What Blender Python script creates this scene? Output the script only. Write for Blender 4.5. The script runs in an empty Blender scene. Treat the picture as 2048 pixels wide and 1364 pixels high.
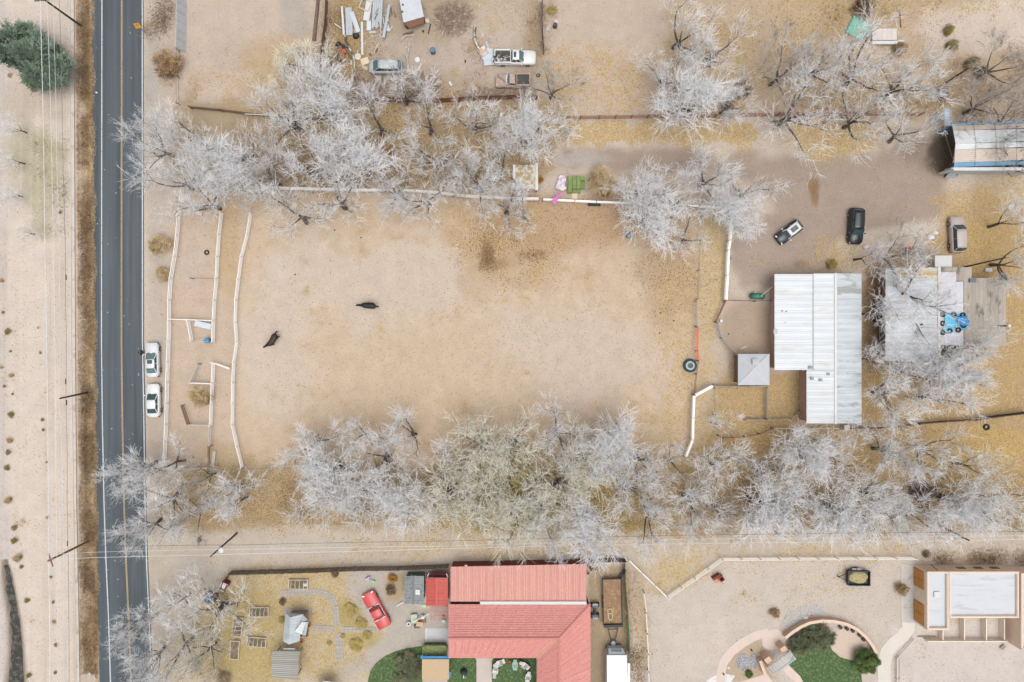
import bpy, math, random
import numpy as np
from mathutils import Vector, Matrix
R = math.radians
random.seed(7)
rng = np.random.default_rng(11)
C = bpy.context.scene.collection
scene = bpy.context.scene

# ------------------------------------------------------------ camera, sky, sun, exposure
S = 0.0696          # metres on the ground per pixel of the 2048 wide photograph
H = 95.0            # flying height
cd = bpy.data.cameras.new('camera'); cam = bpy.data.objects.new('camera', cd); C.objects.link(cam)
cam.location = (0, 0, H); cam.rotation_euler = (0, 0, 0)
cd.sensor_width = 36; cd.lens = 36 * H / (2048 * S); cd.clip_start = 1; cd.clip_end = 6000
scene.camera = cam
SUN_EL, SUN_AZ = 78, 150
world = bpy.data.worlds.new('World'); scene.world = world; world.use_nodes = True
nt = world.node_tree; nt.nodes.clear()
wo = nt.nodes.new('ShaderNodeOutputWorld'); bg = nt.nodes.new('ShaderNodeBackground')
sk = nt.nodes.new('ShaderNodeTexSky'); sk.sky_type = 'NISHITA'; sk.sun_disc = False
sk.sun_elevation = R(SUN_EL); sk.sun_rotation = R(SUN_AZ); sk.dust_density = 6; sk.air_density = 1.0
hs = nt.nodes.new('ShaderNodeHueSaturation'); hs.inputs['Saturation'].default_value = 0.26
nt.links.new(sk.outputs[0], hs.inputs['Color']); nt.links.new(hs.outputs[0], bg.inputs[0])
nt.links.new(bg.outputs[0], wo.inputs[0]); bg.inputs[1].default_value = 0.12
sd = bpy.data.lights.new('sun', 'SUN'); sd.energy = 1.25; sd.angle = R(60); sd.color = (1.0, 0.985, 0.95)
sun = bpy.data.objects.new('sun', sd); C.objects.link(sun)
sun.rotation_euler = (R(90 - SUN_EL), 0, R(180 - SUN_AZ))
scene.view_settings.view_transform = 'Standard'; scene.view_settings.look = 'None'
scene.view_settings.gamma = 1; scene.view_settings.exposure = 0.32
scene.render.resolution_x = 1024; scene.render.resolution_y = 682
KAL = 1.45          # what a level white surface renders to, so colours can be given as they look

# ------------------------------------------------------------ helpers
def P(px, py, z=0.0):
    f = (H - z) / H
    return Vector(((px - 1024) * S * f, (682 - py) * S * f, z))
def lin(c):
    c = c / 255.0
    return c / 12.92 if c <= .04045 else ((c + .055) / 1.055) ** 2.4
def D(rgb):
    return tuple(min(.84, lin(v) / KAL) for v in rgb) + (1,)

_m = {}
def M(key, rgb=None, rough=.8, var=.10, scale=2.0, metal=0.0, spots=None, spot_amt=.5, spot_scale=1.0, bump=0.0, spec=None, streak=None, ov=0.0):
    """procedural material: noise-varied colour, optional second colour in patches"""
    if key in _m: return _m[key]
    m = bpy.data.materials.new(key); m.use_nodes = True; n = m.node_tree; L = n.links
    b = n.nodes['Principled BSDF']; b.inputs['Roughness'].default_value = rough; b.inputs['Metallic'].default_value = metal
    if spec is not None: b.inputs['Specular IOR Level'].default_value = spec
    c = D(rgb)
    tc = n.nodes.new('ShaderNodeTexCoord')
    src = tc.outputs['Object']
    if streak:
        mp = n.nodes.new('ShaderNodeMapping'); mp.inputs['Scale'].default_value = streak
        L.new(src, mp.inputs[0]); src = mp.outputs[0]
    no = n.nodes.new('ShaderNodeTexNoise'); no.inputs['Scale'].default_value = scale; no.inputs['Detail'].default_value = 6
    L.new(src, no.inputs['Vector'])
    r = n.nodes.new('ShaderNodeValToRGB'); r.color_ramp.elements[0].position = .3; r.color_ramp.elements[1].position = .7
    r.color_ramp.elements[0].color = tuple(v * (1 - var) for v in c[:3]) + (1,)
    r.color_ramp.elements[1].color = tuple(min(.85, v * (1 + var)) for v in c[:3]) + (1,)
    L.new(no.outputs['Fac'], r.inputs[0]); out = r.outputs[0]
    if spots is not None:
        n2 = n.nodes.new('ShaderNodeTexNoise'); n2.inputs['Scale'].default_value = spot_scale; n2.inputs['Detail'].default_value = 8
        n2.inputs['Roughness'].default_value = .65
        L.new(src, n2.inputs['Vector'])
        r2 = n.nodes.new('ShaderNodeValToRGB'); r2.color_ramp.elements[0].position = max(0, 1 - spot_amt - .04); r2.color_ramp.elements[1].position = min(1, 1 - spot_amt + .04)
        L.new(n2.outputs['Fac'], r2.inputs[0])
        mx = n.nodes.new('ShaderNodeMix'); mx.data_type = 'RGBA'; mx.inputs[7].default_value = D(spots)
        L.new(r2.outputs[0], mx.inputs[0]); L.new(out, mx.inputs[6]); out = mx.outputs[2]
    if ov:
        oi = n.nodes.new('ShaderNodeObjectInfo'); ml = n.nodes.new('ShaderNodeMath'); ml.operation = 'MULTIPLY_ADD'
        ml.inputs[1].default_value = ov * 2; ml.inputs[2].default_value = 1 - ov; L.new(oi.outputs['Random'], ml.inputs[0])
        mx = n.nodes.new('ShaderNodeMix'); mx.data_type = 'RGBA'; mx.blend_type = 'MULTIPLY'; mx.inputs[0].default_value = 1
        L.new(out, mx.inputs[6]); L.new(ml.outputs[0], mx.inputs[7]); out = mx.outputs[2]
    L.new(out, b.inputs['Base Color'])
    if bump:
        bp = n.nodes.new('ShaderNodeBump'); bp.inputs['Strength'].default_value = bump; bp.inputs['Distance'].default_value = .05
        L.new(no.outputs['Fac'], bp.inputs['Height']); L.new(bp.outputs[0], b.inputs['Normal'])
    _m[key] = m
    return m

def tag(o, label=None, cat=None, group=None, kind=None):
    if label: o['label'] = label
    if cat: o['category'] = cat
    if group: o['group'] = group
    if kind: o['kind'] = kind
    return o
def thing(name, loc, label, cat, group=None, rz=0.0):
    o = bpy.data.objects.new(name, None); C.objects.link(o); o.empty_display_size = .3
    o.location = loc; o.rotation_euler = (0, 0, rz)
    return tag(o, label, cat, group)
def link(name, me, parent=None, loc=(0, 0, 0), rot=(0, 0, 0), scale=(1, 1, 1)):
    o = bpy.data.objects.new(name, me); C.objects.link(o)
    if parent: o.parent = parent
    o.location = loc; o.rotation_euler = rot; o.scale = scale
    return o
def copy_tree(src, parent=None):
    c = src.copy(); C.objects.link(c); c.parent = parent
    for ch in list(src.children): copy_tree(ch, c)
    return c

class MB:
    """collects shapes, builds ONE mesh object"""
    def __init__(s): s.v = []; s.f = []
    def add(s, vs, fs):
        k = len(s.v); s.v += [tuple(p) for p in vs]; s.f += [tuple(i + k for i in f) for f in fs]; return s
    def box(s, c, d, rz=0.0, rx=0.0, ry=0.0):
        m = Matrix.Rotation(rz, 3, 'Z') @ Matrix.Rotation(ry, 3, 'Y') @ Matrix.Rotation(rx, 3, 'X'); c = Vector(c)
        vs = [c + m @ Vector((x * d[0] / 2, y * d[1] / 2, z * d[2] / 2)) for z in (-1, 1) for x, y in ((-1, -1), (1, -1), (1, 1), (-1, 1))]
        return s.add(vs, [(3, 2, 1, 0), (4, 5, 6, 7), (0, 1, 5, 4), (1, 2, 6, 5), (2, 3, 7, 6), (3, 0, 4, 7)])
    def prism(s, poly, z0, z1, tops=None):
        n = len(poly); a = sum(poly[i][0] * poly[(i + 1) % n][1] - poly[(i + 1) % n][0] * poly[i][1] for i in range(n))
        if a < 0: poly = poly[::-1]
        vs = [(p[0], p[1], z0) for p in poly] + [(p[0], p[1], z1) for p in poly]
        return s.add(vs, [tuple(range(n))[::-1], tuple(range(n, 2 * n))] + [(i, (i + 1) % n, n + (i + 1) % n, n + i) for i in range(n)])
    def hull(s, lo, hi):
        """frustum between two equal-length loops of 3d points (ccw seen from above)"""
        n = len(lo)
        return s.add(list(lo) + list(hi), [tuple(range(n))[::-1], tuple(range(n, 2 * n))] + [(i, (i + 1) % n, n + (i + 1) % n, n + i) for i in range(n)])
    def slab(s, quad, t):
        """thick sheet: quad of 3d points, thickness t downwards"""
        q = [Vector(p) for p in quad]; n = (q[1] - q[0]).cross(q[2] - q[0]).normalized()
        if n.z < 0: q = q[::-1]; n = -n
        return s.hull([p - n * t for p in q], q)
    def cyl(s, p0, p1, r0, r1=None, n=8, caps=True):
        r1 = r0 if r1 is None else r1; p0 = Vector(p0); p1 = Vector(p1); d = (p1 - p0).normalized()
        u = d.orthogonal().normalized(); w = d.cross(u); vs = []
        for p, r in ((p0, r0), (p1, r1)):
            for i in range(n):
                a = 2 * math.pi * i / n; vs.append(p + (u * math.cos(a) + w * math.sin(a)) * r)
        fs = [(i, (i + 1) % n, n + (i + 1) % n, n + i) for i in range(n)]
        if caps: fs += [tuple(range(n))[::-1], tuple(range(n, 2 * n))]
        return s.add(vs, fs)
    def tube(s, pts, r, n=6):
        for a, b in zip(pts[:-1], pts[1:]): s.cyl(a, b, r, r, n)
        return s
    def ring(s, c, Rr, r, n=16, m=6, sq=1.0):
        vs = []; fs = []
        for i in range(n):
            a = 2 * math.pi * i / n
            for j in range(m):
                b = 2 * math.pi * j / m
                vs.append((c[0] + (Rr + r * math.cos(b)) * math.cos(a), c[1] + (Rr + r * math.cos(b)) * math.sin(a), c[2] + sq * r * math.sin(b)))
                fs.append((i * m + j, ((i + 1) % n) * m + j, ((i + 1) % n) * m + (j + 1) % m, i * m + (j + 1) % m))
        return s.add(vs, fs)
    def dome(s, c, rx, ry, rz, n=12, m=4, jit=0.0):
        vs = []; fs = []
        for j in range(m):
            t = j / m * math.pi / 2
            for i in range(n):
                a = 2 * math.pi * i / n; q = 1 + random.uniform(-jit, jit)
                vs.append((c[0] + rx * math.cos(t) * math.cos(a) * q, c[1] + ry * math.cos(t) * math.sin(a) * q, c[2] + rz * math.sin(t) * q))
        vs.append((c[0], c[1], c[2] + rz)); fs.append(tuple(range(n))[::-1])
        for j in range(m - 1):
            for i in range(n): fs.append((j * n + i, j * n + (i + 1) % n, (j + 1) * n + (i + 1) % n, (j + 1) * n + i))
        for i in range(n): fs.append(((m - 1) * n + i, (m - 1) * n + (i + 1) % n, m * n))
        return s.add(vs, fs)
    def mesh(s, name, mat, smooth=False):
        me = bpy.data.meshes.new(name); me.from_pydata(s.v, [], s.f); me.materials.append(mat)
        if smooth:
            me.polygons.foreach_set('use_smooth', [True] * len(me.polygons))
        me.validate(); me.update(); return me
    def build(s, name, mat, parent=None, loc=(0, 0, 0), rz=0.0, smooth=False, org=None):
        if org is not None: s.v = [(p[0] - org[0], p[1] - org[1], p[2] - org[2]) for p in s.v]
        return link(name, s.mesh(name, mat, smooth), parent, loc, (0, 0, rz))

_unit = {}
def unit(mat, shape='box'):
    k = (mat.name, shape)
    if k not in _unit:
        b = MB()
        if shape == 'box': b.box((0, 0, 0), (1, 1, 1))
        else: b.cyl((0, 0, -.5), (0, 0, .5), .5, .5, 8)
        _unit[k] = b.mesh(shape + '_' + mat.name, mat)
    return _unit[k]
def bar(name, a, b, w, t, mat, parent, org, roll=0):
    """a straight piece from a to b sharing one unit mesh: w wide across, t thick"""
    a = Vector(a); b = Vector(b); d = b - a; L = d.length
    o = link(name, unit(mat), parent)
    q = d.to_track_quat('X', 'Z'); o.rotation_euler = q.to_euler()
    o.location = (a + b) / 2 - Vector(org); o.scale = (L, w, t)
    return o
# ------------------------------------------------------------ ground
def axis(half, step, far):
    a = list(np.arange(0, half + step / 2, step)); g = step
    while a[-1] < far: g *= 1.5; a.append(a[-1] + g)
    a = np.array(a); return np.concatenate([-a[:0:-1], a])
def vnoise(x, y, cell, seed):
    r = np.random.default_rng(seed).random((256, 256))
    u = x / cell + 1000; v = y / cell + 1000; i = np.floor(u).astype(int); j = np.floor(v).astype(int)
    fu = u - i; fv = v - j; fu = fu * fu * (3 - 2 * fu); fv = fv * fv * (3 - 2 * fv)
    i &= 255; j &= 255; i1 = (i + 1) & 255; j1 = (j + 1) & 255
    return (r[i, j] * (1 - fu) + r[i1, j] * fu) * (1 - fv) + (r[i, j1] * (1 - fu) + r[i1, j1] * fu) * fv
def fbm(x, y, cell, seed, oct=4):
    t = 0; a = 1; s = 0
    for k in range(oct): t = t + a * vnoise(x, y, cell / 2 ** k, seed + k); s += a; a *= .55
    return t / s
def inside(poly, U, V):
    r = np.zeros(U.shape, bool); n = len(poly)
    for i in range(n):
        x0, y0 = poly[i]; x1, y1 = poly[(i + 1) % n]
        if y0 == y1: continue
        c = ((V >= y0) != (V >= y1)) & (U < (x1 - x0) * (V - y0) / (y1 - y0) + x0)
        r ^= c
    return r.astype(float)
def blur(a, k):
    for _ in range(2):
        for ax in (0, 1):
            c = np.cumsum(np.pad(a, [(k + 1, k) if q == ax else (0, 0) for q in (0, 1)], mode='edge'), axis=ax)
            n = a.shape[ax]; w = 2 * k + 1
            a = (np.take(c, range(w, w + n), axis=ax) - np.take(c, range(0, n), axis=ax)) / w
    return a
gx = axis(78, .34, 3000); gy = axis(54, .34, 3000)
GX, GY = np.meshgrid(gx, gy, indexing='ij')
U = GX / S + 1024; V = 682 - GY / S                       # photograph-like map coordinates, used as a site plan
FN = fbm(GX, GY, 3.6, 5, 5); FN2 = fbm(GX, GY, 9.0, 25, 4); FH = fbm(GX, GY, 1.1, 45, 2)
WU = (fbm(GX, GY, 7.0, 61, 5) - .5) * 2; WV = (fbm(GX, GY, 7.0, 81, 5) - .5) * 2
def zone(poly, soft=4, edge=.9, warp=None):
    w = (soft - 2) * 9 if warp is None else warp; w = max(0, min(w, 46))
    m = blur(inside(poly, U + WU * w, V + WV * w), soft) + (FN - .5) * edge * .9 + (FH - .5) * edge * .55
    q = np.clip((m - .5) / (.3 + .35 * min(1, edge)) + .5, 0, 1); return q * q * (3 - 2 * q)
def blob(cx, cy, rx, ry, soft=.45):
    w = min(rx, ry) * .55
    d = np.sqrt(((U + WU * w - cx) / rx) ** 2 + ((V + WV * w - cy) / ry) ** 2) + (FN - .5) * .9 + (FH - .5) * .55
    q = np.clip((1 - d) / (soft * 1.8) + .5, 0, 1); return q * q * (3 - 2 * q)
soil = np.zeros(GX.shape + (3,)); soil[:] = D((212, 197, 182))[:3]
def paint(mask, rgb, k=1.0):
    global soil
    m = (mask * k)[..., None]; soil = soil * (1 - m) + np.array(D(rgb)[:3]) * m
paint(np.clip((FN2 - .45) * 3, 0, 1), (203, 186, 170), .7)
# west sand flat and tracks
paint(zone([(-400, -500), (146, -500), (146, 1900), (-400, 1900)], 1, .0), (226, 212, 199))
paint(zone([(-60, 0), (14, 0), (24, 140), (12, 300), (8, 700), (10, 1000), (20, 1100), (45, 1364), (-60, 1364)], 3, .2), (214, 205, 202), .8)
paint(blob(75, 330, 60, 70), (190, 182, 152), .75); paint(blob(75, 200, 60, 40), (196, 180, 160), .6); paint(blob(90, 400, 26, 60), (196, 188, 158), .7)
paint(zone([(116, 0), (145, 0), (150, 800), (130, 800)], 5, .6), (205, 192, 178), .7)
paint(zone([(135, 90), (148, 90), (148, 190), (120, 185)], 4, .4), (150, 132, 118), .8)  # shadowed brown ground beside the evergreen, its shade painted into the soil colour
stk = fbm(GX * 5, GY / 5, 5.0, 91, 4); paint(np.clip((stk - .5) * 5, 0, 1) * (U < 141), (206, 190, 176), .3); stk2 = fbm(GX * 9, GY / 9, 5.0, 95, 3); paint(np.clip((stk2 - .53) * 6, 0, 1) * (U < 141), (238, 226, 214), .25)
for tx in (6, 13, 93, 103, 126): paint(np.clip(1 - np.abs(U - tx - 5 * np.sin(V / 190.0 + tx)) / 2.6, 0, 1), (206, 190, 178), .5)
# verge of the road
paint(zone([(286, -200), (335, -200), (338, 1364), (306, 1364)], 3, .4), (203, 190, 177))
paint(zone([(286, 40), (312, 40), (316, 300), (290, 300)], 3, .4), (190, 184, 178), .8)
paint(zone([(292, 700), (326, 700), (322, 920), (292, 920)], 3, .4), (205, 188, 170), .8)
# north field, yard
paint(zone([(372, -300), (655, -300), (640, 150), (600, 190), (372, 200)], 3, .4), (210, 191, 175))
paint(blob(590, 40, 26, 60), (186, 180, 172), .7); paint(blob(470, 110, 40, 30), (196, 182, 170), .6)
paint(blob(570, 110, 80, 36), (204, 178, 146), .7); paint(blob(600, 160, 110, 40), (190, 166, 126), .7)
paint(zone([(655, -200), (1085, -200), (1085, 190), (640, 200)], 4, .5), (188, 171, 150))
paint(blob(840, 110, 90, 40), (198, 182, 168), .8); paint(blob(960, 110, 60, 60), (203, 187, 175), .8); paint(blob(990, 30, 60, 60), (207, 190, 174), .7)
paint(blob(700, 60, 40, 70), (170, 143, 98), .7)
paint(zone([(1090, -300), (1330, -300), (1330, 215), (1090, 215)], 4, .4), (208, 189, 172))
paint(zone([(1330, -300), (2400, -300), (2400, 240), (1330, 240)], 4, .6), (201, 180, 155))
paint(zone([(1800, 20), (2300, -60), (2300, 80), (1900, 110), (1830, 90)], 6, .6), (220, 204, 190))
paint(zone([(340, 200), (1100, 195), (1100, 300), (1100, 370), (340, 370)], 5, .6), (186, 166, 140))
paint(blob(880, 240, 70, 34), (176, 158, 140), .8); paint(blob(640, 300, 90, 60), (170, 150, 122), .7)
# gravel yard road
drive = zone([(1090, 285), (1300, 292), (1560, 310), (1760, 300), (1890, 240), (1905, 360), (1905, 430), (1700, 470), (1640, 500), (1700, 540), (1480, 590), (1470, 470), (1560, 420), (1500, 350), (1200, 345), (1100, 330)], 4, .5)
paint(drive, (177, 160, 146)); paint(blob(1150, 318, 60, 12), (193, 184, 178), .7)
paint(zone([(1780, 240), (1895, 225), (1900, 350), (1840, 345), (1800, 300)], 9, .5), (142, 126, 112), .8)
paint(zone([(1860, 250), (1920, 250), (1920, 350), (1862, 350)], 4, .5), (96, 82, 70), .8)  # dark shade along the blue edged barn's west end, painted into the soil
paint(blob(1626, 372, 11, 15), (150, 121, 88), .9); paint(blob(1628, 398, 8, 18), (152, 122, 88), .85)
paint(blob(1602, 528, 16, 10), (158, 130, 108), .7)
paint(zone([(1470, 480), (1600, 480), (1560, 545), (1545, 620), (1465, 600)], 6, .6), (180, 163, 150))
# arena
arena = [(500, 400), (640, 385), (1100, 405), (1405, 415), (1395, 600), (1392, 800), (1380, 930), (900, 940), (484, 938), (466, 850), (470, 640), (480, 500)]
paint(zone(arena, 2, .2), (215, 193, 169))
paint(blob(760, 560, 240, 90), (217, 201, 186), .8); paint(blob(560, 700, 80, 140), (219, 204, 190), .7); paint(blob(1150, 700, 160, 110), (217, 199, 184), .8)
paint(zone([(500, 380), (1410, 400), (1400, 520), (1200, 480), (1060, 520), (930, 460), (700, 470), (500, 480)], 22, .8, 46), (196, 164, 130), .75)
paint(blob(985, 500, 50, 50), (192, 163, 126), .6); paint(blob(1050, 540, 60, 36), (196, 168, 132), .5); paint(blob(960, 560, 36, 44), (198, 172, 138), .45); paint(blob(1090, 490, 50, 30), (192, 162, 126), .5); paint(blob(1345, 540, 60, 110), (184, 155, 118), .55); paint(blob(1120, 440, 150, 50), (190, 156, 120), .6)
paint(zone([(1330, 560), (1410, 560), (1400, 900), (1310, 930), (1310, 700)], 20, .8, 40), (210, 188, 156), .7)
paint(zone([(560, 830), (1000, 850), (1390, 850), (1380, 950), (480, 950)], 22, .8, 40), (201, 172, 142), .6)
paint(zone([(330, 400), (485, 400), (470, 640), (480, 936), (330, 930)], 3, .3), (211, 190, 170), .9)
paint(blob(460, 500, 26, 90), (203, 178, 144), .7); paint(blob(380, 520, 30, 40), (206, 190, 176), .6); paint(blob(450, 910, 50, 30), (202, 176, 136), .6)
paint(blob(975, 508, 9, 20), (104, 80, 56), .4); paint(blob(985, 530, 26, 14), (140, 108, 72), .5); paint(blob(1068, 508, 24, 10), (140, 108, 76), .5)
# east pens and lanes
paint(zone([(1405, 420), (1460, 420), (1455, 610), (1430, 650), (1430, 760), (1400, 780), (1396, 600)], 3, .4), (208, 188, 158))
paint(zone([(1456, 605), (1545, 605), (1545, 770), (1476, 770), (1440, 650)], 3, .4), (190, 170, 150))
paint(zone([(1425, 760), (1610, 740), (1615, 845), (1440, 875)], 3, .5), (190, 166, 132))
paint(zone([(1395, 780), (1425, 780), (1440, 880), (1390, 900)], 3, .4), (210, 186, 152), .7)
paint(zone([(1390, 870), (1900, 850), (2300, 830), (2300, 1060), (1900, 1000), (1390, 1010)], 6, .6), (184, 158, 120))
paint(blob(1990, 900, 90, 50), (208, 176, 120), .8); paint(blob(1620, 960, 120, 40), (168, 142, 92), .7)
paint(zone([(1720, 520), (2300, 340), (2300, 860), (1740, 860)], 5, .6), (190, 164, 130)); paint(blob(1960, 440, 60, 70), (196, 168, 124), .7)
paint(zone([(1725, 540), (1775, 540), (1775, 720), (1725, 720)], 3, .5), (120, 92, 56), .6)
# south belt of trees
paint(zone([(330, 935), (900, 930), (1400, 900), (2300, 960), (2300, 1070), (330, 1070)], 8, .6), (180, 158, 126))
paint(zone([(880, 900), (1260, 900), (1260, 1090), (880, 1080)], 10, .8), (158, 140, 90), .7)
# lane
paint(zone([(290, 1060), (900, 1062), (1500, 1082), (2300, 1070), (2300, 1112), (1400, 1120), (900, 1126), (470, 1140), (430, 1180), (380, 1250), (300, 1364), (296, 1200)], 4, .4), (206, 192, 176))
paint(zone([(440, 1090), (900, 1080), (900, 1100), (460, 1125)], 4, .2), (206, 197, 186), .8); paint(blob(400, 1140, 60, 30), (205, 196, 186), .8)
# garden plot
paint(zone([(455, 1140), (700, 1136), (740, 1220), (760, 1364), (300, 1364), (380, 1250), (430, 1190)], 3, .4), (204, 188, 158))
paint(zone([(430, 1200), (560, 1190), (560, 1364), (400, 1364)], 6, .6), (184, 170, 124), .8); paint(blob(700, 1220, 24, 22), (170, 158, 100), .8); paint(blob(725, 1275, 40, 20), (190, 172, 118), .8)
paint(zone([(690, 1140), (810, 1140), (830, 1220), (900, 1220), (900, 1300), (800, 1310), (700, 1364), (640, 1364), (700, 1320), (790, 1262), (740, 1240), (690, 1190)], 3, .3), (198, 188, 177))
paint(zone([(765, 1145), (810, 1145), (810, 1215), (775, 1215)], 3, .5), (193, 170, 134), .8)
paint(zone([(1180, 1130), (1262, 1130), (1266, 1400), (1178, 1400)], 2, .3), (184, 164, 138))
# south east yard
paint(zone([(1262, 1190), (1340, 1200), (1450, 1124), (1835, 1122), (1835, 1260), (1760, 1400), (1262, 1420)], 3, .3), (214, 202, 190))
paint(zone([(1262, 1120), (1450, 1114), (1345, 1195), (1330, 1198)], 6, .9), (204, 188, 146), .6); paint(blob(1280, 1260, 16, 110), (203, 180, 150), .7)
paint(zone([(1780, 1250), (2300, 1230), (2300, 1500), (1790, 1500)], 2, .3), (221, 210, 202)); paint(blob(1400, 1300, 60, 60), (222, 208, 196), .6)
paint(zone([(1860, 1112), (2300, 1104), (2300, 1132), (1860, 1128)], 3, .6), (158, 134, 116), .8)
paint(zone([(1435, 1364), (1450, 1310), (1500, 1270), (1540, 1290), (1560, 1364)], 2, .3), (196, 172, 146), .8)
paint(blob(1700, 1286, 40, 32), (214, 194, 176), .8)
# leaf litter density
lit = np.full(GX.shape, .014)
def litter(mask, k):
    global lit
    lit = np.maximum(lit, mask * k)
litter(zone([(1130, 110), (1270, 90), (1300, 220), (1120, 222), (1085, 200)], 8, 1.2), .55); litter(zone([(1090, 190), (1330, 200), (1330, 226), (1090, 226)], 4, .9), .6)
litter(zone([(1095, 246), (1500, 240), (1505, 288), (1420, 280), (1300, 286), (1200, 292), (1095, 276)], 3, .9), 1.5)
litter(zone([(1330, 60), (1560, 60), (1560, 226), (1330, 226)], 10, 1.2), .4); litter(zone([(1590, 236), (1740, 236), (1760, 290), (1640, 305), (1600, 320), (1580, 290)], 4, .9), 1.5)
litter(zone([(1540, -50), (2060, -50), (2060, 20), (1800, 30), (1640, 110), (1600, 230), (1540, 230)], 8, 1.3), .45); litter(zone([(1640, 160), (1900, 130), (1960, 190), (1890, 225), (1640, 225)], 7, 1.2), .55)
litter(zone([(1860, 360), (2060, 345), (2060, 800), (1930, 560), (1940, 520), (1890, 490), (1870, 400)], 5, 1.0), .65); litter(zone([(1560, 470), (1650, 460), (1720, 490), (1740, 545), (1650, 545), (1620, 500)], 4, 1.1), .55)
litter(zone([(1725, 720), (2060, 700), (2060, 850), (1725, 850)], 5, .9), .6); litter(zone([(1425, 770), (1610, 742), (1612, 842), (1440, 875)], 3, .8), .55)
litter(zone([(1408, 430), (1456, 430), (1452, 600), (1400, 760), (1398, 600)], 3, .7), .42); litter(zone([(1310, 520), (1400, 520), (1395, 900), (1310, 920)], 8, 1.1), .4)
litter(zone([(1390, 860), (2060, 850), (2060, 1020), (1390, 1010)], 5, .8), .6); litter(zone([(1300, 900), (1430, 800), (1440, 1000), (1300, 1000)], 5, .8), .4)
litter(zone([(600, 160), (1100, 205), (1100, 370), (560, 370)], 8, 1.3), .45); litter(blob(900, 220, 60, 14), .5); litter(blob(1070, 215, 24, 20), .6)
litter(zone([(660, 0), (760, 0), (740, 130), (650, 200)], 6, 1.2), .4); litter(zone([(900, 0), (1085, 0), (1060, 90), (900, 60)], 8, 1.3), .22)
litter(zone([(400, 90), (640, 90), (640, 200), (400, 200)], 10, 1.3), .28)
litter(zone([(940, 400), (1100, 400), (1110, 540), (1000, 620), (930, 600)], 18, 1.4, 46), .36); litter(zone([(560, 560), (1300, 540), (1300, 860), (560, 860)], 9, 1.6), .05)
litter(zone([(440, 380), (500, 380), (470, 560), (440, 640)], 6, 1.0), .3)
litter(zone([(700, 1085), (1300, 1085), (2060, 1098), (2060, 1112), (1300, 1122), (700, 1116)], 4, 1.3), .4); litter(zone([(900, 1090), (1260, 1096), (1260, 1124), (900, 1124)], 4, .9), .55)
litter(zone([(1262, 1120), (1450, 1114), (1345, 1195), (1330, 1198)], 4, 1.2), .5); litter(blob(1690, 1165, 60, 26), .3); litter(zone([(1560, 1120), (1830, 1120), (1800, 1150), (1560, 1180)], 6, 1.4), .22)
litter(zone([(300, 930), (900, 935), (900, 1050), (300, 1060)], 8, 1.2), .3); litter(zone([(880, 930), (1400, 930), (1400, 1090), (880, 1090)], 8, 1.0), .5)
litter(zone([(455, 1145), (690, 1140), (740, 1240), (700, 1364), (400, 1364), (430, 1200)], 5, 1.0), .5); litter(zone([(1185, 1135), (1262, 1130), (1262, 1300), (1185, 1240)], 4, 1), .35)
litter(zone([(1266, 1190), (1300, 1190), (1305, 1364), (1266, 1364)], 4, .9), .3); litter(blob(1930, 1115, 90, 8), .4)
# dark specks: droppings, twigs, churned soil
drk = np.full(GX.shape, .004)
for mk, k in ((blob(1010, 505, 100, 70) * np.clip((FN - .35) * 4, 0, 1), .36), (blob(1070, 510, 30, 20), .4), (blob(1340, 520, 70, 100), .22), (blob(1110, 440, 200, 60), .1), (blob(975, 505, 18, 34), 1.2), (zone([(640, 190), (1090, 200), (1090, 380), (480, 380)], 6, 1), .22),
              (zone([(655, 0), (780, 0), (760, 200), (640, 200)], 5, 1), .25), (zone([(300, 940), (2060, 930), (2060, 1060), (300, 1060)], 6, 1), .2), (zone([(1400, 860), (2060, 850), (2060, 1000), (1400, 1000)], 5, 1), .12),
              (zone([(1330, 0), (1900, 0), (1900, 230), (1330, 230)], 6, 1), .1), (zone([(1725, 540), (1780, 540), (1780, 740), (1725, 740)], 3, 1), .35), (zone([(0, 0), (142, 0), (146, 1364), (0, 1364)], 2, .2), .008)):
    drk = np.maximum(drk, mk * k)
# relief: roadside ditch, creek, gentle bumps away from built things
Z = (FN - .5) * .05
dit = np.clip(1 - np.abs(U - (168 + (V / 1364) * 6)) / 13, 0, 1); dit = dit * dit * (3 - 2 * dit)
Z -= .55 * dit
cu = np.interp(V, [1120, 1180, 1240, 1300, 1364, 1500], [8, 17, 27, 31, 30, 26]); cw = np.interp(V, [1120, 1150, 1240, 1300, 1364], [0, 10, 14, 17, 26])
crk = np.clip(1 - np.abs(U - cu) / (cw + 8 + 1e-6), 0, 1) * (V > 1118); Z -= .45 * crk
road_l = np.interp(V, [0, 684, 850, 1000, 1100, 1200, 1364], [183, 186, 190, 190, 192, 195, 199]); road_r = np.interp(V, [0, 684, 850, 1000, 1120, 1230, 1364], [287, 288, 291, 293, 296, 301, 307])
Z = np.where((U > road_l - 4) & (U < road_r + 4), -.03, Z)
paint(np.clip((crk - .2) * 3, 0, 1), (128, 112, 94), .9)
far = (np.abs(GX) > 79) | (np.abs(GY) > 55); Z = np.where(far, np.minimum(Z, 0), Z)
me = bpy.data.meshes.new('ground')
nx, ny = GX.shape; idx = np.arange(nx * ny).reshape(nx, ny)
quads = np.stack([idx[:-1, :-1], idx[1:, :-1], idx[1:, 1:], idx[:-1, 1:]], -1).reshape(-1, 4)
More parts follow.
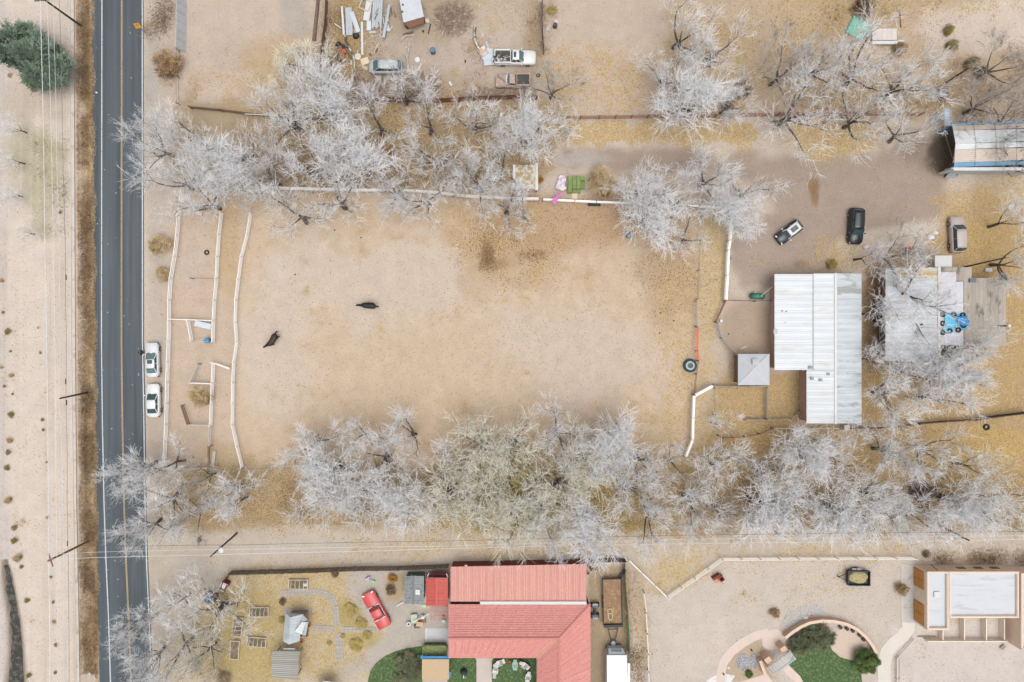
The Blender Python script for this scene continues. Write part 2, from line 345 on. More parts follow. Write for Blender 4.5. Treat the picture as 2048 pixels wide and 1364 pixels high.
def np_mesh(me, co, faces, smooth=True):
    me.vertices.add(len(co)); me.vertices.foreach_set('co', np.asarray(co, np.float32).ravel())
    k = faces.shape[1]; me.loops.add(faces.size); me.loops.foreach_set('vertex_index', faces.astype(np.int32).ravel())
    me.polygons.add(len(faces)); me.polygons.foreach_set('loop_start', np.arange(0, faces.size, k, dtype=np.int32))
    me.polygons.foreach_set('loop_total', np.full(len(faces), k, np.int32))
    me.polygons.foreach_set('use_smooth', np.full(len(faces), smooth)); me.update(calc_edges=True)
np_mesh(me, np.stack([GX, GY, Z], -1).reshape(-1, 3), quads)
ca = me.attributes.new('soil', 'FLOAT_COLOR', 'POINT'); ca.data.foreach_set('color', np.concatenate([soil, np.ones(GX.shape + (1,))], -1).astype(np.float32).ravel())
for nm, arr in (('litter', lit), ('specks', drk)):
    a_ = me.attributes.new(nm, 'FLOAT', 'POINT'); a_.data.foreach_set('value', arr.astype(np.float32).ravel())

gm = bpy.data.materials.new('earth_and_leaf_litter'); gm.use_nodes = True; n = gm.node_tree; L = n.links; N = n.nodes.new
b = n.nodes['Principled BSDF']; b.inputs['Roughness'].default_value = .95; b.inputs['Specular IOR Level'].default_value = .1
def attr(nm, o): a = N('ShaderNodeAttribute'); a.attribute_name = nm; return a.outputs[o]
def math_(op, a, b_=None, clamp=False):
    m = N('ShaderNodeMath'); m.operation = op; m.use_clamp = clamp
    for i, v in enumerate((a, b_)):
        if v is None: continue
        if isinstance(v, (int, float)): m.inputs[i].default_value = v
        else: L.new(v, m.inputs[i])
    return m.outputs[0]
tc = N('ShaderNodeTexCoord')
def noise(sc, det=5, ro=.55, stretch=None):
    q = N('ShaderNodeTexNoise'); q.inputs['Scale'].default_value = sc; q.inputs['Detail'].default_value = det; q.inputs['Roughness'].default_value = ro
    if stretch:
        mp = N('ShaderNodeMapping'); mp.inputs['Scale'].default_value = stretch; L.new(tc.outputs['Object'], mp.inputs[0]); L.new(mp.outputs[0], q.inputs['Vector'])
    else: L.new(tc.outputs['Object'], q.inputs['Vector'])
    return q.outputs['Fac']
def mix(f, a, c, kind='MIX'):
    m = N('ShaderNodeMix'); m.data_type = 'RGBA'; m.blend_type = kind
    for i, v in ((0, f), (6, a), (7, c)):
        if isinstance(v, (int, float, tuple)): m.inputs[i].default_value = v
        else: L.new(v, m.inputs[i])
    return m.outputs[2]
def cells0(sc):
    v = N('ShaderNodeTexVoronoi'); v.inputs['Scale'].default_value = sc; L.new(tc.outputs['Object'], v.inputs['Vector'])
    s = N('ShaderNodeSeparateColor'); L.new(v.outputs['Color'], s.inputs[0]); return s.outputs
n1 = noise(.5); n2 = noise(3.2, 6, .65); n3 = noise(17, 3, .7)
v_ = math_('ADD', math_('ADD', math_('MULTIPLY', n1, .30), math_('MULTIPLY', n2, .34)), math_('MULTIPLY', n3, .42))
cg = cells0(13.0); v_ = math_('ADD', v_, math_('ADD', .40, math_('MULTIPLY', cg[0], .12)))
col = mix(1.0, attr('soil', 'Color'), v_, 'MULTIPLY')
def cells(sc):
    v = N('ShaderNodeTexVoronoi'); v.inputs['Scale'].default_value = sc; L.new(tc.outputs['Object'], v.inputs['Vector'])
    s = N('ShaderNodeSeparateColor'); L.new(v.outputs['Color'], s.inputs[0]); return s.outputs
c1 = cells(8.5)
n0 = noise(.9, 5, .6)
eff = math_('MULTIPLY', attr('litter', 'Fac'), math_('ADD', 1.0, math_('ADD', math_('MULTIPLY', math_('SUBTRACT', n2, .5), 2.4), math_('MULTIPLY', math_('SUBTRACT', n0, .5), 3.4))))
leafy = math_('LESS_THAN', c1[0], eff)
rmp = N('ShaderNodeValToRGB'); e = rmp.color_ramp.elements; e[0].position = 0; e[0].color = D((158, 128, 82)); e[1].position = 1; e[1].color = D((228, 200, 138))
for p_, c_ in ((.3, (186, 154, 100)), (.65, (212, 180, 116))): q = e.new(p_); q.color = D(c_)
L.new(c1[1], rmp.inputs[0])
col = mix(math_('MULTIPLY', leafy, .72), col, rmp.outputs[0])
c2 = cells(9.5)
dk = math_('LESS_THAN', c2[0], math_('MULTIPLY', attr('specks', 'Fac'), math_('MULTIPLY', n2, 1.5)))
col = mix(math_('MULTIPLY', dk, .62), col, D((108, 82, 56)))
L.new(col, b.inputs['Base Color'])
bp = N('ShaderNodeBump'); bp.inputs['Strength'].default_value = .5; bp.inputs['Distance'].default_value = .16
L.new(math_('ADD', n3, n2), bp.inputs['Height']); L.new(bp.outputs[0], b.inputs['Normal'])
me.materials.append(gm)
tag(link('ground', me), kind='structure')

# ------------------------------------------------------------ road, kerb, paths as sheets above the ground
def strip(name, left, right, z, mat, kind='structure', thick=.03, org=(0, 0, 0), label=None, cat=None):
    """solid strip between two px polylines"""
    n_ = len(left); vs = []
    for (l, r_) in zip(left, right):
        a = P(*l); c = P(*r_); vs += [(a.x, a.y, z), (c.x, c.y, z), (c.x, c.y, z - thick), (a.x, a.y, z - thick)]
    fs = []
    for i in range(n_ - 1):
        k = i * 4
        for a, c in ((0, 1), (1, 2), (2, 3), (3, 0)): fs.append((k + a, k + 4 + a, k + 4 + c, k + c))
    fs += [(3, 2, 1, 0), tuple(4 * (n_ - 1) + i for i in range(4))]
    o = MB().add(vs, fs).build(name, mat); tag(o, label, cat, kind=kind); return o
def spread_line(pts, half, ext=True):
    """px polyline -> left and right offset lines"""
    l = []; r_ = []
    for i, p in enumerate(pts):
        a = pts[max(0, i - 1)]; c = pts[min(len(pts) - 1, i + 1)]; d = (Vector(c) - Vector(a)).normalized()
        l.append((p[0] - d.y * half, p[1] + d.x * half)); r_.append((p[0] + d.y * half, p[1] - d.x * half))
    return l, r_
am = bpy.data.materials.new('worn_asphalt'); am.use_nodes = True; n = am.node_tree; L = n.links; N = n.nodes.new
b = n.nodes['Principled BSDF']; b.inputs['Roughness'].default_value = .8
tc = N('ShaderNodeTexCoord')
lo = noise(.4, 5, .6, (1.0, .03, 1)); fi = noise(9, 4, .7); st = noise(1.6, 5, .6, (1, .02, 1)); big = noise(.12, 3, .5)
v_ = math_('ADD', math_('ADD', math_('MULTIPLY', lo, .85), math_('MULTIPLY', fi, .32)), math_('MULTIPLY', st, 1.0)); v_ = math_('ADD', math_('ADD', v_, -.22), math_('MULTIPLY', big, .25))
col = mix(1.0, D((86, 95, 101)), v_, 'MULTIPLY')
rr = N('ShaderNodeValToRGB'); rr.color_ramp.elements[0].position = .55; rr.color_ramp.elements[1].position = .8; L.new(noise(.9, 6, .7, (1.2, .06, 1)), rr.inputs[0])
col = mix(math_('MULTIPLY', rr.outputs[0], .35), col, D((140, 137, 131)))
# worn lighter wheel paths and dusty margins, by distance from the centre line
sx = N('ShaderNodeSeparateXYZ'); L.new(tc.outputs['Object'], sx.inputs[0])
cells_c = cells(7.0); spk = math_('LESS_THAN', cells_c[0], .0018); col = mix(math_('MULTIPLY', spk, .6), col, D((205, 205, 205)))
L.new(col, b.inputs['Base Color'])
ys = [-160, 0, 200, 400, 600, 684, 760, 850, 930, 1000, 1060, 1120, 1180, 1230, 1300, 1364, 1440]
def iv(xs, yy): return [(float(np.interp(y, yy, xs)) , y) for y in ys]
edge_l = iv([182, 183, 186, 190, 190, 192, 195, 199, 204], [-160, 0, 684, 850, 1000, 1100, 1200, 1364, 1440])
edge_r = iv([287, 287, 288, 291, 293, 296, 301, 307, 312], [-160, 0, 684, 850, 1000, 1120, 1230, 1364, 1440])
strip('road', edge_l, edge_r, .012, am, thick=.1)
# paler margin strip left of the white line
shoulder_r = iv([203.5, 203.5, 202.5, 204.5, 207.5, 211.5, 216.5, 220.5, 225], [-160, 0, 684, 850, 1000, 1120, 1230, 1364, 1440])
wl = M('road_paint_white', (222, 230, 232), .7, .12, 5, spots=(150, 152, 150), spot_amt=.42, spot_scale=5)
yl = M('road_paint_yellow', (214, 186, 140), .7, .1, 5, spots=(140, 132, 118), spot_amt=.42, spot_scale=6)
c_l = iv([204, 204, 203, 205, 208, 212, 217, 221, 226], [-160, 0, 684, 850, 1000, 1120, 1230, 1364, 1440])
c_m = iv([243.5, 243.5, 243, 245, 248, 252, 257, 262, 267], [-160, 0, 684, 850, 1000, 1120, 1230, 1364, 1440])
c_r = iv([284.5, 284.5, 285, 288, 290, 293, 298, 304, 309], [-160, 0, 684, 850, 1000, 1120, 1230, 1364, 1440])
for c_, w_, mt_ in ((c_l, 1.0, wl), (c_r, 1.0, wl)):
    l_, r_ = spread_line(c_, w_); strip('lane_marking', l_, r_, .017, mt_, thick=.004)
for off in (-.95, .95):
    l_, r_ = spread_line([(x + off, y) for x, y in c_m], .5); strip('lane_marking', l_, r_, .017, yl, thick=.004)
conc = M('pale_concrete', (214, 204, 194), .9, .08, 1.5, spots=(190, 176, 162), spot_amt=.42, spot_scale=.8, bump=.3)
kl = iv([141, 142, 145, 149, 152, 156], [-160, 0, 684, 1000, 1200, 1400]); kr = iv([148, 149, 151.5, 154, 158, 161], [-160, 0, 684, 1000, 1200, 1400])
strip('kerb', kl, kr, .16, conc, thick=.5)
kl2 = iv([140, 141, 144, 148, 151, 155], [-160, 0, 684, 1000, 1200, 1400]); 
strip('kerb', kl2, kl, .24, M('bright_concrete', (228, 219, 208), .9, .06), thick=.55)
# creek water
wm = M('creek_water', (62, 64, 60), .2, .3, 2.2, spots=(104, 98, 84), spot_amt=.45, spot_scale=1.6)
cy = [1132 + 9 * i for i in range(33)]
cl_ = [(float(np.interp(y, [1120, 1180, 1240, 1300, 1364, 1500], [8, 17, 27, 31, 30, 26])) - float(np.interp(y, [1120, 1150, 1240, 1300, 1364], [0, 5, 7, 10, 16])) + 2.2 * math.sin(y * .11) + 1.5 * math.sin(y * .27), y) for y in cy]
cr_ = [(float(np.interp(y, [1120, 1180, 1240, 1300, 1364, 1500], [8, 17, 27, 31, 30, 26])) + float(np.interp(y, [1120, 1150, 1240, 1300, 1364], [0, 7, 10, 13, 20])) + 2.2 * math.sin(y * .09 + 1) + 1.5 * math.sin(y * .31), y) for y in cy]
strip('creek', cl_, cr_, -.24, wm, thick=.2)
# ------------------------------------------------------------ bare trees
def cones(segs, name, mat, sides=3):
    """segs: (n,8) array p0 p1 r0 r1 -> one mesh of tapered prisms"""
    s = np.asarray(segs, float); p0 = s[:, 0:3]; p1 = s[:, 3:6]; r0 = s[:, 6:7]; r1 = s[:, 7:8]
    d = p1 - p0; d /= np.linalg.norm(d, axis=1, keepdims=True) + 1e-9
    ref = np.where(np.abs(d[:, 2:3]) < .9, np.array([[0, 0, 1.]]), np.array([[1., 0, 0]]))
    u = np.cross(d, ref); u /= np.linalg.norm(u, axis=1, keepdims=True); w = np.cross(d, u)
    n = len(s); co = np.zeros((n, 2 * sides, 3))
    for i in range(sides):
        a = 2 * math.pi * i / sides; v = u * math.cos(a) + w * math.sin(a)
        co[:, i] = p0 + v * r0; co[:, sides + i] = p1 + v * r1
    base = (np.arange(n) * 2 * sides)[:, None]
    f = np.concatenate([base + np.array([[i, (i + 1) % sides, sides + (i + 1) % sides, sides + i]]) for i in range(sides)], 0)
    me = bpy.data.meshes.new(name); np_mesh(me, co.reshape(-1, 3), f, True); me.materials.append(mat); return me
def needles(p0, p1, r, name, mat):
    """thin three-sided spikes: 3 triangles each"""
    d = p1 - p0; d /= np.linalg.norm(d, axis=1, keepdims=True) + 1e-9
    ref = np.where(np.abs(d[:, 2:3]) < .9, np.array([[0, 0, 1.]]), np.array([[1., 0, 0]]))
    u = np.cross(d, ref); u /= np.linalg.norm(u, axis=1, keepdims=True); w = np.cross(d, u); n = len(p0)
    co = np.zeros((n, 4, 3)); r = np.broadcast_to(np.asarray(r, float).reshape(-1, 1), (n, 1))
    for i in range(3):
        a = 2 * math.pi * i / 3; co[:, i] = p0 + (u * math.cos(a) + w * math.sin(a)) * r
    co[:, 3] = p1; base = (np.arange(n) * 4)[:, None]
    f = np.concatenate([base + np.array([[i, (i + 1) % 3, 3]]) for i in range(3)], 0)
    me = bpy.data.meshes.new(name); np_mesh(me, co.reshape(-1, 3), f, False); me.materials.append(mat); return me
def unitv(v): return v / (np.linalg.norm(v, axis=-1, keepdims=True) + 1e-9)

class BareTree:
    """height 10 m; crown made of separate feathery clumps at the ends of forking limbs"""
    def __init__(s, seed, limbs=6, spread=1.0, dens=1.0, lean=.0, thick=1.0, fork=.8):
        s.r = random.Random(seed); s.big = []; s.br = []; s.tips = []; s.dens = dens; s.nr = np.random.default_rng(seed)
        r = s.r; base = Vector((0, 0, -.2)); d = Vector((r.uniform(-.1, .1) + lean, r.uniform(-.1, .1), 1)).normalized()
        top = s.limb(base, d, 1.6 * fork + .9, .34 * thick, .26 * thick, s.big, wob=.08)
        for i in range(limbs):
            a = 2 * math.pi * (i + r.uniform(-.35, .35)) / limbs; el = r.uniform(.35, 1.05) if i else 1.35
            dd = Vector((math.cos(a) * math.cos(el), math.sin(a) * math.cos(el), math.sin(el)))
            s.level1(top, dd, r.uniform(3.0, 4.9) * spread, .19 * thick * r.uniform(.7, 1.1))
    def limb(s, p, d, L, r0, r1, out, wob=.16, n=4, up=.0):
        r = s.r; q = Vector(p); dd = Vector(d)
        for i in range(n):
            dd = (dd + Vector((r.uniform(-wob, wob), r.uniform(-wob, wob), r.uniform(-wob, wob) + up))).normalized()
            e = q + dd * (L / n); a = r0 + (r1 - r0) * i / n; c = r0 + (r1 - r0) * (i + 1) / n
            out.append((*q, *e, a, c)); q = e
        s.last = dd; s.path = (Vector(p), q); return q
    def level1(s, p, d, L, rad):
        r = s.r; mids = []; q = p; dd = d; n = 5
        for i in range(n):
            dd = (dd + Vector((r.uniform(-.22, .22), r.uniform(-.22, .22), r.uniform(-.1, .26)))).normalized(); e = q + dd * (L / n)
            s.big.append((*q, *e, rad * (1 - .15 * i), rad * (1 - .15 * (i + 1)))); mids.append((e, dd)); q = e
        for k, (m, md) in enumerate(mids):
            if k < 1: continue
            for j in range((0, 1, 1, 2, 3)[k]):
                s.level2(m, s.bend(md, r.uniform(.4, .95)), r.uniform(1.4, 2.5) * (1 if k > 1 else .7), rad * .3)
    def bend(s, d, ang):
        r = s.r; o = Vector((r.uniform(-1, 1), r.uniform(-1, 1), r.uniform(-.6, 1))); o = (o - d * o.dot(d)).normalized()
        return (d * math.cos(ang) + o * math.sin(ang)).normalized()
    def level2(s, p, d, L, rad):
        r = s.r; q = s.limb(p, d, L, rad, rad * .55, s.br, .2, 3, .08); dd = Vector(s.last)
        m = (Vector(p) + q) / 2
        for j in range(4):
            b0 = q if j < 3 else m
            e = s.limb(b0, s.bend(dd, r.uniform(.2, .8)), r.uniform(.7, 1.3), rad * .45, rad * .25, s.br, .22, 2, .05)
            s.tips.append((*b0, *e, *s.last))
    def twigs(s):
        t = np.array(s.tips); k = max(3, round(5 * s.dens)); n = len(t) * k; idx = np.repeat(np.arange(len(t)), k); g = s.nr
        f = g.random((n, 1)) ** .7; p0 = t[idx, 0:3] * (1 - f) + t[idx, 3:6] * f
        d = unitv(t[idx, 6:9] * 1.0 + g.normal(0, .55, (n, 3)) + np.array([0, 0, .12]))
        L = g.uniform(.6, 2.0, (n, 1)); p1 = p0 + d * L
        # side shoots
        m = 3; i2 = np.repeat(np.arange(n), m); f2 = g.uniform(.25, .85, (n * m, 1)); q0 = p0[i2] * (1 - f2) + p1[i2] * f2
        d2 = unitv(d[i2] + g.normal(0, .36, (n * m, 3))); q1 = q0 + d2 * g.uniform(.3, .95, (n * m, 1))
        return np.concatenate([p0, q0]), np.concatenate([p1, q1]), np.concatenate([np.full(n, .021), np.full(n * m, .0125)])
bark_dark = M('dark_bark', (102, 90, 80), .95, .3, 6, spots=(140, 134, 128), spot_amt=.42, spot_scale=4)
bark_mid = M('grey_bark', (226, 222, 216), .95, .3, 1.2, spots=(104, 96, 90), spot_amt=.45, spot_scale=.5)
twig_pale = M('pale_twigs', (262, 262, 264), .9, .05, .8, spots=(240, 237, 234), spot_amt=.42, spot_scale=.5)
twig_tan = M('straw_twigs', (264, 261, 246), .9, .05, .8, spots=(244, 234, 194), spot_amt=.42, spot_scale=.6)
twig_dark = M('grey_brown_twigs', (216, 208, 202), .9, .15, .8, spots=(140, 122, 108), spot_amt=.45, spot_scale=.6)
TP = []
for seed, kw, tw in ((3, dict(limbs=6, spread=1.0), twig_pale), (9, dict(limbs=5, spread=1.15, dens=.8), twig_pale), (14, dict(limbs=7, spread=.9, dens=1.15), twig_pale),
                     (21, dict(limbs=4, spread=1.2, dens=.9, lean=.25), twig_pale), (33, dict(limbs=8, spread=1.0, dens=.8), twig_tan), (47, dict(limbs=6, spread=1.25, dens=.55, thick=1.2), twig_pale),
                     (58, dict(limbs=5, spread=1.0, dens=.9, thick=.8), twig_dark), (71, dict(limbs=3, spread=.7, dens=.4, thick=.6), twig_pale)):
    t = BareTree(seed, **kw)
    tm = cones(t.big, 'trunk', bark_dark, 6)
    p0, p1, r_ = t.twigs(); cm_ = needles(p0, p1, r_, 'crown', tw)
    bm_ = cones(t.br, 'branches', bark_mid, 4)
    zt = float(p1[:, 2].max()); rad = float(np.percentile(np.hypot(p1[:, 0], p1[:, 1]), 92))
    TP.append((tm, bm_, cm_, zt, rad))
def tree(kind, cx, cy, diam, h, label, group='bare trees', rz=None, name='bare_tree', cat='tree'):
    """cx, cy: where the middle of the crown shows; diam in px; h metres"""
    tm, bm_, cm_, zt, rad = TP[kind]
    loc = P(cx, cy, h * .62); loc.z = 0
    rz = random.uniform(0, 6.28) if rz is None else rz
    o = thing(name, loc, label, cat, group, rz); k = diam * S / 2 / rad; kz = h / zt
    for nm, me_ in (('trunk', tm), ('branches', bm_), ('crown', cm_)):
        q = link(nm, me_, o, scale=(k, k, kz))
        if nm == 'branches': q['kind'] = 'stuff'
    return o
# ------------------------------------------------------------ buildings
def sheets(parent, org, a0, a1, b0, b1, width, mat, name='roof_sheet', ribs=2, t=.04, rib=.04):
    """strips side by side from edge a0-a1 (high) to b0-b1 (low); each strip is one part with raised ribs"""
    a0, a1, b0, b1 = (Vector(v) for v in (a0, a1, b0, b1)); o = Vector(org)
    n = max(1, round(max((a1 - a0).length, (b1 - b0).length) / width))
    for i in range(n):
        lift = Vector((0, 0, .004 * (i % 3)))
        g = lambda k: (a0.lerp(a1, k) - o + lift, b0.lerp(b1, k) - o + lift)
        p, q = g((i + .012) / n); r_, s_ = g((i + .988) / n)
        m = MB()
        if (p - r_).length < 1e-3: m.slab([p, s_, q], t)
        elif (q - s_).length < 1e-3: m.slab([p, r_, q], t)
        else: m.slab([p, r_, s_, q], t)
        for j in range(ribs):
            u, v = g((i + (j + .5) / ribs) / n); up = Vector((0, 0, rib))
            if (u - v).length < .05: continue
            w = (a1 - a0); w = (w if w.length > .1 else (b1 - b0)).normalized() * .05
            m.hull([u - w, v - w, v + w, u + w] if (v - u).cross(w).z > 0 else [u + w, v + w, v - w, u - w],
                   [u - w * .4 + up, v - w * .4 + up, v + w * .4 + up, u + w * .4 + up] if (v - u).cross(w).z > 0 else [u + w * .4 + up, v + w * .4 + up, v - w * .4 + up, u - w * .4 + up])
        m.build(name, mat, parent)
def wall(parent, org, a, b, z0, z1, mat, t=.2, name='wall', z1b=None):
    a = Vector((a[0], a[1], 0)); b = Vector((b[0], b[1], 0)); d = (b - a).normalized(); nn = Vector((-d.y, d.x, 0)) * t / 2
    z1b = z1 if z1b is None else z1b; o = Vector(org)
    lo = [a - nn, b - nn, b + nn, a + nn]
    return MB().hull([p + Vector((0, 0, z0)) - o for p in lo], [p + Vector((0, 0, z)) - o for p, z in zip(lo, (z1, z1b, z1b, z1))]).build(name, mat, parent)
def rect_walls(parent, org, x0, y0, x1, y1, z0, z1, mat, t=.2):
    """world coordinates, butt jointed"""
    wall(parent, org, (x0, y0 + t / 2), (x1, y0 + t / 2), z0, z1, mat, t); wall(parent, org, (x0, y1 - t / 2), (x1, y1 - t / 2), z0, z1, mat, t)
    wall(parent, org, (x0 + t / 2, y0 + t), (x0 + t / 2, y1 - t), z0, z1, mat, t); wall(parent, org, (x1 - t / 2, y0 + t), (x1 - t / 2, y1 - t), z0, z1, mat, t)

white_tin = M('white_roof_metal', (230, 234, 238), .55, .06, .7, spots=(220, 219, 214), spot_amt=.4, spot_scale=.5, ov=.025, streak=(.25, 1, 1))
white_tin2 = M('weathered_roof_metal', (212, 219, 224), .55, .1, 1.2, spots=(176, 178, 176), spot_amt=.42, spot_scale=.6, ov=.04, streak=(.2, 1, 1))
white_paint = M('white_paint', (226, 226, 226), .6, .06, 2)
pink_wall = M('pink_stucco', (206, 172, 154), .9, .08, 1.5, bump=.3)
dark_gap = M('dark_opening', (44, 38, 34), .9, .1)
# white barn
ez, mz, rz_, wz = 3.1, 3.45, 3.8, 3.0
bo = P(1640, 690, 0); barn = thing('barn', bo, 'large white metal roofed barn with an L shaped plan and pink walls', 'barn')
sheets(barn, bo, P(1626, 548, mz), P(1626, 740, mz), P(1549, 548, ez), P(1549, 740, ez), .84, white_tin)
sheets(barn, bo, P(1671, 547, rz_), P(1671, 740, rz_), P(1626.6, 547, mz), P(1626.6, 740, mz), .84, white_tin)
sheets(barn, bo, P(1671, 740.5, rz_), P(1671, 847, rz_), P(1613, 740.5, ez + .25), P(1613, 847, ez + .25), .84, white_tin)
sheets(barn, bo, P(1671.8, 547, rz_), P(1671.8, 847, rz_), P(1723, 547, wz), P(1723, 847, wz), .84, white_tin2)
m = MB(); a = P(1671.4, 546, rz_ + .06); b_ = P(1671.4, 848, rz_ + .06); m.box(((a + b_) / 2 - bo), (.34, abs(a.y - b_.y), .06)); m.build('ridge_cap', white_paint, barn)
m = MB(); a = P(1626.3, 547, mz + .03); b_ = P(1626.3, 740, mz + .03); m.box(((a + b_) / 2 - bo), (.1, abs(a.y - b_.y), .05)); m.build('seam_strip', M('rusty_seam', (176, 168, 158), .8, .2), barn)
xw = P(1549, 0, ez).x + .62; xe = P(1723, 0, wz).x - .25; xm = P(1613, 0, ez).x + .45
yN = P(0, 547, ez).y - .25; yM = P(0, 740, ez).y + .3; yS = P(0, 847, ez).y + .3
wall(barn, bo, (xw, yM), (xw, yN), -.1, 3.0, pink_wall); wall(barn, bo, (xw + .1, yN), (xe, yN), -.1, 2.95, pink_wall); wall(barn, bo, (xe - .1, yN - .1), (xe - .1, yS + .1), -.1, 2.9, pink_wall)
wall(barn, bo, (xw + .1, yM), (xm - .1, yM), -.1, 3.0, pink_wall); wall(barn, bo, (xm, yM - .1), (xm, yS), -.1, 3.1, pink_wall); wall(barn, bo, (xm + .1, yS), (xe, yS), -.1, 2.9, pink_wall)
for px, py, s_ in ((1564, 622, .22), (1572, 623, .2), (1570, 645, .12), (1652, 550, .3), (1605, 741, .2)):
    p = P(px, py, 3.4 if px > 1600 else 3.2); MB().cyl((0, 0, -.1), (0, 0, .22), s_ * .5, s_ * .4, 8).build('roof_vent', M('vent_grey', (150, 155, 158), .5), barn, p - bo)
for px, py in ((1621, 735), (1656, 748), (1624, 757), (1641, 760)):
    MB().box((0, 0, .05), (.42, .36, .12)).build('vent_cover', M('vent_grey', None), barn, P(px, py, 3.65) - bo)
p = P(1549, 663, ez); MB().box((0, 0, .1), (.5, .6, .25)).build('junction_box', M('pale_blue_box', (190, 205, 216), .6), barn, P(1550, 663, 3.2) - bo)
# hip roofed pavilion
po = P(1507, 739, 0); pav = thing('pavilion', po, 'small square pavilion with a pale grey hip roof and white roof hatch', 'pavilion')
c_ = [P(1476, 708, 2.7), P(1539, 708, 2.7), P(1539, 770, 2.7), P(1476, 770, 2.7)]; ap = P(1507.5, 739, 3.7)
grey_tin = M('pale_grey_roofing', (206, 209, 215), .6, .04, 1, ov=.02)
for i in range(4): sheets(pav, po, ap, ap, c_[i], c_[(i + 1) % 4], 99, grey_tin, 'roof_slope', 0)
for i in range(4): bar('hip_cap', c_[i] + Vector((0, 0, .04)), ap + Vector((0, 0, .04)), .12, .04, M('hip_cap_white', (222, 224, 228), .6), pav, po)
p = P(1510, 724, 3.35); MB().box((0, 0, .12), (.8, .75, .3)).build('roof_hatch', white_paint, pav, p - po)
for i in range(5): MB().box((0, 0, 0), (.05, .7, .04)).build('slat', M('slat_grey', (190, 190, 190)), pav, p - po + Vector((-.3 + .15 * i, 0, .3)))
for i in range(4): q = c_[i]; cc = (ap - q).normalized(); b0 = q + Vector((cc.x, cc.y, 0)) * .5; MB().box((0, 0, 1.3), (.15, .15, 2.7)).build('post', M('post_brown', (128, 100, 84)), pav, (b0.x - po.x, b0.y - po.y, 0))
wall(pav, po, (c_[3].x + .4, c_[3].y + .4), (c_[0].x + .4, c_[0].y - .4), 0, 2.5, M('brown_boards', (150, 116, 98), .9, .2, 3), .08)
# weathered house with mixed flat roofs
ho = P(1890, 620, 0); hou = thing('flat_roofed_house', ho, 'rambling house with corrugated, pale membrane and grey planked flat roofs under bare trees', 'house')
z1, z2, z3 = 3.0, 3.5, 3.1
old_tin = M('old_corrugated_roof', (208, 212, 216), .6, .14, 1.4, spots=(205, 180, 132), spot_amt=.4, spot_scale=.35, ov=.05, streak=(.25, 1, 1))
sheets(hou, ho, P(1878, 535, z2), P(1878, 722, z2), P(1771, 535, z1), P(1771, 722, z1), .8, old_tin)
m = MB(); a = P(1878.5, 534, z2 + .06); b_ = P(1878.5, 722, z2 + .06); m.box(((a + b_) / 2 - ho), (.35, abs(a.y - b_.y), .06)); m.build('ridge_cap', M('chalky_white', (222, 222, 216), .8, .1, 3, spots=(205, 176, 126), spot_amt=.42, spot_scale=1.5), hou)
mem = M('pale_roof_membrane', (212, 211, 219), .7, .04, .8, spots=(206, 170, 122), spot_amt=.34, spot_scale=.35)
def top(px0, py0, px1, py1, z, mat, parent, org, name, t=.12):
    a = P(px0, py0, z); c = P(px1, py1, z); MB().box(((a + c) / 2 - Vector(org) - Vector((0, 0, t / 2))), (abs(c.x - a.x), abs(c.y - a.y), t)).build(name, mat, parent)
top(1880, 544, 1912, 690, z2 - .05, mem, hou, ho, 'membrane_roof'); top(1912.3, 563, 1927, 690, z2 - .06, mem, hou, ho, 'membrane_roof')
shing = M('grey_brown_roofing', (182, 172, 160), .9, .1, 1.5, spots=(128, 124, 118), spot_amt=.4, spot_scale=.9, ov=.05, streak=(1, .35, 1))
a0 = P(1927.5, 556, z3); 
for i in range(11):
    x0 = 1928 + i * 7.7; top(x0, 556 if i > 1 else 534.5, x0 + 7.5, 692, z3 - .003 * (i % 3), shing, hou, ho, 'roof_board')
for i in range(4): top(1881 + i * 11.8, 534.5, 1881 + i * 11.8 + 11.5, 543.6 if i < 2 else 562, z3 + .1 - .003 * i, shing, hou, ho, 'roof_board')
top(1870, 511, 1904, 534, 2.8, M('porch_roof_white', (216, 214, 216), .7, .04), hou, ho, 'porch_roof')
tb = M('tan_block_wall', (190, 166, 140), .9, .1)
X0 = P(1771, 0, z1).x + 1.1; X1 = P(1926, 0, z1).x; X2 = P(2010, 0, z1).x; Y0 = P(0, 719, z1).y; Y1 = P(0, 538, z1).y
rect_walls(hou, ho, X0, Y0, X1, Y1, -.1, 2.84, tb); rect_walls(hou, ho, X1 + .02, P(0, 690, z3).y, X2, P(0, 560, z3).y, -.1, 2.9, tb)
for px, py, w_, h_ in ((1944, 561, .9, .5), (2004, 552, .6, .9), (1898, 618, .7, .06)):
    MB().box((0, 0, .1), (w_, h_, .25 if h_ > .1 else .04)).build('roof_patch', M('slate_blue_patch', (112, 124, 134), .8, .15), hou, P(px, py, 3.5 if px < 1927 else 3.12) - ho)
p = P(1996, 652, 3.15); MB().cyl((0, 0, 0), (.6, 0, 1.1), .11, .11, 8).build('flue_pipe', M('soot_metal', (90, 88, 86), .6), hou, p - ho); MB().cyl((.6, 0, 1.05), (.62, 0, 1.3), .24, .2, 10).build('flue_cap', white_paint, hou, p - ho)
MB().cyl((0, 0, 0), (0, 0, .35), .12, .12, 8).build('flue_pipe', M('soot_metal', None), hou, P(1842, 649, 3.35) - ho)
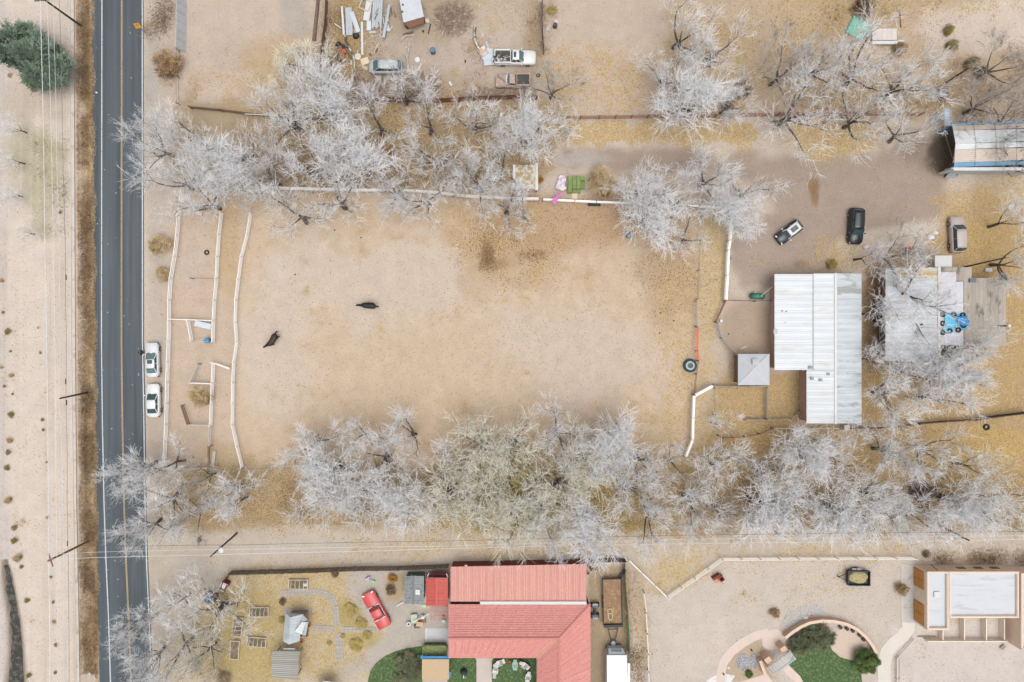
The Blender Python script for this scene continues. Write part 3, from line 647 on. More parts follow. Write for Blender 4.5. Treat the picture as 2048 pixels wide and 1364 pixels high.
# blue tarp on that roof with tyres lying on it
def tyre_mesh():
    m = MB(); m.ring((0, 0, .1), .27, .1, 18, 8, 1.0); return m.mesh('tyre', M('tyre_rubber', (46, 46, 46), .85, .15, 8), True)
TY = tyre_mesh()
def tyre(px, py, z, label, r=1.0, group=None, tilt=0.0, rz=0.0):
    p = P(px, py, z); o = link('tyre', TY, None, p, (0, tilt, rz), (r, r, r)); return tag(o, label, 'tyre', group)
tp = MB(); pts = [(1884, 622), (1908, 628), (1922, 626), (1934, 630), (1934, 655), (1926, 662), (1912, 650), (1904, 668), (1884, 666), (1890, 640)]
blue_tarp = M('blue_tarpaulin', (92, 190, 226), .5, .12, 2, bump=.6)
def cloth_patch(name, poly, z, mat, label, cat, amp=.12, t=.02, step=.25, seed=3, base=None, nz=None):
    """wavy solid cloth filling a px polygon"""
    W = [P(x, y, z) for x, y in poly]; x0 = min(v.x for v in W); x1 = max(v.x for v in W); y0 = min(v.y for v in W); y1 = max(v.y for v in W)
    nx = max(2, int((x1 - x0) / step)); ny = max(2, int((y1 - y0) / step)); step = (x1 - x0) / nx; sy = (y1 - y0) / ny
    gx_ = x0 + step * np.arange(nx + 1); gy_ = y0 + sy * np.arange(ny + 1); A, B = np.meshgrid(gx_, gy_, indexing='ij')
    cA = (A[:-1, :-1] + A[1:, 1:]) / 2; cB = (B[:-1, :-1] + B[1:, 1:]) / 2; ins = inside([(v.x, v.y) for v in W], cA, cB) > 0
    hgt = amp * (fbm(A, B, .9, seed, 3)); ix = -np.ones(A.shape, int); vs = []; fs = []
    for i in range(nx):
        for j in range(ny):
            if ins[i, j]:
                for a, b in ((i, j), (i + 1, j), (i + 1, j + 1), (i, j + 1)):
                    if ix[a, b] < 0: ix[a, b] = len(vs); vs.append((A[a, b], B[a, b], z + hgt[a, b] + t))
                fs.append((ix[i, j], ix[i + 1, j], ix[i + 1, j + 1], ix[i, j + 1]))
    k = len(vs); vs2 = [(x, y, q - t) for x, y, q in vs]; ed = {}
    for f in fs:
        for a, b in zip(f, f[1:] + f[:1]): ed[(a, b)] = ed.get((a, b), 0) + 1
    side = [(b, a, a + k, b + k) for a, b in ed if (b, a) not in ed]
    o = W[0].copy(); o.z = z
    m = MB().add(vs + vs2, fs + [tuple(i + k for i in f[::-1]) for f in fs] + side).build(name, mat, None, o, org=o, smooth=True)
    return tag(m, label, cat)
cloth_patch('tarpaulin', pts, 3.47, blue_tarp, 'torn light blue tarpaulin held down by tyres on the pale roof', 'tarp', .05)
cloth_patch('tarpaulin', [(1913, 634), (1932, 632), (1936, 650), (1924, 652), (1914, 645)], 3.6, M('deep_blue_plastic', (24, 132, 196), .45, .2, 3, bump=.6), 'crumpled deep blue plastic sheet bunched among the roof tyres', 'plastic sheet', .4)
for i, (px, py, w_) in enumerate(((1885, 629, 'top left of the blue tarp'), (1907, 629, 'at the top middle of the blue tarp'), (1925, 630, 'with blue plastic showing through it, top right of the tarp'),
        (1885, 647, 'halfway down the left edge of the blue tarp'), (1899, 662, 'at the bottom of the blue tarp, left of centre'), (1916, 660, 'at the bottom of the roof tarp, right of centre'), (1926, 651, 'on deep blue plastic at the tarp\'s right edge'), (1885, 665, 'faded and dusty at the bottom left of the blue tarp'))):
    tyre(px, py, 3.52, 'old tyre lying ' + w_, 1.0, 'tyres weighing down the roof tarp')
# blue edged metal barn, north east
nb = P(1960, 285, 0); blu = thing('metal_barn', nb, 'open ended metal barn with white and tan roof sheets and blue edge bands', 'barn')
sky = M('blue_roof_metal', (118, 168, 204), .5, .08, 1.5, ov=.03); tanm = M('tan_roof_metal', (216, 199, 184), .6, .06, 1.5, spots=(196, 172, 150), spot_amt=.4, spot_scale=.8, ov=.03)
bw = M('bright_roof_metal', (230, 236, 240), .5, .05, 1, spots=(196, 200, 204), spot_amt=.4, spot_scale=.6, ov=.02)
LX, RX = 1905, 2075
def band(y0, y1, z0, z1, mat, lx0=LX, lx1=LX, name='roof_sheet', rx=RX):
    a0, a1 = P(lx0, y0, z0), P(rx, y0 - 4, z0); b0, b1 = P(lx1, y1, z1), P(rx, y1 - 6, z1)
    if z1 > z0: a0, a1, b0, b1 = b0, b1, a0, a1
    sheets(blu, nb, a0, a1, b0, b1, 2.6, mat, name, 0)
band(246, 251, 3.4, 3.5, sky, 1903, 1904); band(251.3, 261, 3.5, 3.8, tanm, 1904, 1906); band(261.3, 287, 3.8, 4.5, bw, 1906, 1911)
band(287.3, 299, 4.5, 4.2, bw, 1911, 1910); band(299.3, 325, 4.2, 3.5, tanm, 1910, 1908.5); band(325.3, 334, 3.5, 3.2, sky, 1908.5, 1907)
m = MB()
for k in range(16):
    y = 264 + k * 4.0; zz = 4.5 - abs(y - 287) * (.7 / 26 if y < 287 else .7 / 26) + .035; a = P(1911 - abs(y - 287) * .15, y, zz); c = P(2003, y - 2, zz); 
    u = Vector((0, .03, 0)); m.slab([a - nb - u, c - nb - u, c - nb + u, a - nb + u], .03)
tag(m.build('roof_ribs', M('rib_pale', (224, 220, 216), .6), blu), kind='stuff')
top(1907, 334.5, 2075, 341, 3.1, white_paint, blu, nb, 'eave_gutter', .15)
YS = P(0, 336, 3.1).y; YN = P(0, 248, 3.4).y; XW = P(1906, 0, 3.3).x; XE = P(2075, 0, 3.3).x
wall(blu, nb, (XW, YS), (XE, YS), -.1, 3.0, M('white_metal_wall', (206, 208, 210), .6, .06)); wall(blu, nb, (XW, YN), (XE, YN), -.1, 3.3, sky); wall(blu, nb, (XE, YS + .1), (XE, YN - .1), -.1, 3.1, sky)
for px in (1903.5, 1905, 1906): pass
for k in range(4): p = P(1906, 252 + k * 26, 0); MB().box((0, 0, 1.6), (.15, .15, 3.3)).build('post', M('dark_post', (90, 80, 72)), blu, (p.x - nb.x + .5, p.y - nb.y, 0))
bar('tie_bar', P(1884, 250, 1.2), P(1906, 318, 2.6), .1, .1, M('rusty_bar', (150, 134, 120)), blu, nb)
top(1889, 217, 1902, 251, 2.2, M('faded_blue_panel', (178, 196, 210), .7, .08, ov=.05), blu, nb, 'side_roof', .06)
top(1902.2, 215, 1904, 246, 2.3, M('orange_edge', (214, 176, 140)), blu, nb, 'edge_board', .1)
for i, (x0, y0, x1, y1, l_) in enumerate(((1884, 346, 1906, 336, 'narrow white sheet leaning at the south west corner of the blue edged barn'), (1889, 357, 1911, 346, 'slate grey metal sheet tilted against the blue edged barn'), (1914, 352, 1925, 338, 'greyish corrugated sheet leaning on the south wall of the blue edged barn'), (1926, 349, 1963, 343, 'long bright white panel lying below the south wall of the blue edged barn'))):
    a = P(x0, y0, .1); c = P(x1, y0 - 2, .1); d_ = P(x1 + 2, y1, .9); e_ = P(x0 + 8, y1 + 1, .9)
    tag(MB().slab([a, c, d_, e_], .04).build('metal_sheet', [bw, M('slate_sheet', (176, 186, 196), .6), M('worn_sheet', (196, 194, 190), .7, .2), bw][i], None, a, org=a), l_, 'metal sheet')
# stacked planks by that barn
for i in range(5):
    a = P(1861 + i * 1.5, 239 - i * 2.7 + 3, .25 + .05 * i); c = P(1889, 235 - i * 2.7 + 3, .25 + .05 * i)
    o = bar('plank', a, c, .14, .06, M('pale_plank', (206, 204, 200), .8, .15, 3, ov=.1), None, (0, 0, 0)); tag(o, 'weathered plank in the stack west of the blue edged barn', 'plank', 'planks stacked beside the blue edged barn')
o = bar('beam', P(1858, 243, .3), P(1882, 240.5, .3), .3, .25, M('grey_beam', (178, 170, 164), .9, .2), None, (0, 0, 0)); tag(o, 'thick grey beam lying below the stacked planks by the blue edged barn', 'beam')
# red roofed house
ro = P(1040, 1240, 0); red = thing('red_roofed_house', ro, 'long single storey house with a coral red ribbed metal roof and south wing', 'house')
rr1 = M('coral_roof_leafy', (224, 158, 148), .55, .06, 2, spots=(218, 180, 144), spot_amt=.42, spot_scale=5, ov=.03)
rr2 = M('coral_roof', (230, 154, 146), .55, .05, 2, spots=(238, 200, 182), spot_amt=.4, spot_scale=6, ov=.02)
sheets(red, ro, P(901, 1203, 3.05), P(1173, 1203, 3.05), P(901, 1133.5, 2.5), P(1173, 1128, 2.5), .95, rr1, ribs=3)
Zr, Ze = 4.7, 3.1; A = lambda x, y, z: P(x, y, z)
sheets(red, ro, A(897, 1277, Zr), A(1118, 1277, Zr), A(897, 1208.5, Ze + .05), A(1180.5, 1208.5, Ze + .05), .95, rr2, ribs=3)
sheets(red, ro, A(897, 1277.4, Zr), A(1117, 1277.4, Zr), A(897, 1316, Ze), A(1074.5, 1316, Ze), .95, rr2, ribs=3)
sheets(red, ro, A(1118.4, 1420, Zr), A(1118.4, 1277.5, Zr), A(1181, 1420, Ze), A(1181, 1208.5, Ze), .95, rr2, ribs=3)
sheets(red, ro, A(1117.8, 1420, Zr), A(1117.8, 1277.5, Zr), A(1073.5, 1420, Ze), A(1074.5, 1316.5, Ze), .95, rr2, ribs=3)
m = MB()
for k in range(14):
    y = 1213 + k * 4.7; q = (y - 1208.5) / 68.5; zz = Ze + (Zr - Ze) * q + .09; a = A(898, y, zz) - ro; c = A(1180 - 62 * q, y, zz) - ro; u = Vector((0, .035, 0)); m.slab([a - u, c - u, c + u, a + u], .04)
tag(m.build('tile_steps', M('coral_roof_step', (226, 150, 142), .6), red), kind='stuff')
vc = M('coral_cap', (206, 128, 122), .6, .05)
for a, c in ((A(896, 1277.2, Zr + .1), A(1118, 1277.2, Zr + .1)), (A(1118, 1277.2, Zr + .1), A(1181, 1208, Ze + .12)), (A(1118.2, 1278, Zr + .1), A(1118.2, 1420, Zr + .1))): bar('ridge_cap', a, c, .22, .05, vc, red, ro)
bar('valley_flashing', A(1118, 1277.5, Zr + .03), A(1074, 1316.5, Ze + .08), .3, .04, M('leafy_flashing', (206, 164, 130), .9, .2, 5), red, ro)
bar('ridge_flashing', P(960, 1205.8, 3.22), P(1173, 1205.8, 3.22), .4, .06, M('white_flashing', (226, 226, 228), .7, .06, 5, spots=(196, 186, 180), spot_amt=.36, spot_scale=5), red, ro)
rw = M('dark_red_wall', (132, 66, 62), .9, .12, 2)
x0, x1 = P(903, 0, 2.5).x, P(1171, 0, 2.5).x; yn = P(0, 1134, 2.5).y - .15; ym = P(0, 1206, 3).y
wall(red, ro, (x0, yn), (x1, yn + .35), -.1, 2.42, rw); wall(red, ro, (x0 + .1, yn - .1), (x0 + .1, ym), -.1, 2.42, rw); wall(red, ro, (x1 - .1, yn + .2), (x1 - .1, ym), -.1, 2.42, rw)
x2, x3 = P(900, 0, 3.1).x + .1, P(1178, 0, 3.1).x - .1; ys_ = P(0, 1313, 3.1).y + .4; xq = P(1077, 0, 3.1).x + .3
wall(red, ro, (x2, ym), (x2, ys_), -.1, 3.0, rw); wall(red, ro, (x2 + .1, ys_), (xq, ys_), -.1, 3.0, rw); wall(red, ro, (xq + .1, ys_), (xq + .1, P(0, 1420, 3).y), -.1, 3.0, rw); wall(red, ro, (x3, ym), (x3, P(0, 1420, 3).y), -.1, 3.0, rw)
MB().box((0, 0, .05), (.35, .2, .1)).build('wall_lamp', white_paint, red, P(932, 1131, 2.3) - ro)
# grey shed and red shed
def gable_shed(name, label, x0, y0, x1, y1, xr, ze, zr, mat, wmat, cap, width=.5, ribs=1, cat='shed', ridge='v'):
    o = P((x0 + x1) / 2, (y0 + y1) / 2, 0); t = thing(name, o, label, cat)
    sheets(t, o, P(xr, y0, zr), P(xr, y1, zr), P(x0, y0, ze), P(x0, y1, ze), width, mat, 'roof_sheet', ribs); sheets(t, o, P(xr, y0, zr), P(xr, y1, zr), P(x1, y0, ze), P(x1, y1, ze), width, mat, 'roof_sheet', ribs)
    bar('ridge_cap', P(xr, y0 - .5, zr + .06), P(xr, y1 + .5, zr + .06), .25, .05, cap, t, o)
    a = P(x0, y0, ze); c = P(x1, y1, ze); rect_walls(t, o, a.x + .15, c.y + .2, c.x - .15, a.y - .2, -.05, ze - .12, wmat, .1)
    for yy in (a.y - .21, c.y + .21):   # gable triangles
        r_ = P(xr, y0, zr); m = MB(); q = [Vector((a.x + .15, yy, ze - .13)), Vector((c.x - .15, yy, ze - .13)), Vector((r_.x, yy, zr - .16))]
        m.add([v - o + Vector((0, s, 0)) for s in (-.04, .04) for v in q], [(0, 1, 2), (5, 4, 3), (0, 3, 4, 1), (1, 4, 5, 2), (2, 5, 3, 0)]).build('gable', wmat, t)
    return t, o
gt, go = gable_shed('shed', 'grey shingled garden shed with a white square skylight and green gable', 809, 1152, 848, 1208, 826.5, 2.3, 2.8, M('grey_shingle', (158, 163, 163), .9, .1, 4, spots=(132, 138, 140), spot_amt=.45, spot_scale=3, ov=.05), M('sage_green_wall', (128, 160, 148), .9), M('grey_cap', (128, 132, 132)))
MB().box((0, 0, .05), (.62, .68, .12)).build('skylight', white_paint, gt, P(835.5, 1184, 2.66) - go)
for dx in (-.25, .25): MB().box((0, 0, 0), (.3, .05, .3)).build('window', M('pale_window', (210, 220, 215), .4), gt, P(827 , 1151, 1.7) - go + Vector((dx, .02, 0)))
rt, ro2 = gable_shed('shed', 'red garden shed with ribbed red roof and a white framed open porch', 852, 1156, 896, 1212, 873, 2.5, 3.0, M('red_shed_roof', (208, 96, 86), .6, .08, 3, ov=.03), M('red_shed_wall', (176, 58, 52), .9), M('red_cap', (216, 108, 98)), .45, 1)
porch = M('dark_maroon', (92, 28, 34), .9)
top(853, 1146, 896, 1155.6, 2.1, porch, rt, ro2, 'porch_shade_panel', .08)  # dark panel near eave height, coloured as the shade in the open front
for a, c in (((854, 1155), (896, 1155.5)), ((858, 1146), (854, 1155)), ((893, 1147), (896, 1155))): bar('white_rail', P(*a, 2.2), P(*c, 2.2), .1, .1, white_paint, rt, ro2)
# small blue framed shelter
so = P(871, 1338, 0); sh = thing('shelter', so, 'square tan flat roofed shelter with a bright blue timber frame', 'shelter')
top(844, 1318.5, 898, 1359, 2.6, M('tan_panel', (208, 178, 142), .7, .03, 2), sh, so, 'roof', .1)
bl = M('bright_blue_paint', (40, 140, 200), .6)
top(842, 1312.5, 900, 1318, 2.45, bl, sh, so, 'beam', .15); top(841, 1311, 846, 1317, 2.62, bl, sh, so, 'bracket', .1); top(896, 1311.5, 902, 1316.5, 2.62, bl, sh, so, 'bracket', .1); top(898.5, 1344, 902, 1354, 2.45, bl, sh, so, 'bracket', .2)
for px, py in ((845, 1316), (897, 1316), (845, 1357), (897, 1357)): p = P(px, py, 2.4); MB().box((0, 0, 1.2), (.14, .14, 2.4)).build('post', bl, sh, (p.x - so.x, p.y - so.y, 0))
# adobe building with parapets
ao = P(1930, 1190, 0); ad = thing('adobe_building', ao, 'tan stucco building with white flat roofs, raised parapets and two orange garage doors', 'building')
stu = M('tan_stucco', (258, 232, 210), .9, .05, 1.2, bump=.25); stu2 = M('pale_stucco', (262, 246, 226), .9, .05, 1.2, bump=.25); wr = M('white_flat_roof', (216, 219, 224), .7, .04, .8, spots=(200, 204, 210), spot_amt=.42, spot_scale=.7, streak=(.4, 2, 1))
def block(x0, y0, x1, y1, zr, zp, t=.28, wmat=stu, skip='', cap=None):
    a = P(x0, y0, zp); c = P(x1, y1, zp); X0, X1, Y0, Y1 = a.x, c.x, c.y, a.y
    if 'n' not in skip: wall(ad, ao, (X0, Y1 - t / 2), (X1, Y1 - t / 2), -.1, zp, wmat, t)
    if 's' not in skip: wall(ad, ao, (X0, Y0 + t / 2), (X1, Y0 + t / 2), -.1, zp, wmat, t)
    if 'w' not in skip: wall(ad, ao, (X0 + t / 2, Y0 + t), (X0 + t / 2, Y1 - t), -.1, zp, stu2 if cap == 'w' else wmat, t)
    if 'e' not in skip: wall(ad, ao, (X1 - t / 2, Y0 + t), (X1 - t / 2, Y1 - t), -.1, zp, wmat, t)
    MB().box(((X0 + X1) / 2 - ao.x, (Y0 + Y1) / 2 - ao.y, zr - .05), (X1 - X0 - 2 * t + .02, Y1 - Y0 - 2 * t + .02, .1)).build('flat_roof', wr, ad)
    k = [P(x0, y0, zp) - ao, P(x1, y0, zp) - ao, P(x1, y1, zp) - ao, P(x0, y1, zp) - ao]; w_ = t * .55; cm = M('parapet_cap', (238, 222, 208), .9, .04)
    for i, (q, r_) in enumerate(zip(k, k[1:] + k[:1])):
        if 'nesw'[i] in skip: continue
        ins = Vector(((k[0] + k[2]) / 2)) - (q + r_) / 2; ins.z = 0; ins = ins.normalized() * t / 2
        bar('parapet_cap', q + ins + Vector((0, 0, .03)), r_ + ins + Vector((0, 0, .03)), w_, .05, cm, ad, (0, 0, 0))
block(1854, 1143, 1898, 1260, 2.55, 2.9, cap='w'); block(1898.2, 1143, 2038, 1236, 2.7, 3.0, skip='')
block(2042, 1146, 2140, 1300, 2.7, 3.0)
MB().box((0, 0, .05), (.75, .75, .2)).build('skylight', white_paint, ad, P(1873, 1188.5, 2.6) - ao)
# north wing top edge
gd = M('orange_wood', (222, 156, 78), .7, .1, 3, streak=(1, 1, 4)); xw = P(1854, 0, 2.9).x
for y0, y1 in ((1139, 1175), (1204, 1246)):
    ya = P(0, y0, 1.2).y; yb = P(0, y1, 1.2).y; g = MB().box((0, 0, 0), (.1, ya - yb, 2.2)).build('garage_door', M('orange_frame', (196, 124, 56), .7), ad, (xw - .04 - ao.x, (ya + yb) / 2 - ao.y, 1.15))
    for i in range(2):
        for j in range(2): MB().box((0, 0, 0), (.05, (ya - yb) / 2 - .12, .98)).build('door_panel', gd, g, (-.06, (-.5 + i) * (ya - yb) / 2, -.52 + 1.04 * j))
for py, zz in ((1157, 2.0), (1176, 1.7), (1194, 1.9)): MB().box((0, 0, 0), (.2, .25, .3)).build('wall_lamp', M('black_iron', (40, 40, 42), .6), ad, P(1851, py, zz) - ao - Vector((.25, 0, 0)))
yn = P(0, 1143, 3).y
for px in (1921, 1955, 1988): MB().box((0, 0, 0), (1.1, .08, .7)).build('window', M('brown_window', (132, 98, 72), .4), ad, (P(px, 0, 1.5).x - ao.x, yn + .03 - ao.y, 1.6))
bar('gutter_spout', P(1861, 1128, 2), P(1876, 1141, 2.9), .08, .08, M('black_iron', None), ad, ao)
# low pen walls south of it
pw = M('pen_wall', (256, 242, 226), .9, .05)
for i, (a, c, l_) in enumerate((((1855, 1283), (2016, 1283), 'long low stucco wall closing the south side of the adobe pens'), ((1886, 1262), (1886, 1280), 'short cross wall at the west end of the adobe pens'), ((1929, 1238), (1929, 1280), 'second low cross wall from the west in the adobe pens'), ((1973, 1238), (1973, 1280), 'third low cross wall from the west in the adobe pens'), ((2009, 1238), (2009, 1280), 'easternmost low cross wall of the adobe pens'))):
    p, q = P(*a, 1.0), P(*c, 1.0); o = Vector((p.x, p.y, 0)); w_ = MB().box(((q.x - p.x) / 2, (q.y - p.y) / 2, .5), (max(.12, abs(q.x - p.x)), max(.12, abs(q.y - p.y)), 1.04)).build('pen_wall', pw, None, o); tag(w_, l_, 'wall')
# ------------------------------------------------------------ fences
def fence(pts, h, rails, label, rmat, pmat=None, rw=.09, rt=.12, step=2.9, pr=.11, name='rail_fence', closed=False, cat='fence', ph=.12):
    """pts: px positions of the TOP rail; rails: heights of each rail"""
    W = [P(x, y, h) for x, y in pts]; o = Vector((W[0].x, W[0].y, 0)); t = thing(name, o, label, cat); pmat = pmat or rmat
    for a, b in zip(W[:-1], W[1:]):
        L_ = (b - a).length; n = max(1, round(L_ / step))
        for i in range(n):
            p = a.lerp(b, i / n); q = a.lerp(b, (i + 1) / n); g = (q - p).normalized() * .01
            for z in rails:
                j = random.uniform(-.02, .02); bar('rail', (p.x + g.x, p.y + g.y, z + j), (q.x - g.x, q.y - g.y, z + random.uniform(-.02, .02)), rw, rt, rmat, t, o)
            link('post', unit(pmat), t, (p.x - o.x, p.y - o.y, (h + ph) / 2), (0, 0, math.atan2(b.y - a.y, b.x - a.x)), (pr, pr, h + ph))
    p = W[-1]; link('post', unit(pmat), t, (p.x - o.x, p.y - o.y, (h + ph) / 2), (0, 0, 0), (pr, pr, h + ph))
    return t
vin = M('white_rail_paint', (270, 266, 260), .6, .06, 2, ov=.04); agw = M('aged_white_rail', (212, 206, 198), .8, .12, 3, ov=.06); gal = M('dull_pipe', (168, 162, 156), .7, .15, 2); rust = M('rusty_pipe', (150, 108, 84), .85, .2, 3, ov=.08); brn = M('brown_timber', (128, 100, 80), .9, .2, 3, ov=.1)
grey_w = M('grey_timber', (168, 160, 150), .9, .18, 3, ov=.08); wirem = M('fence_wire', (128, 120, 112), .7)
R3 = [.42, .82, 1.22]
fence([(362, 372), (354, 430), (351, 470), (346, 512), (338, 556), (335, 600), (334, 684), (331, 765), (329, 850), (326, 918)], 1.3, R3, 'three rail white fence nearest the road, bordering the small pens', vin)
fence([(440, 425), (435, 468), (432, 513), (430, 557), (426, 600), (424, 641), (423, 684)], 1.3, R3, 'white rail fence between the pens and the lane, north half', vin)
fence([(424, 725), (422, 767), (420, 810), (418, 852)], 1.3, R3, 'white rail fence between the pens and the lane, beside the round dry mound', vin)
fence([(418, 852), (418, 893)], 1.25, [.6, 1.2], 'short worn two rail stretch south of the white pen fence', agw, gal)
fence([(499, 425), (492, 468), (480, 513), (474, 558), (469, 600), (468, 645), (471, 684), (465, 724), (463, 766), (462, 850), (472, 895), (482, 936)], 1.3, R3, 'long curving white rail fence along the west side of the sand paddock', vin)
fence([(336, 638), (423, 641)], 1.2, [.5, 1.15], 'white cross fence between the two west pens', vin)
fence([(373, 641), (381, 683)], 1.2, [.4, .8, 1.15], 'short slanting white gate panel hanging off the cross fence', vin, step=9)
fence([(381, 683), (419, 684)], 1.1, [1.05], 'single thin rail beside the blue bin', agw, gal, .05, .05)
fence([(422, 725), (458, 738)], 1.2, [.5, 1.15], 'open white gate slanting east from the pen corner', vin, step=9)
fence([(395, 728), (378, 766)], 1.2, [.4, .8, 1.15], 'weathered slanting gate above the round dry mound', agw, gal, step=9)
fence([(378, 766), (422, 768)], 1.2, [.6, 1.15], 'short white rail fence just above the round dry mound', vin)
fence([(361, 811), (374, 850)], 1.2, [.4, .8, 1.15], 'brown slanting gate in the south pen', rust, gal, step=9)
fence([(374, 850), (418, 852)], 1.2, [.6, 1.15], 'pale rail fence below the round dry mound', agw)
fence([(380, 556), (430, 557)], 1.1, [1.05], 'single rusty rail crossing the north pen', rust, rust, .06, .06, 9)
fence([(416, 893), (414, 945)], 1.1, [.6, 1.05], 'rusty brown two rail fence near the south west corner', rust)
fence([(371, 938), (418, 936)], 1.0, [.9], 'thick pale log rail at the bottom of the pens', M('peeled_log', (204, 188, 172), .9, .15, 4), grey_w, .2, .2)
fence([(420, 936), (459, 946), (482, 936)], 1.0, [.9], 'thin bent pale rail linking the pens to the paddock corner', agw, gal, .06, .06)
o = bar('plank', P(429, 902, .3), P(425, 935, .25), .42, .06, agw, None, (0, 0, 0)); tag(o, 'wide pale plank lying at the south end of the pens', 'plank')
# north side of the paddock: one broad top board
fence([(440, 374), (520, 374), (580, 376), (700, 379), (830, 381), (880, 385), (930, 391), (1030, 396), (1078, 397)], 1.3, [.7, 1.25], 'white board fence along the north side of the paddock, under the trees', M('chalk_board', (246, 240, 230), .8, .08, 3, ov=.05), brn, .3, .07, 4.2)
fence([(1086, 398), (1150, 401), (1193, 403), (1270, 406), (1343, 410), (1400, 412), (1460, 414)], 1.3, [.7, 1.25], 'white board fence along the paddock\'s north side, from the pink cloth to the corner trees', vin, brn, .2, .07, 3.9)
fence([(1462, 413), (1465, 440), (1461, 480), (1458, 500), (1456, 550), (1453, 600)], 1.4, [.7, 1.35], 'heavy white fence running south beside the parking yard', vin, gal, .3, .09, 3.4)
fence([(1405, 432), (1402, 480), (1399, 540), (1397, 598)], 1.2, [.6, 1.1], 'thin wire fence down the east side of the paddock', wirem, grey_w, .035, .035, 3.2)
fence([(1394, 602), (1394, 652)], 1.2, [.6, 1.15], 'pale pipe fence above the orange rails', gal, gal, .1, .06, 4)
fence([(1396, 654), (1395, 702), (1397, 721)], 1.3, [1.2], 'bright orange plastic barrier fence beside the giant tyre', M('orange_mesh', (232, 116, 80), .7, .08), rust, .28, .06, 3.4)
fence([(1398, 722), (1394, 748), (1390, 790)], 1.2, [.6, 1.1], 'rusty wire fence below the orange barrier', rust, rust, .06, .06, 3.2)
fence([(1391, 791), (1426, 772)], 1.4, [.8, 1.35], 'white fence board angling up east of the paddock', vin, gal, .34, .09, 9)
fence([(1389, 791), (1387, 836), (1386, 880), (1372, 914)], 1.4, [.8, 1.35], 'white board fence closing the south east corner of the paddock', vin, gal, .3, .09, 3.2)
fence([(482, 938), (640, 937), (860, 938), (960, 937)], 1.1, [.55, 1.05], 'thin wire fence along the south side of the paddock', wirem, grey_w, .03, .03, 3.6)
fence([(1454, 600), (1512, 602), (1546, 600)], 1.1, [.55, 1.05], 'thin brown rail fence beside the green tank', brn, brn, .05, .05)
fence([(1452, 602), (1433, 643)], 1.1, [.5, 1.05], 'short rusty rail fence angling down from the white fence', rust, rust, .12, .07)
fence([(1436, 645), (1444, 676), (1475, 708)], 1.1, [.55, 1.05], 'grey pipe fence leading to the hip roofed pavilion', gal, gal, .12, .06)
fence([(1426, 773), (1460, 774), (1536, 773)], 1.2, [.5, 1.1], 'grey timber fence below the pavilion', grey_w, grey_w, .16, .09)
fence([(1430, 776), (1431, 830), (1438, 872)], 1.1, [.55, 1.05], 'thin leaning wire fence on the west side of the leafy pen', wirem, brn, .04, .04)
fence([(1536, 775), (1535, 838)], 1.1, [.5, 1.05], 'grey double rail fence on the east side of the leafy pen', grey_w, grey_w, .16, .08)
fence([(1490, 840), (1535, 840), (1583, 838), (1603, 822)], 1.1, [.5, 1.05], 'grey pole fence below the leafy pen, ending at the barn', grey_w, grey_w, .1, .1)
fence([(1446, 876), (1490, 874), (1520, 868), (1546, 857)], .9, [.8], 'curved red brown pipe rail south of the leafy pen', M('red_brown_pipe', (140, 84, 70), .7), brn, .13, .1)
fence([(1548, 857), (1620, 858), (1680, 857)], 1.0, [.5, .95], 'thin white rail fence in front of the barn\'s south end', agw, gal, .08, .06)
fence([(1700, 857), (1760, 857), (1840, 850)], 1.2, [.3, .7, 1.1], 'dark board fence east of the barn\'s south end', brn, brn, .1, .16)
fence([(1840, 848), (1890, 844), (1965, 840)], 1.3, [.4, .8, 1.2], 'dark purplish board fence with a pale top rail, right of the trees', M('dark_purplish_board', (104, 80, 80), .9, .2, ov=.08), brn, .12, .2)
fence([(1968, 838), (2010, 832), (2060, 826)], 1.4, [.35, .7, 1.05, 1.35], 'darkest board fence reaching the right edge beside the lone tyre', M('charred_board', (78, 62, 62), .9, .2, ov=.08), brn, .12, .24)
# brown fences of the yards
fence([(376, 212), (440, 218), (500, 226), (590, 234), (660, 236)], 1.3, [.4, .8, 1.2], 'old brown fence with a long pale pole along the north field', brn, brn, .1, .1, 3.4)
o = bar('pole', P(490, 228, 1.5), P(610, 234, 1.5), .12, .12, agw, None, (0, 0, 0)); tag(o, 'long pale pole resting along the top of the old brown fence', 'pole')
rb = M('red_brown_board', (146, 96, 70), .9, .15, 3, ov=.1)
fence([(690, 193), (760, 195), (870, 198), (940, 193), (1030, 190), (1075, 192)], 1.7, [.25, .6, .95, 1.3, 1.62], 'red brown board fence along the south side of the scrap yard', rb, rb, .05, .3, 2.8)
fence([(650, -6), (648, 40), (641, 90), (636, 160)], 1.6, [.25, .6, .95, 1.3], 'dark leaning board fence on the west side of the scrap yard', brn, brn, .05, .3, 2.8)
fence([(1085, -6), (1085, 50), (1088, 100)], 1.6, [.3, .7, 1.1, 1.5], 'dark board fence on the east side of the scrap yard', M('dark_board', (112, 90, 78), .9, .2, ov=.1), brn, .05, .28, 3.2)
fence([(1085, 232), (1200, 231), (1330, 229), (1400, 229)], 1.5, [.2, .5, .8, 1.1, 1.4], 'reddish five rail fence between the two northern plots, left half', M('reddish_rail', (176, 138, 120), .85, .12, ov=.08), rust, .06, .08, 2.4)
fence([(1400, 229), (1470, 227), (1560, 225), (1700, 225), (1850, 224)], 1.5, [.2, .5, .8, 1.1, 1.4], 'reddish five rail fence between the two northern plots, right half', M('reddish_rail', None), rust, .06, .08, 2.4)
fence([(352, 96), (351, 150), (352, 205)], 1.2, [.4, 1.1], 'sagging wire fence through brown weeds by the north field', wirem, grey_w, .03, .03, 3)
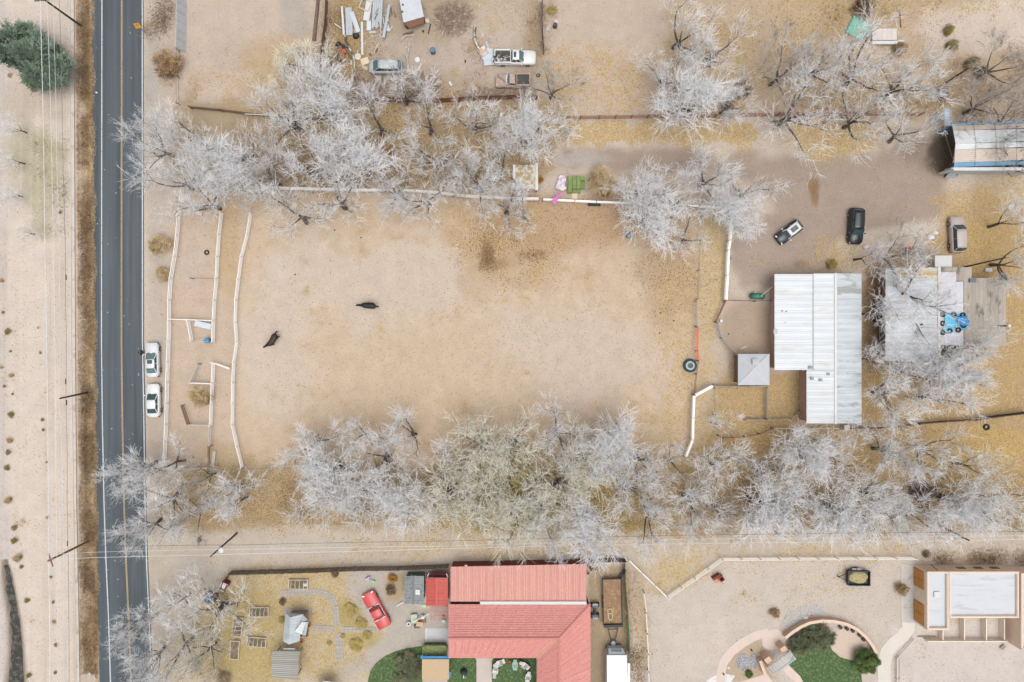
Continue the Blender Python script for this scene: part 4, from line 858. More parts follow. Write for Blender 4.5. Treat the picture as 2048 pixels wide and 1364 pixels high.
# white panel wall, top
wo_ = P(357, 40, 0); wt_ = thing('panel_fence', Vector((wo_.x, wo_.y, 0)), 'tall solid white panel fence at the top, east of the road', 'fence')
pts_ = [(352.5, -20), (352.5, 34), (351.5, 88)]; 
for i in range(6):
    x_, y0_, y1_ = 352.6 - .15 * i, -16 + i * 18.2, 2 + i * 18.2; a = P(x_, y0_, 1.9); c = P(x_, y1_ - .3, 1.9)
    MB().hull([Vector((v.x + d, v.y, 0)) - Vector((wo_.x, wo_.y, 0)) for v, d in ((a, .45), (a, .52), (c, .52), (c, .45))][::-1], [Vector((v.x + d, v.y, 1.9)) - Vector((wo_.x, wo_.y, 0)) for v, d in ((a, -.05), (a, .02), (c, .02), (c, -.05))][::-1]).build('panel', M('white_panel', (206, 210, 214), .6, .06, 2, ov=.04), wt_)
# vinyl fence of the south east yard
fence([(1259, 1123), (1338, 1199)], 1.3, [.4, .8, 1.25], 'white vinyl rail fence slanting down from the red house corner', vin, vin, .055, .06, 2.5)
fence([(1338, 1198), (1447, 1121)], 1.3, [.4, .8, 1.25], 'white vinyl rail fence slanting up to the lane corner', vin, vin, .055, .06, 2.5)
fence([(1447, 1121), (1600, 1120), (1835, 1119)], 1.3, [.4, .8, 1.25], 'long straight white vinyl fence beside the lane', vin, vin, .055, .06, 2.5)
fence([(1289, 1186), (1293, 1226), (1295, 1268), (1297, 1309), (1299, 1380)], 1.2, [1.1], 'thin pale single rail fence down the yard beside the trailers', M('dusty_rail', (236, 228, 216), .8), grey_w, .15, .07, 2.9)
# green screened fence east of the flatbed
gsc = M('green_screen', (36, 96, 76), .8, .15); gnet = M('shade_net', (96, 92, 84), .9, .2)
def screen(pts, h, lean, label, mat, name='screen_fence'):
    W = [P(x, y, 0) for x, y in pts]; o = W[0]; t = thing(name, o, label, 'fence')
    for a, b in zip(W[:-1], W[1:]):
        d = (b - a).normalized(); nn = Vector((-d.y, d.x, 0)); n = max(1, round((b - a).length / 2.5))
        for i in range(n):
            p = a.lerp(b, (i + .02) / n); q = a.lerp(b, (i + .98) / n); lo = [p - nn * .03, q - nn * .03, q + nn * .03, p + nn * .03]
            MB().hull([v - o for v in lo], [v - o + Vector((0, 0, h)) + nn * lean for v in lo]).build('screen_panel', mat, t)
            MB().cyl(p - o, p - o + Vector((0, 0, h + .1)) + nn * lean, .05, .05, 6).build('post', gal, t)
    return t
screen([(1250, 1126), (1252, 1180), (1256, 1226)], 1.8, -.3, 'dark green screened fence beside the flatbed trailer', gsc)
screen([(1256, 1228), (1258, 1262), (1260, 1306)], 1.8, -.35, 'bright green screened fence between the flatbed drawbar and the camper', M('bright_green_screen', (44, 128, 98), .8, .12))
screen([(1176, 1118), (1220, 1116), (1250, 1117)], 1.8, .05, 'dark mesh fence behind the trash pile, right of the red roof', M('dark_mesh', (88, 76, 72), .9, .2))
# stockade of pickets along the lane
def stockade(pts, h, label, mat, name='picket_fence'):
    W = [P(x, y, 0) for x, y in pts]; o = W[0]; t = thing(name, o, label, 'fence'); m = MB()
    for a, b in zip(W[:-1], W[1:]):
        d = (b - a).normalized(); n = max(1, round((b - a).length / .17)); nn = Vector((-d.y, d.x, 0))
        for i in range(n):
            p = a.lerp(b, (i + .5) / n) - o; m.box((p.x + nn.x * random.uniform(-.03, .03), p.y + nn.y * random.uniform(-.03, .03), h / 2 + random.uniform(-.06, .03)), (.13, .04, h), math.atan2(d.y, d.x), random.uniform(-.02, .02))
        for z in (.4, h - .3): bar('rail', a + Vector((0, 0, z)) - nn * .07, b + Vector((0, 0, z)) - nn * .07, .08, .08, brn, t, o)
        k = max(1, round((b - a).length / 2.6))
        for i in range(k): p = a.lerp(b, i / k) - o - nn * .1; link('post', unit(grey_w), t, (p.x, p.y, (h + .1) / 2), (0, 0, 0), (.1, .1, h + .1))
    tag(m.build('pickets', mat, t), kind='stuff'); return t
pk = M('grey_pickets', (128, 118, 104), .95, .35, 9, streak=(1, 1, .2))
stockade([(467, 1141), (540, 1139), (640, 1136), (715, 1133)], 1.9, 'weathered grey picket fence on the garden side of the lane, western half', pk)
stockade([(715.5, 1133), (800, 1132), (899, 1128)], 1.9, 'weathered grey picket fence on the garden side of the lane, behind the sheds', pk)
stockade([(466, 1142), (455, 1156), (449, 1172)], 1.6, 'short brown picket fence turning the garden corner by the white box', M('brown_pickets', (120, 88, 74), .95, .3, 9))
stockade([(1108, 1120), (1175, 1118)], 1.6, 'dark red picket fence above the red roof\'s east end', M('red_pickets', (92, 52, 50), .95, .2, 9))

# ------------------------------------------------------------ utility poles and wires
def pole(base, top, h, label, mat, r=.16, cross=None, lamp=None, cat='utility pole'):
    b_ = P(*base, 0); t_ = P(*top, h); t = thing('utility_pole', b_, label, cat)
    MB().cyl((0, 0, -.3), (t_ - b_), r, r * .72, 10).build('pole', mat, t)
    if cross:
        ang, L_ = cross; d = Vector((math.cos(ang), math.sin(ang), 0)) * L_ / 2; c = t_ - b_ - Vector((0, 0, .5))
        bar('crossarm', c - d, c + d, .1, .12, mat, t, (0, 0, 0))
        for k in (-.9, -.35, .35, .9): q = c + d * k; MB().cyl(q + Vector((0, 0, .06)), q + Vector((0, 0, .24)), .05, .04, 6).build('insulator', M('insulator_grey', (150, 156, 160), .4), t)
    if lamp:
        c = (t_ - b_) * lamp[2] ; q = c + Vector((lamp[0], lamp[1], .1)); bar('lamp_arm', c, q, .05, .05, gal, t, (0, 0, 0)); MB().dome(q, .38, .38, .22, 12, 3).build('lamp_head', M('lamp_white', (232, 236, 238), .4), t)
    return t
pb = M('weathered_pole', (96, 80, 72), .95, .25, 4, streak=(1, 1, .2)); po_ = M('orange_pole', (168, 124, 88), .95, .25, 4, streak=(1, 1, .2))
pole((160, 50), (84, -4), 8.6, 'dark utility pole leaning out of the ditch at the top left', pb, cross=(.1, 2.6))
pole((174, 785), (119, 797), 5.6, 'dark utility pole standing by the ditch, left of the two white cars', pb, .15)
pole((176, 1083), (96, 1122), 8.6, 'orange brown utility pole by the ditch at the lane crossing', po_, .17, cross=(1.9, 1.8))
pole((474, 1066), (421, 1113), 8.6, 'grey utility pole with a round white lamp beside the lane', M('grey_pole', (112, 106, 100), .95, .2, 4), .15, lamp=(.75, .25, .82))
pole((1882, 1052), (1938, 1081), 5.8, 'dark utility pole at the right end of the southern tree belt', pb, .16, lamp=(-.9, -.35, .6))
pole((1892, 165), (1936, 137), 4.6, 'short dark pole in the weeds above the blue edged barn', M('dark_pole', (70, 60, 56), .9), .14, cat='pole')
pole((1930, 534), (2012, 515), 8, 'slender dark pole slanting across the leaves above the flat roofed house', pb, .12, cat='pole')
def wire(pts, hs, r, mat, label, sag=.15):
    W = [P(x, y, h) for (x, y), h in zip(pts, hs)]; out = []
    for a, b in zip(W[:-1], W[1:]):
        n = 14
        for i in range(n): k = i / n; q = a.lerp(b, k); q.z -= sag * 4 * k * (1 - k); out.append(q)
    out.append(W[-1]); m = MB()
    for a, b in zip(out[:-1], out[1:]): m.cyl(a - out[0], b - out[0], r, r, 5, False)
    return tag(m.build('wire', mat, None, out[0]), label, 'wire')
wm1 = M('pale_wire', (236, 238, 242), .5); wm2 = M('dark_wire', (88, 88, 90), .6)
wire([(79, -40), (90, 500), (97, 1121), (99, 1420)], [8.4] * 4, .04, wm1, 'thick pale overhead wire, leftmost of the four over the green tree')
wire([(92, -40), (105, 400), (112, 1000), (114, 1420)], [8.2] * 4, .028, wm1, 'pale overhead wire, second from the left over the green tree')
wire([(104, -40), (114, 342), (119, 600), (118, 797), (125, 1000), (128, 1420)], [8.0] * 6, .022, wm1, 'thin pale overhead wire, third from the left over the green tree')
wire([(117, -40), (126, 342), (131, 600), (131.5, 797), (134, 1000), (138, 1420)], [6.2, 6.2, 6.2, 5.2, 6.2, 6.2], .028, M('grey_wire', (140, 142, 146), .6), 'overhead wire running closest to the concrete kerb')
wire([(101, 1118), (422, 1110), (700, 1103), (1200, 1090), (1936, 1081), (2200, 1076)], [8.4, 8.5, 7, 6.5, 5.7, 5.6], .028, wm1, 'pale overhead wire along the lane, lowest of the three')
wire([(160, 1092), (300, 1092), (476, 1090), (900, 1082), (1400, 1070), (2200, 1062)], [8, 8, 8, 7.5, 7.5, 7.5], .024, wm2, 'dark overhead wire along the lane')
wire([(120, 1108), (240, 1103), (470, 1099), (900, 1092), (1400, 1078), (2200, 1070)], [8.3, 8.2, 8.2, 7.5, 7.5, 7.5], .022, wm1, 'pale overhead wire along the lane, between the other two')
for px, py in ((131.5, 763), (133, 805), (135, 1087), (132, 555)): tag(MB().cyl((0, -.35, 0), (0, .35, 0), .07, .07, 6).build('cable_box', M('black_iron', (40, 40, 42), .6), None, P(px, py, 6.1)), 'small black splice box on the wire beside the kerb', 'cable box', 'splice boxes on the roadside wire')
# ------------------------------------------------------------ vehicles
glass = M('dark_glass', (70, 92, 98), .12, .05); glass2 = M('green_tinted_glass', (106, 134, 132), .15, .08); rub = M('rubber', (40, 40, 42), .85); chrome = M('chrome_trim', (205, 208, 210), .25, .03, metal=.6); lampm = M('headlight_glass', (226, 230, 232), .15); tail = M('tail_light_red', (170, 40, 38), .3); blackp = M('black_plastic', (44, 45, 48), .6)
ST = dict(sedan=(.19, .03, -.24, -.38, .93, .98), suv=(.24, .12, -.40, -.46, 1.05, 1.05), mini=(.20, .10, -.37, -.46, .95, .98), van=(.34, .2, -.39, -.46, 1.02, 1.05), pickup=(.19, .10, -.06, -.095, 1.05, 1.05), classic=(.13, .05, -.16, -.24, .86, .9))
def car(name, px, py, ang, L_, W_, H_, style, body, label, cat, roofm=None, sunroof=None, gl=None, boxy=0.0, mirrors=True, group=None):
    wb, wt, rt, rb, hood, deck = ST[style]; gl = gl or glass
    o = P(px, py, .7); o.z = 0; t = thing(name, o, label, cat, group, R(ang)); hw = W_ / 2; n = 15
    xs = [-.5, -.485, -.45, -.38, -.28, -.15, 0, .12, .22, .32, .40, .45, .48, .495, .5]
    def wfrac(x):
        e = max(0, (abs(x) - (.38 + .07 * boxy)) / (.12 - .07 * boxy)); return 1 - (.32 - .2 * boxy) * e ** 2
    def ztop(x):
        if x > wb: return hood - (hood - .70) * max(0, (x - wb) / (.5 - wb)) ** 2.2 * .8
        if x < rb: return deck - (deck - .75) * max(0, (rb - x) / (.5 + rb + 1e-3)) ** 3 * .6
        return hood + (deck - hood) * (wb - x) / (wb - rb)
    vs = []; fs = []
    bed = style == 'pickup'
    for x in xs:
        w = hw * wfrac(x); z = ztop(x)
        vs += [(x * L_, s * ww, zz) for s, ww, zz in ((-1, w * .96, .24), (-1, w, .5), (-1, w * .99, z - .16), (-1, w * .9, z - .02), (0, 0, z + .03), (1, w * .9, z - .02), (1, w * .99, z - .16), (1, w, .5), (1, w * .96, .24))]
    for i in range(len(xs) - 1):
        for j in range(8): fs.append((i * 9 + j, (i + 1) * 9 + j, (i + 1) * 9 + j + 1, i * 9 + j + 1))
        fs.append((i * 9 + 8, (i + 1) * 9 + 8, (i + 1) * 9, i * 9))
    fs += [tuple(range(9)), tuple(range(9 * (len(xs) - 1), 9 * len(xs)))[::-1]]
    if bed:   # cut the bed: body stops at cab, separate bed box below
        keep = [f for f in fs]; 
    bo_ = MB().add(vs, fs).build('body', body, t, smooth=True)
    if bed:
        x0, x1 = -.485 * L_, (rb - .015) * L_; zz = ztop(-.3) + .05
        m = MB(); m.box(((x0 + x1) / 2, 0, zz - .01), (x1 - x0 - .1, W_ - .3, .02)); m.build('bed_floor', M('bed_dark', (86, 84, 84), .9), t)
        for s in (-1, 1): MB().box(((x0 + x1) / 2, s * (hw - .12), zz + .09), (x1 - x0, .16, .3)).build('bed_side', body, t)
        MB().box((x0, 0, zz + .09), (.1, W_ - .4, .3)).build('tailgate', body, t); MB().box((x1, 0, zz + .09), (.08, W_ - .4, .3)).build('bed_front', body, t)
    zb = hood - .03; zr = H_; iw = hw * .86; rw_ = hw * (.66 + .07 * boxy)
    def ring_(x, w, z): return x * L_, w, z
    A = [Vector((wb * L_, -iw * .92, zb)), Vector((wb * L_, iw * .92, zb))]; B = [Vector((wt * L_, -rw_, zr - .06)), Vector((wt * L_, rw_, zr - .06))]
    Cc = [Vector((rt * L_, -rw_, zr - .08)), Vector((rt * L_, rw_, zr - .08))]; Dd = [Vector((rb * L_, -iw * .9, deck - .02)), Vector((rb * L_, iw * .9, deck - .02))]
    # curve windscreen: midpoint bulge
    def pane(nm, q, mat, bul=0.0):
        q = [Vector(v) for v in q]; nn = (q[1] - q[0]).cross(q[3] - q[0]).normalized()
        c0 = (q[0] + q[1]) / 2 + Vector((bul, 0, 0)); c1 = (q[2] + q[3]) / 2 + Vector((bul * .7, 0, 0))
        f = [q[0], c0, q[1], q[2], c1, q[3]]; k = [v - nn * .04 for v in f]
        return MB().add(f + k, [(0, 1, 4, 5), (1, 2, 3, 4), (11, 10, 7, 6), (10, 9, 8, 7)] + [(i, (i + 6), ((i + 1) % 6) + 6, (i + 1) % 6) for i in range(6)]).build(nm, mat, t)
    pane('windshield', [A[0], A[1], B[1], B[0]], gl, .14); pane('rear_window', [Dd[1], Dd[0], Cc[0], Cc[1]], gl, -.1)
    for s in (0, 1):
        q = [A[s], B[s], Cc[s], Dd[s]]; q = q if s == 0 else q[::-1]
        sd_ = 1 if s else -1; nn = Vector((0, sd_, .3)).normalized() * .04
        MB().add([v for v in q] + [v - nn for v in q], [(0, 1, 2, 3), (7, 6, 5, 4), (0, 4, 5, 1), (1, 5, 6, 2), (2, 6, 7, 3), (3, 7, 4, 0)]).build('side_window', glass, t)
        for p, q_ in ((A[s], B[s]), (Dd[s], Cc[s]), (A[s].lerp(Dd[s], .5), B[s].lerp(Cc[s], .52))):
            bar('pillar', p + Vector((0, 0, .02)), q_ + Vector((0, 0, .02)), .09, .05, roofm or body, t, (0, 0, 0))
    # roof
    k = []; m_ = 6
    for i in range(m_ + 1):
        x = (wt + (rt - wt) * i / m_) * L_; e = abs(i / m_ - .5) * 2; ww = rw_ * (1.05 - .08 * e ** 4)
        k += [(x, -ww, zr - .09), (x, -ww * .9, zr - .02 - .02 * e), (x, 0, zr + .02 - .02 * e), (x, ww * .9, zr - .02 - .02 * e), (x, ww, zr - .09)]
    f = []
    for i in range(m_):
        for j in range(4): f.append((i * 5 + j, i * 5 + j + 1, (i + 1) * 5 + j + 1, (i + 1) * 5 + j))
        f.append((i * 5 + 4, i * 5, (i + 1) * 5, (i + 1) * 5 + 4))
    f += [(4, 3, 2, 1, 0), tuple(m_ * 5 + j for j in range(5))]
    rf = MB().add(k, f).build('roof', roofm or body, t, smooth=True)
    if sunroof:
        c, l = sunroof; MB().box((c * L_, 0, zr + .005), (l * L_, rw_ * 1.1, .05)).build('sunroof', glass, t)
    for sx_, nm, mt in ((1, 'headlight', lampm), (-1, 'tail_light', tail)):
        for s in (-1, 1): MB().box((sx_ * .465 * L_, s * hw * .68, .72), (.18, .34, .16), s * sx_ * -.35).build(nm, mt, t)
    for sx_ in (.31, -.30):
        for s in (-1, 1):
            w_ = MB().cyl((sx_ * L_, s * (hw - .2), .33), (sx_ * L_, s * (hw + .03), .33), .33, .33, 14).build('wheel', rub, t); MB().cyl((sx_ * L_, s * (hw + .03), .33), (sx_ * L_, s * (hw + .045), .33), .18, .18, 10).build('rim', chrome, w_)
    for s in (-1, 1):
        if mirrors: MB().box(((wb - .03) * L_, s * (hw + .1), hood + .05), (.14, .2, .14)).build('mirror', roofm or body, t)
    for x in (.49, -.49): MB().box((x * L_, 0, .48), (.12, W_ * .8, .2)).build('bumper', blackp if not style == 'classic' else chrome, t)
    MB().box(((wb + .012) * L_, 0, hood + .01), (.1, W_ * .66, .02)).build('cowl', blackp, t)
    for a_, b2 in ((-.35, .35),):
        for s in (-1, 1): bar('hood_crease', ((wb + .03) * L_, s * hw * .6, hood + .015), (.44 * L_, s * hw * .5, ztop(.44) - .0), .03, .02, blackp if False else body, t, (0, 0, 0))
    return t
silver = M('silver_car_paint', (228, 231, 235), .3, .03, 1); whitec = M('white_car_paint', (240, 240, 240), .3, .03, 1); dk = M('black_car_paint', (40, 44, 50), .2, .06, 1); dkb = M('blue_black_paint', (50, 58, 66), .22, .06, 1)
beige = M('beige_car_paint', (196, 184, 180), .4, .04, 1); greyv = M('dull_grey_paint', (190, 196, 200), .5, .08, 1.5, spots=(206, 208, 208), spot_amt=.45, spot_scale=2); rustp = M('rusty_car_paint', (194, 164, 150), .8, .12, 1.5, spots=(212, 192, 180), spot_amt=.45, spot_scale=2); redc = M('red_car_paint', (222, 92, 90), .35, .05, 1)
car('parked_car', 304.5, 720, 92, 4.75, 1.86, 1.42, 'sedan', silver, 'white sedan with a dark sunroof, front of the two parked beside the road', 'car', sunroof=(-.05, .11), gl=glass2, group='white sedans parked on the verge')
car('parked_car', 306.5, 801, 91, 4.6, 1.86, 1.42, 'sedan', whitec, 'white sedan without sunroof, rear of the two parked beside the road', 'car', group='white sedans parked on the verge')
car('parked_car', 1578.5, 464, 218, 3.9, 1.72, 1.42, 'mini', dkb, 'small black hatchback with a white roof and dark sunroof', 'car', roofm=M('white_roof_paint', (238, 238, 236), .4, .02), sunroof=(-.14, .27), boxy=.6)
car('parked_car', 1712, 452, 267, 4.95, 1.98, 1.75, 'suv', dk, 'black sport utility car parked nose down in the gravel yard', 'car', boxy=.4)
for s in (-1, 1): pass
car('parked_car', 1914.5, 469, 92, 4.95, 1.95, 1.78, 'suv', beige, 'beige boxy utility car parked above the flat roofed house', 'car', boxy=.7, gl=glass)
car('parked_car', 771.5, 133.5, 180, 4.6, 1.85, 1.7, 'van', greyv, 'dull silver minivan with a black rear end in the scrap yard', 'car', boxy=.2, gl=glass2)
pk_ = car('pickup_truck', 1030, 115.5, 0, 5.7, 1.95, 1.78, 'pickup', whitec, 'white pickup truck heaped with junk in its bed', 'pickup truck', sunroof=(.0, .06), boxy=.7, gl=glass2)
op_ = car('pickup_truck', 1026, 162, 180, 4.7, 1.8, 1.6, 'pickup', rustp, 'small rusty tan pickup truck with a gutted bed, below the white truck', 'pickup truck', boxy=.9, gl=glass2)
bar('bed_frame_tube', (.5, .75, 1.25), (2.2, -.7, 1.25), .12, .12, M('grey_timber', None), op_, (0, 0, 0)); MB().box((.75, 0, 1.2), (.5, 1.3, .06)).build('bed_panel', M('pale_blue_sheet', (208, 220, 230), .6), op_)
cl = car('classic_car', 752.5, 1220, 118.5, 5.35, 2.0, 1.42, 'classic', redc, 'bright red classic car with chrome trim in the garden drive', 'car', boxy=.75, mirrors=False, gl=M('reddish_glass', (150, 88, 86), .2, .1))
for x, w_ in ((.485, 1.75), (-.485, 1.7)): MB().box((x * 5.35, 0, .55), (.1, w_, .14)).build('chrome_bumper', chrome, cl)
for s in (-1, 1): bar('chrome_strip', (-.2 * 5.35, s * .86, 1.0), (.13 * 5.35, s * .86, .98), .05, .03, chrome, cl, (0, 0, 0)); bar('tail_fin', (-.5 * 5.35, s * .88, .93), (-.22 * 5.35, s * .9, .9), .1, .1, redc, cl, (0, 0, 0))
for xx, zz in ((.13, .9), (-.24, .92)): bar('window_trim', (xx * 5.35, -.8, zz + .02), (xx * 5.35, .8, zz + .02), .07, .04, chrome, cl, (0, 0, 0))
# load in the white pickup
ld = P(1000, 114, 1.3)
cols = [M('junk_' + c, rgb, .8, .2, 4) for c, rgb in (('cream', (214, 200, 182)), ('grey', (150, 148, 146)), ('white', (226, 224, 220)), ('brown', (146, 118, 98)), ('dark', (66, 64, 64)))]
for i in range(34):
    x, y = random.uniform(-1.0, .95), random.uniform(-.6, .6); mt = random.choice(cols)
    m = MB()
    if i % 3: m.dome((0, 0, 0), random.uniform(.1, .24), random.uniform(.1, .2), random.uniform(.1, .22), 7, 3, .25)
    else: m.box((0, 0, .08), (random.uniform(.15, .6), random.uniform(.06, .2), .1), random.uniform(0, 3), .2)
    tag(m.build('scrap_piece', mt, None, ld + Vector((x, y, random.uniform(-.06, .12)))), 'odd bit of scrap heaped in the bed of the white pickup', 'scrap', 'scrap in the white pickup bed')
for i, (x, y, w_, h_, l_) in enumerate(((974, 108, 1.6, 1.5, 'pale blue white sheet under the rear of the white pickup, upper one'), (978, 122, 1.5, 1.3, 'pale blue white sheet behind the white pickup, lower one'), (966, 104, 1.2, 1.2, 'cardboard and white foam heap behind the white pickup'))):
    tag(MB().box((0, 0, .1 + .05 * i), (w_, h_, .06 + .12 * (i == 2)), (.0, .1, .6)[i]).build('sheet', [M('pale_blue_sheet', None), M('pale_blue_sheet', None), M('cardboard_foam', (212, 184, 160), .9, .15, 3, spots=(230, 226, 222), spot_amt=.45, spot_scale=2)][i], None, P(x, y, .1)), l_, 'sheet')
# utility trailer with hay
uo = P(1710, 1152, 0); ut = thing('utility_trailer', uo, 'small black utility trailer filled with straw, drawbar pointing left', 'trailer', rz=R(-1))
MB().box((.1, 0, .5), (2.9, 1.9, .1)).build('trailer_floor', blackp, ut)
for s in (-1, 1): MB().box((.1, s * .98, .75), (3.0, .1, .5)).build('side_board', blackp, ut)
for s in (-1, 1): MB().box((.1 + s * 1.5, 0, .75), (.1, 2.0, .5)).build('end_board', blackp, ut)
for s in (-1, 1): MB().box((-.1, s * 1.16, .62), (1.3, .24, .08)).build('mudguard', M('dull_silver', (168, 172, 178), .5), ut); MB().cyl((-.1, s * 1.05, .34), (-.1, s * 1.27, .34), .33, .33, 14).build('wheel', rub, ut)
for s in (-1, 1): bar('drawbar', (-1.4, s * .5, .5), (-2.5, 0, .5), .09, .09, blackp, ut, (0, 0, 0))
MB().cyl((-2.5, 0, .1), (-2.5, 0, .65), .07, .07, 8).build('jockey_stand', blackp, ut)
hp = MB(); hp.dome((0, 0, 0), 1.3, .82, .28, 18, 5, .12); hh = hp.build('straw_load', M('straw', (190, 178, 132), .95, .3, 14, bump=1, spots=(140, 126, 86), spot_amt=.42, spot_scale=6), None, uo + Vector((.1, 0, .62))); tag(hh, 'heap of pale straw filling the black utility trailer', 'straw heap')
# flatbed
fo = P(1223, 1201, 0); fb = thing('flatbed_trailer', fo, 'long black framed flatbed trailer with a leaf strewn rusty deck', 'trailer', rz=R(1.5))
dkm = M('rusty_deck', (164, 132, 104), .9, .12, 2, spots=(194, 162, 106), spot_amt=.42, spot_scale=2, ov=.05)
for i in range(8): MB().box((-1.05 + i * .3, .15, .8), (.285, 6.1, .06)).build('deck_plank', dkm, fb)
for s in (-1, 1): MB().box((s * 1.3, .15, .85), (.12, 6.3, .22)).build('side_rail', blackp, fb)
MB().box((0, 3.3, .85), (2.7, .12, .2)).build('end_rail', blackp, fb); MB().box((0, -3.05, 1.0), (2.6, .35, .5)).build('front_board', M('navy_black', (40, 44, 54), .6), fb)
for s in (-1, 1): bar('drawbar', (s * .75, -3.2, .7), (s * .25, -5.5, .6), .12, .12, blackp, fb, (0, 0, 0))
bar('cross_tube', (-.6, -3.7, .68), (.6, -3.7, .68), .1, .1, blackp, fb, (0, 0, 0)); MB().cyl((0, -5.6, .1), (0, -5.6, .8), .3, .3, 12).build('coupler', M('pale_blue_metal', (170, 184, 196), .4), fb)
for s in (-1, 1):
    for y in (-.4, .5): MB().cyl((s * 1.1, y, .38), (s * 1.38, y, .38), .38, .38, 12).build('wheel', rub, fb)
m = MB(); yo = M('cream_paint', (224, 206, 160), .6)
k = thing('hand_truck', P(1220, 1228, .85), 'small cream tubular hand cart lying on the flatbed trailer', 'cart', rz=R(4))
for a, c in (((-.28, .8), (-.28, -.5)), ((.28, .8), (.28, -.5)), ((-.28, -.5), (0, -.85)), ((.28, -.5), (0, -.85)), ((-.28, .1), (.28, .1)), ((-.28, .75), (.28, .75))): bar('tube', (*a, .1), (*c, .1), .09, .08, yo, k, (0, 0, 0))
tag(MB().box((0, 0, 0), (1.5, .4, .06), .95, 0, .0).build('ramp', M('navy_black', None), None, P(1245, 1148, .5)), 'dark blue loading ramp between the flatbed trailer and the green fence', 'ramp')
# camper
co_ = P(1236, 1340, 0); cp = thing('camper', co_, 'white camper with a stepped roof parked nose up at the bottom edge', 'camper', rz=R(0))
cw = M('camper_white', (234, 235, 236), .4, .03, 1); 
a = P(1214, 1311, 2.7); c = P(1257, 1420, 2.7); MB().hull([Vector((x, y, .5)) - co_ for x, y in ((a.x, c.y), (c.x - .2, c.y), (c.x - .2, a.y), (a.x, a.y))], [Vector((x, y, 2.6)) - co_ for x, y in ((a.x, c.y), (c.x, c.y), (c.x, a.y - .5), (c.x - .6, a.y), (a.x, a.y))[:2] + ((c.x - .2, a.y), (a.x, a.y))]).build('body', cw, cp)
MB().box((c.x - co_.x + .1, a.y - co_.y - 3.2, 1.9), (.35, 4, 1.0)).build('slide_out', cw, cp)
d_ = P(1216, 1298, 1.9); e_ = P(1250, 1311, 2.2); MB().hull([Vector((x, y, .7)) - co_ for x, y in ((d_.x, a.y + .02), (e_.x, a.y + .02), (e_.x - .2, d_.y), (d_.x + .1, d_.y))], [Vector((x, y, z)) - co_ for x, y, z in ((d_.x, a.y + .02, 2.35), (e_.x, a.y + .02, 2.35), (e_.x - .2, d_.y, 1.7), (d_.x + .1, d_.y, 1.7))]).build('cab', M('cab_white', (212, 218, 222), .4), cp)
for i in range(3): MB().box(((d_.x + e_.x) / 2 - co_.x - .5 + .5 * i, (d_.y + a.y) / 2 - co_.y, 2.12), (.42, .5, .05), 0, .7).build('windshield_pane', M('cab_glass', (130, 142, 150), .2), cp)
for s, px in ((0, 1214), (1, 1256)): MB().cyl((P(px, 0, .4).x - co_.x - .1 + .2 * s, -2, .38), (P(px, 0, .4).x - co_.x + .1 - .2 * s * 0, -2, .38), .38, .38, 12).build('wheel', rub, cp)
MB().box((-.2, -1.5, 2.72), (.8, .8, .2)).build('roof_vent', white_paint, cp)
# quad bike
qo = P(1189, 1218, 0); qd = thing('quad_bike', qo, 'black quad bike parked against the red roofed house', 'quad bike')
for sx_ in (-1, 1):
    for y in (-.7, .72): MB().cyl((sx_ * .32, y, .3), (sx_ * .58, y, .3), .3, .3, 12).build('wheel', rub, qd)
MB().box((0, .0, .62), (.34, 1.3, .3)).build('body', M('quad_grey', (88, 92, 96), .5), qd); MB().dome((0, -.1, .76), .2, .5, .14, 10, 3).build('seat', blackp, qd)
for y in (.75, -.8): MB().hull([Vector(v) for v in ((-.5, y - .3, .66), (.5, y - .3, .66), (.5, y + .3, .66), (-.5, y + .3, .66))], [Vector(v) for v in ((-.42, y - .22, .78), (.42, y - .22, .78), (.42, y + .22, .78), (-.42, y + .22, .78))]).build('fender', M('quad_grey', None), qd)
bar('handlebar', (-.36, .42, 1.0), (.36, .42, 1.0), .05, .05, blackp, qd, (0, 0, 0)); bar('rack', (-.35, .95, .86), (.35, .95, .86), .25, .03, M('rack_silver', (150, 156, 160), .4), qd, (0, 0, 0)); bar('rack', (-.35, -.95, .86), (.35, -.95, .86), .25, .03, M('rack_silver', None), qd, (0, 0, 0))
# ------------------------------------------------------------ evergreens, shrubs, weeds, lawns
def leaf_faces(pts, size, name, mat, up=.6, seed=1, asp=.55):
    """one small folded leaf (2 triangles) at each point"""
    g = np.random.default_rng(seed); n = len(pts); d = unitv(g.normal(0, 1, (n, 3)) * [1, 1, .5]); ref = unitv(g.normal(0, 1, (n, 3)) + [0, 0, up * 2])
    u = np.cross(d, ref); u = unitv(u); L_ = size * g.uniform(.6, 1.3, (n, 1)); W_ = L_ * asp
    co = np.stack([pts - d * L_ / 2, pts + u * W_ / 2 + ref * .02, pts + d * L_ / 2, pts - u * W_ / 2 + ref * .02], 1); b = (np.arange(n) * 4)[:, None]
    me = bpy.data.meshes.new(name); np_mesh(me, co.reshape(-1, 3), b + np.array([[0, 1, 2, 3]]), False); me.materials.append(mat); return me
def clump_points(n, R_, hgt, seed, clumps=26, cr=.32, flat=.7):
    g = np.random.default_rng(seed); c = unitv(g.normal(0, 1, (clumps, 3))) * g.uniform(.45, 1.0, (clumps, 1)) ** .6 * [R_ * .8, R_ * .8, hgt * .42]; c[:, 2] += hgt * .52; c[:, 2] = np.maximum(c[:, 2], .15)
    i = g.integers(0, clumps, n); d = unitv(g.normal(0, 1, (n, 3))) * (g.random((n, 1)) ** .35) * cr * [R_, R_, hgt * .6]; p = c[i] + d; p[:, 2] = np.abs(p[:, 2]) + .03; return p, d
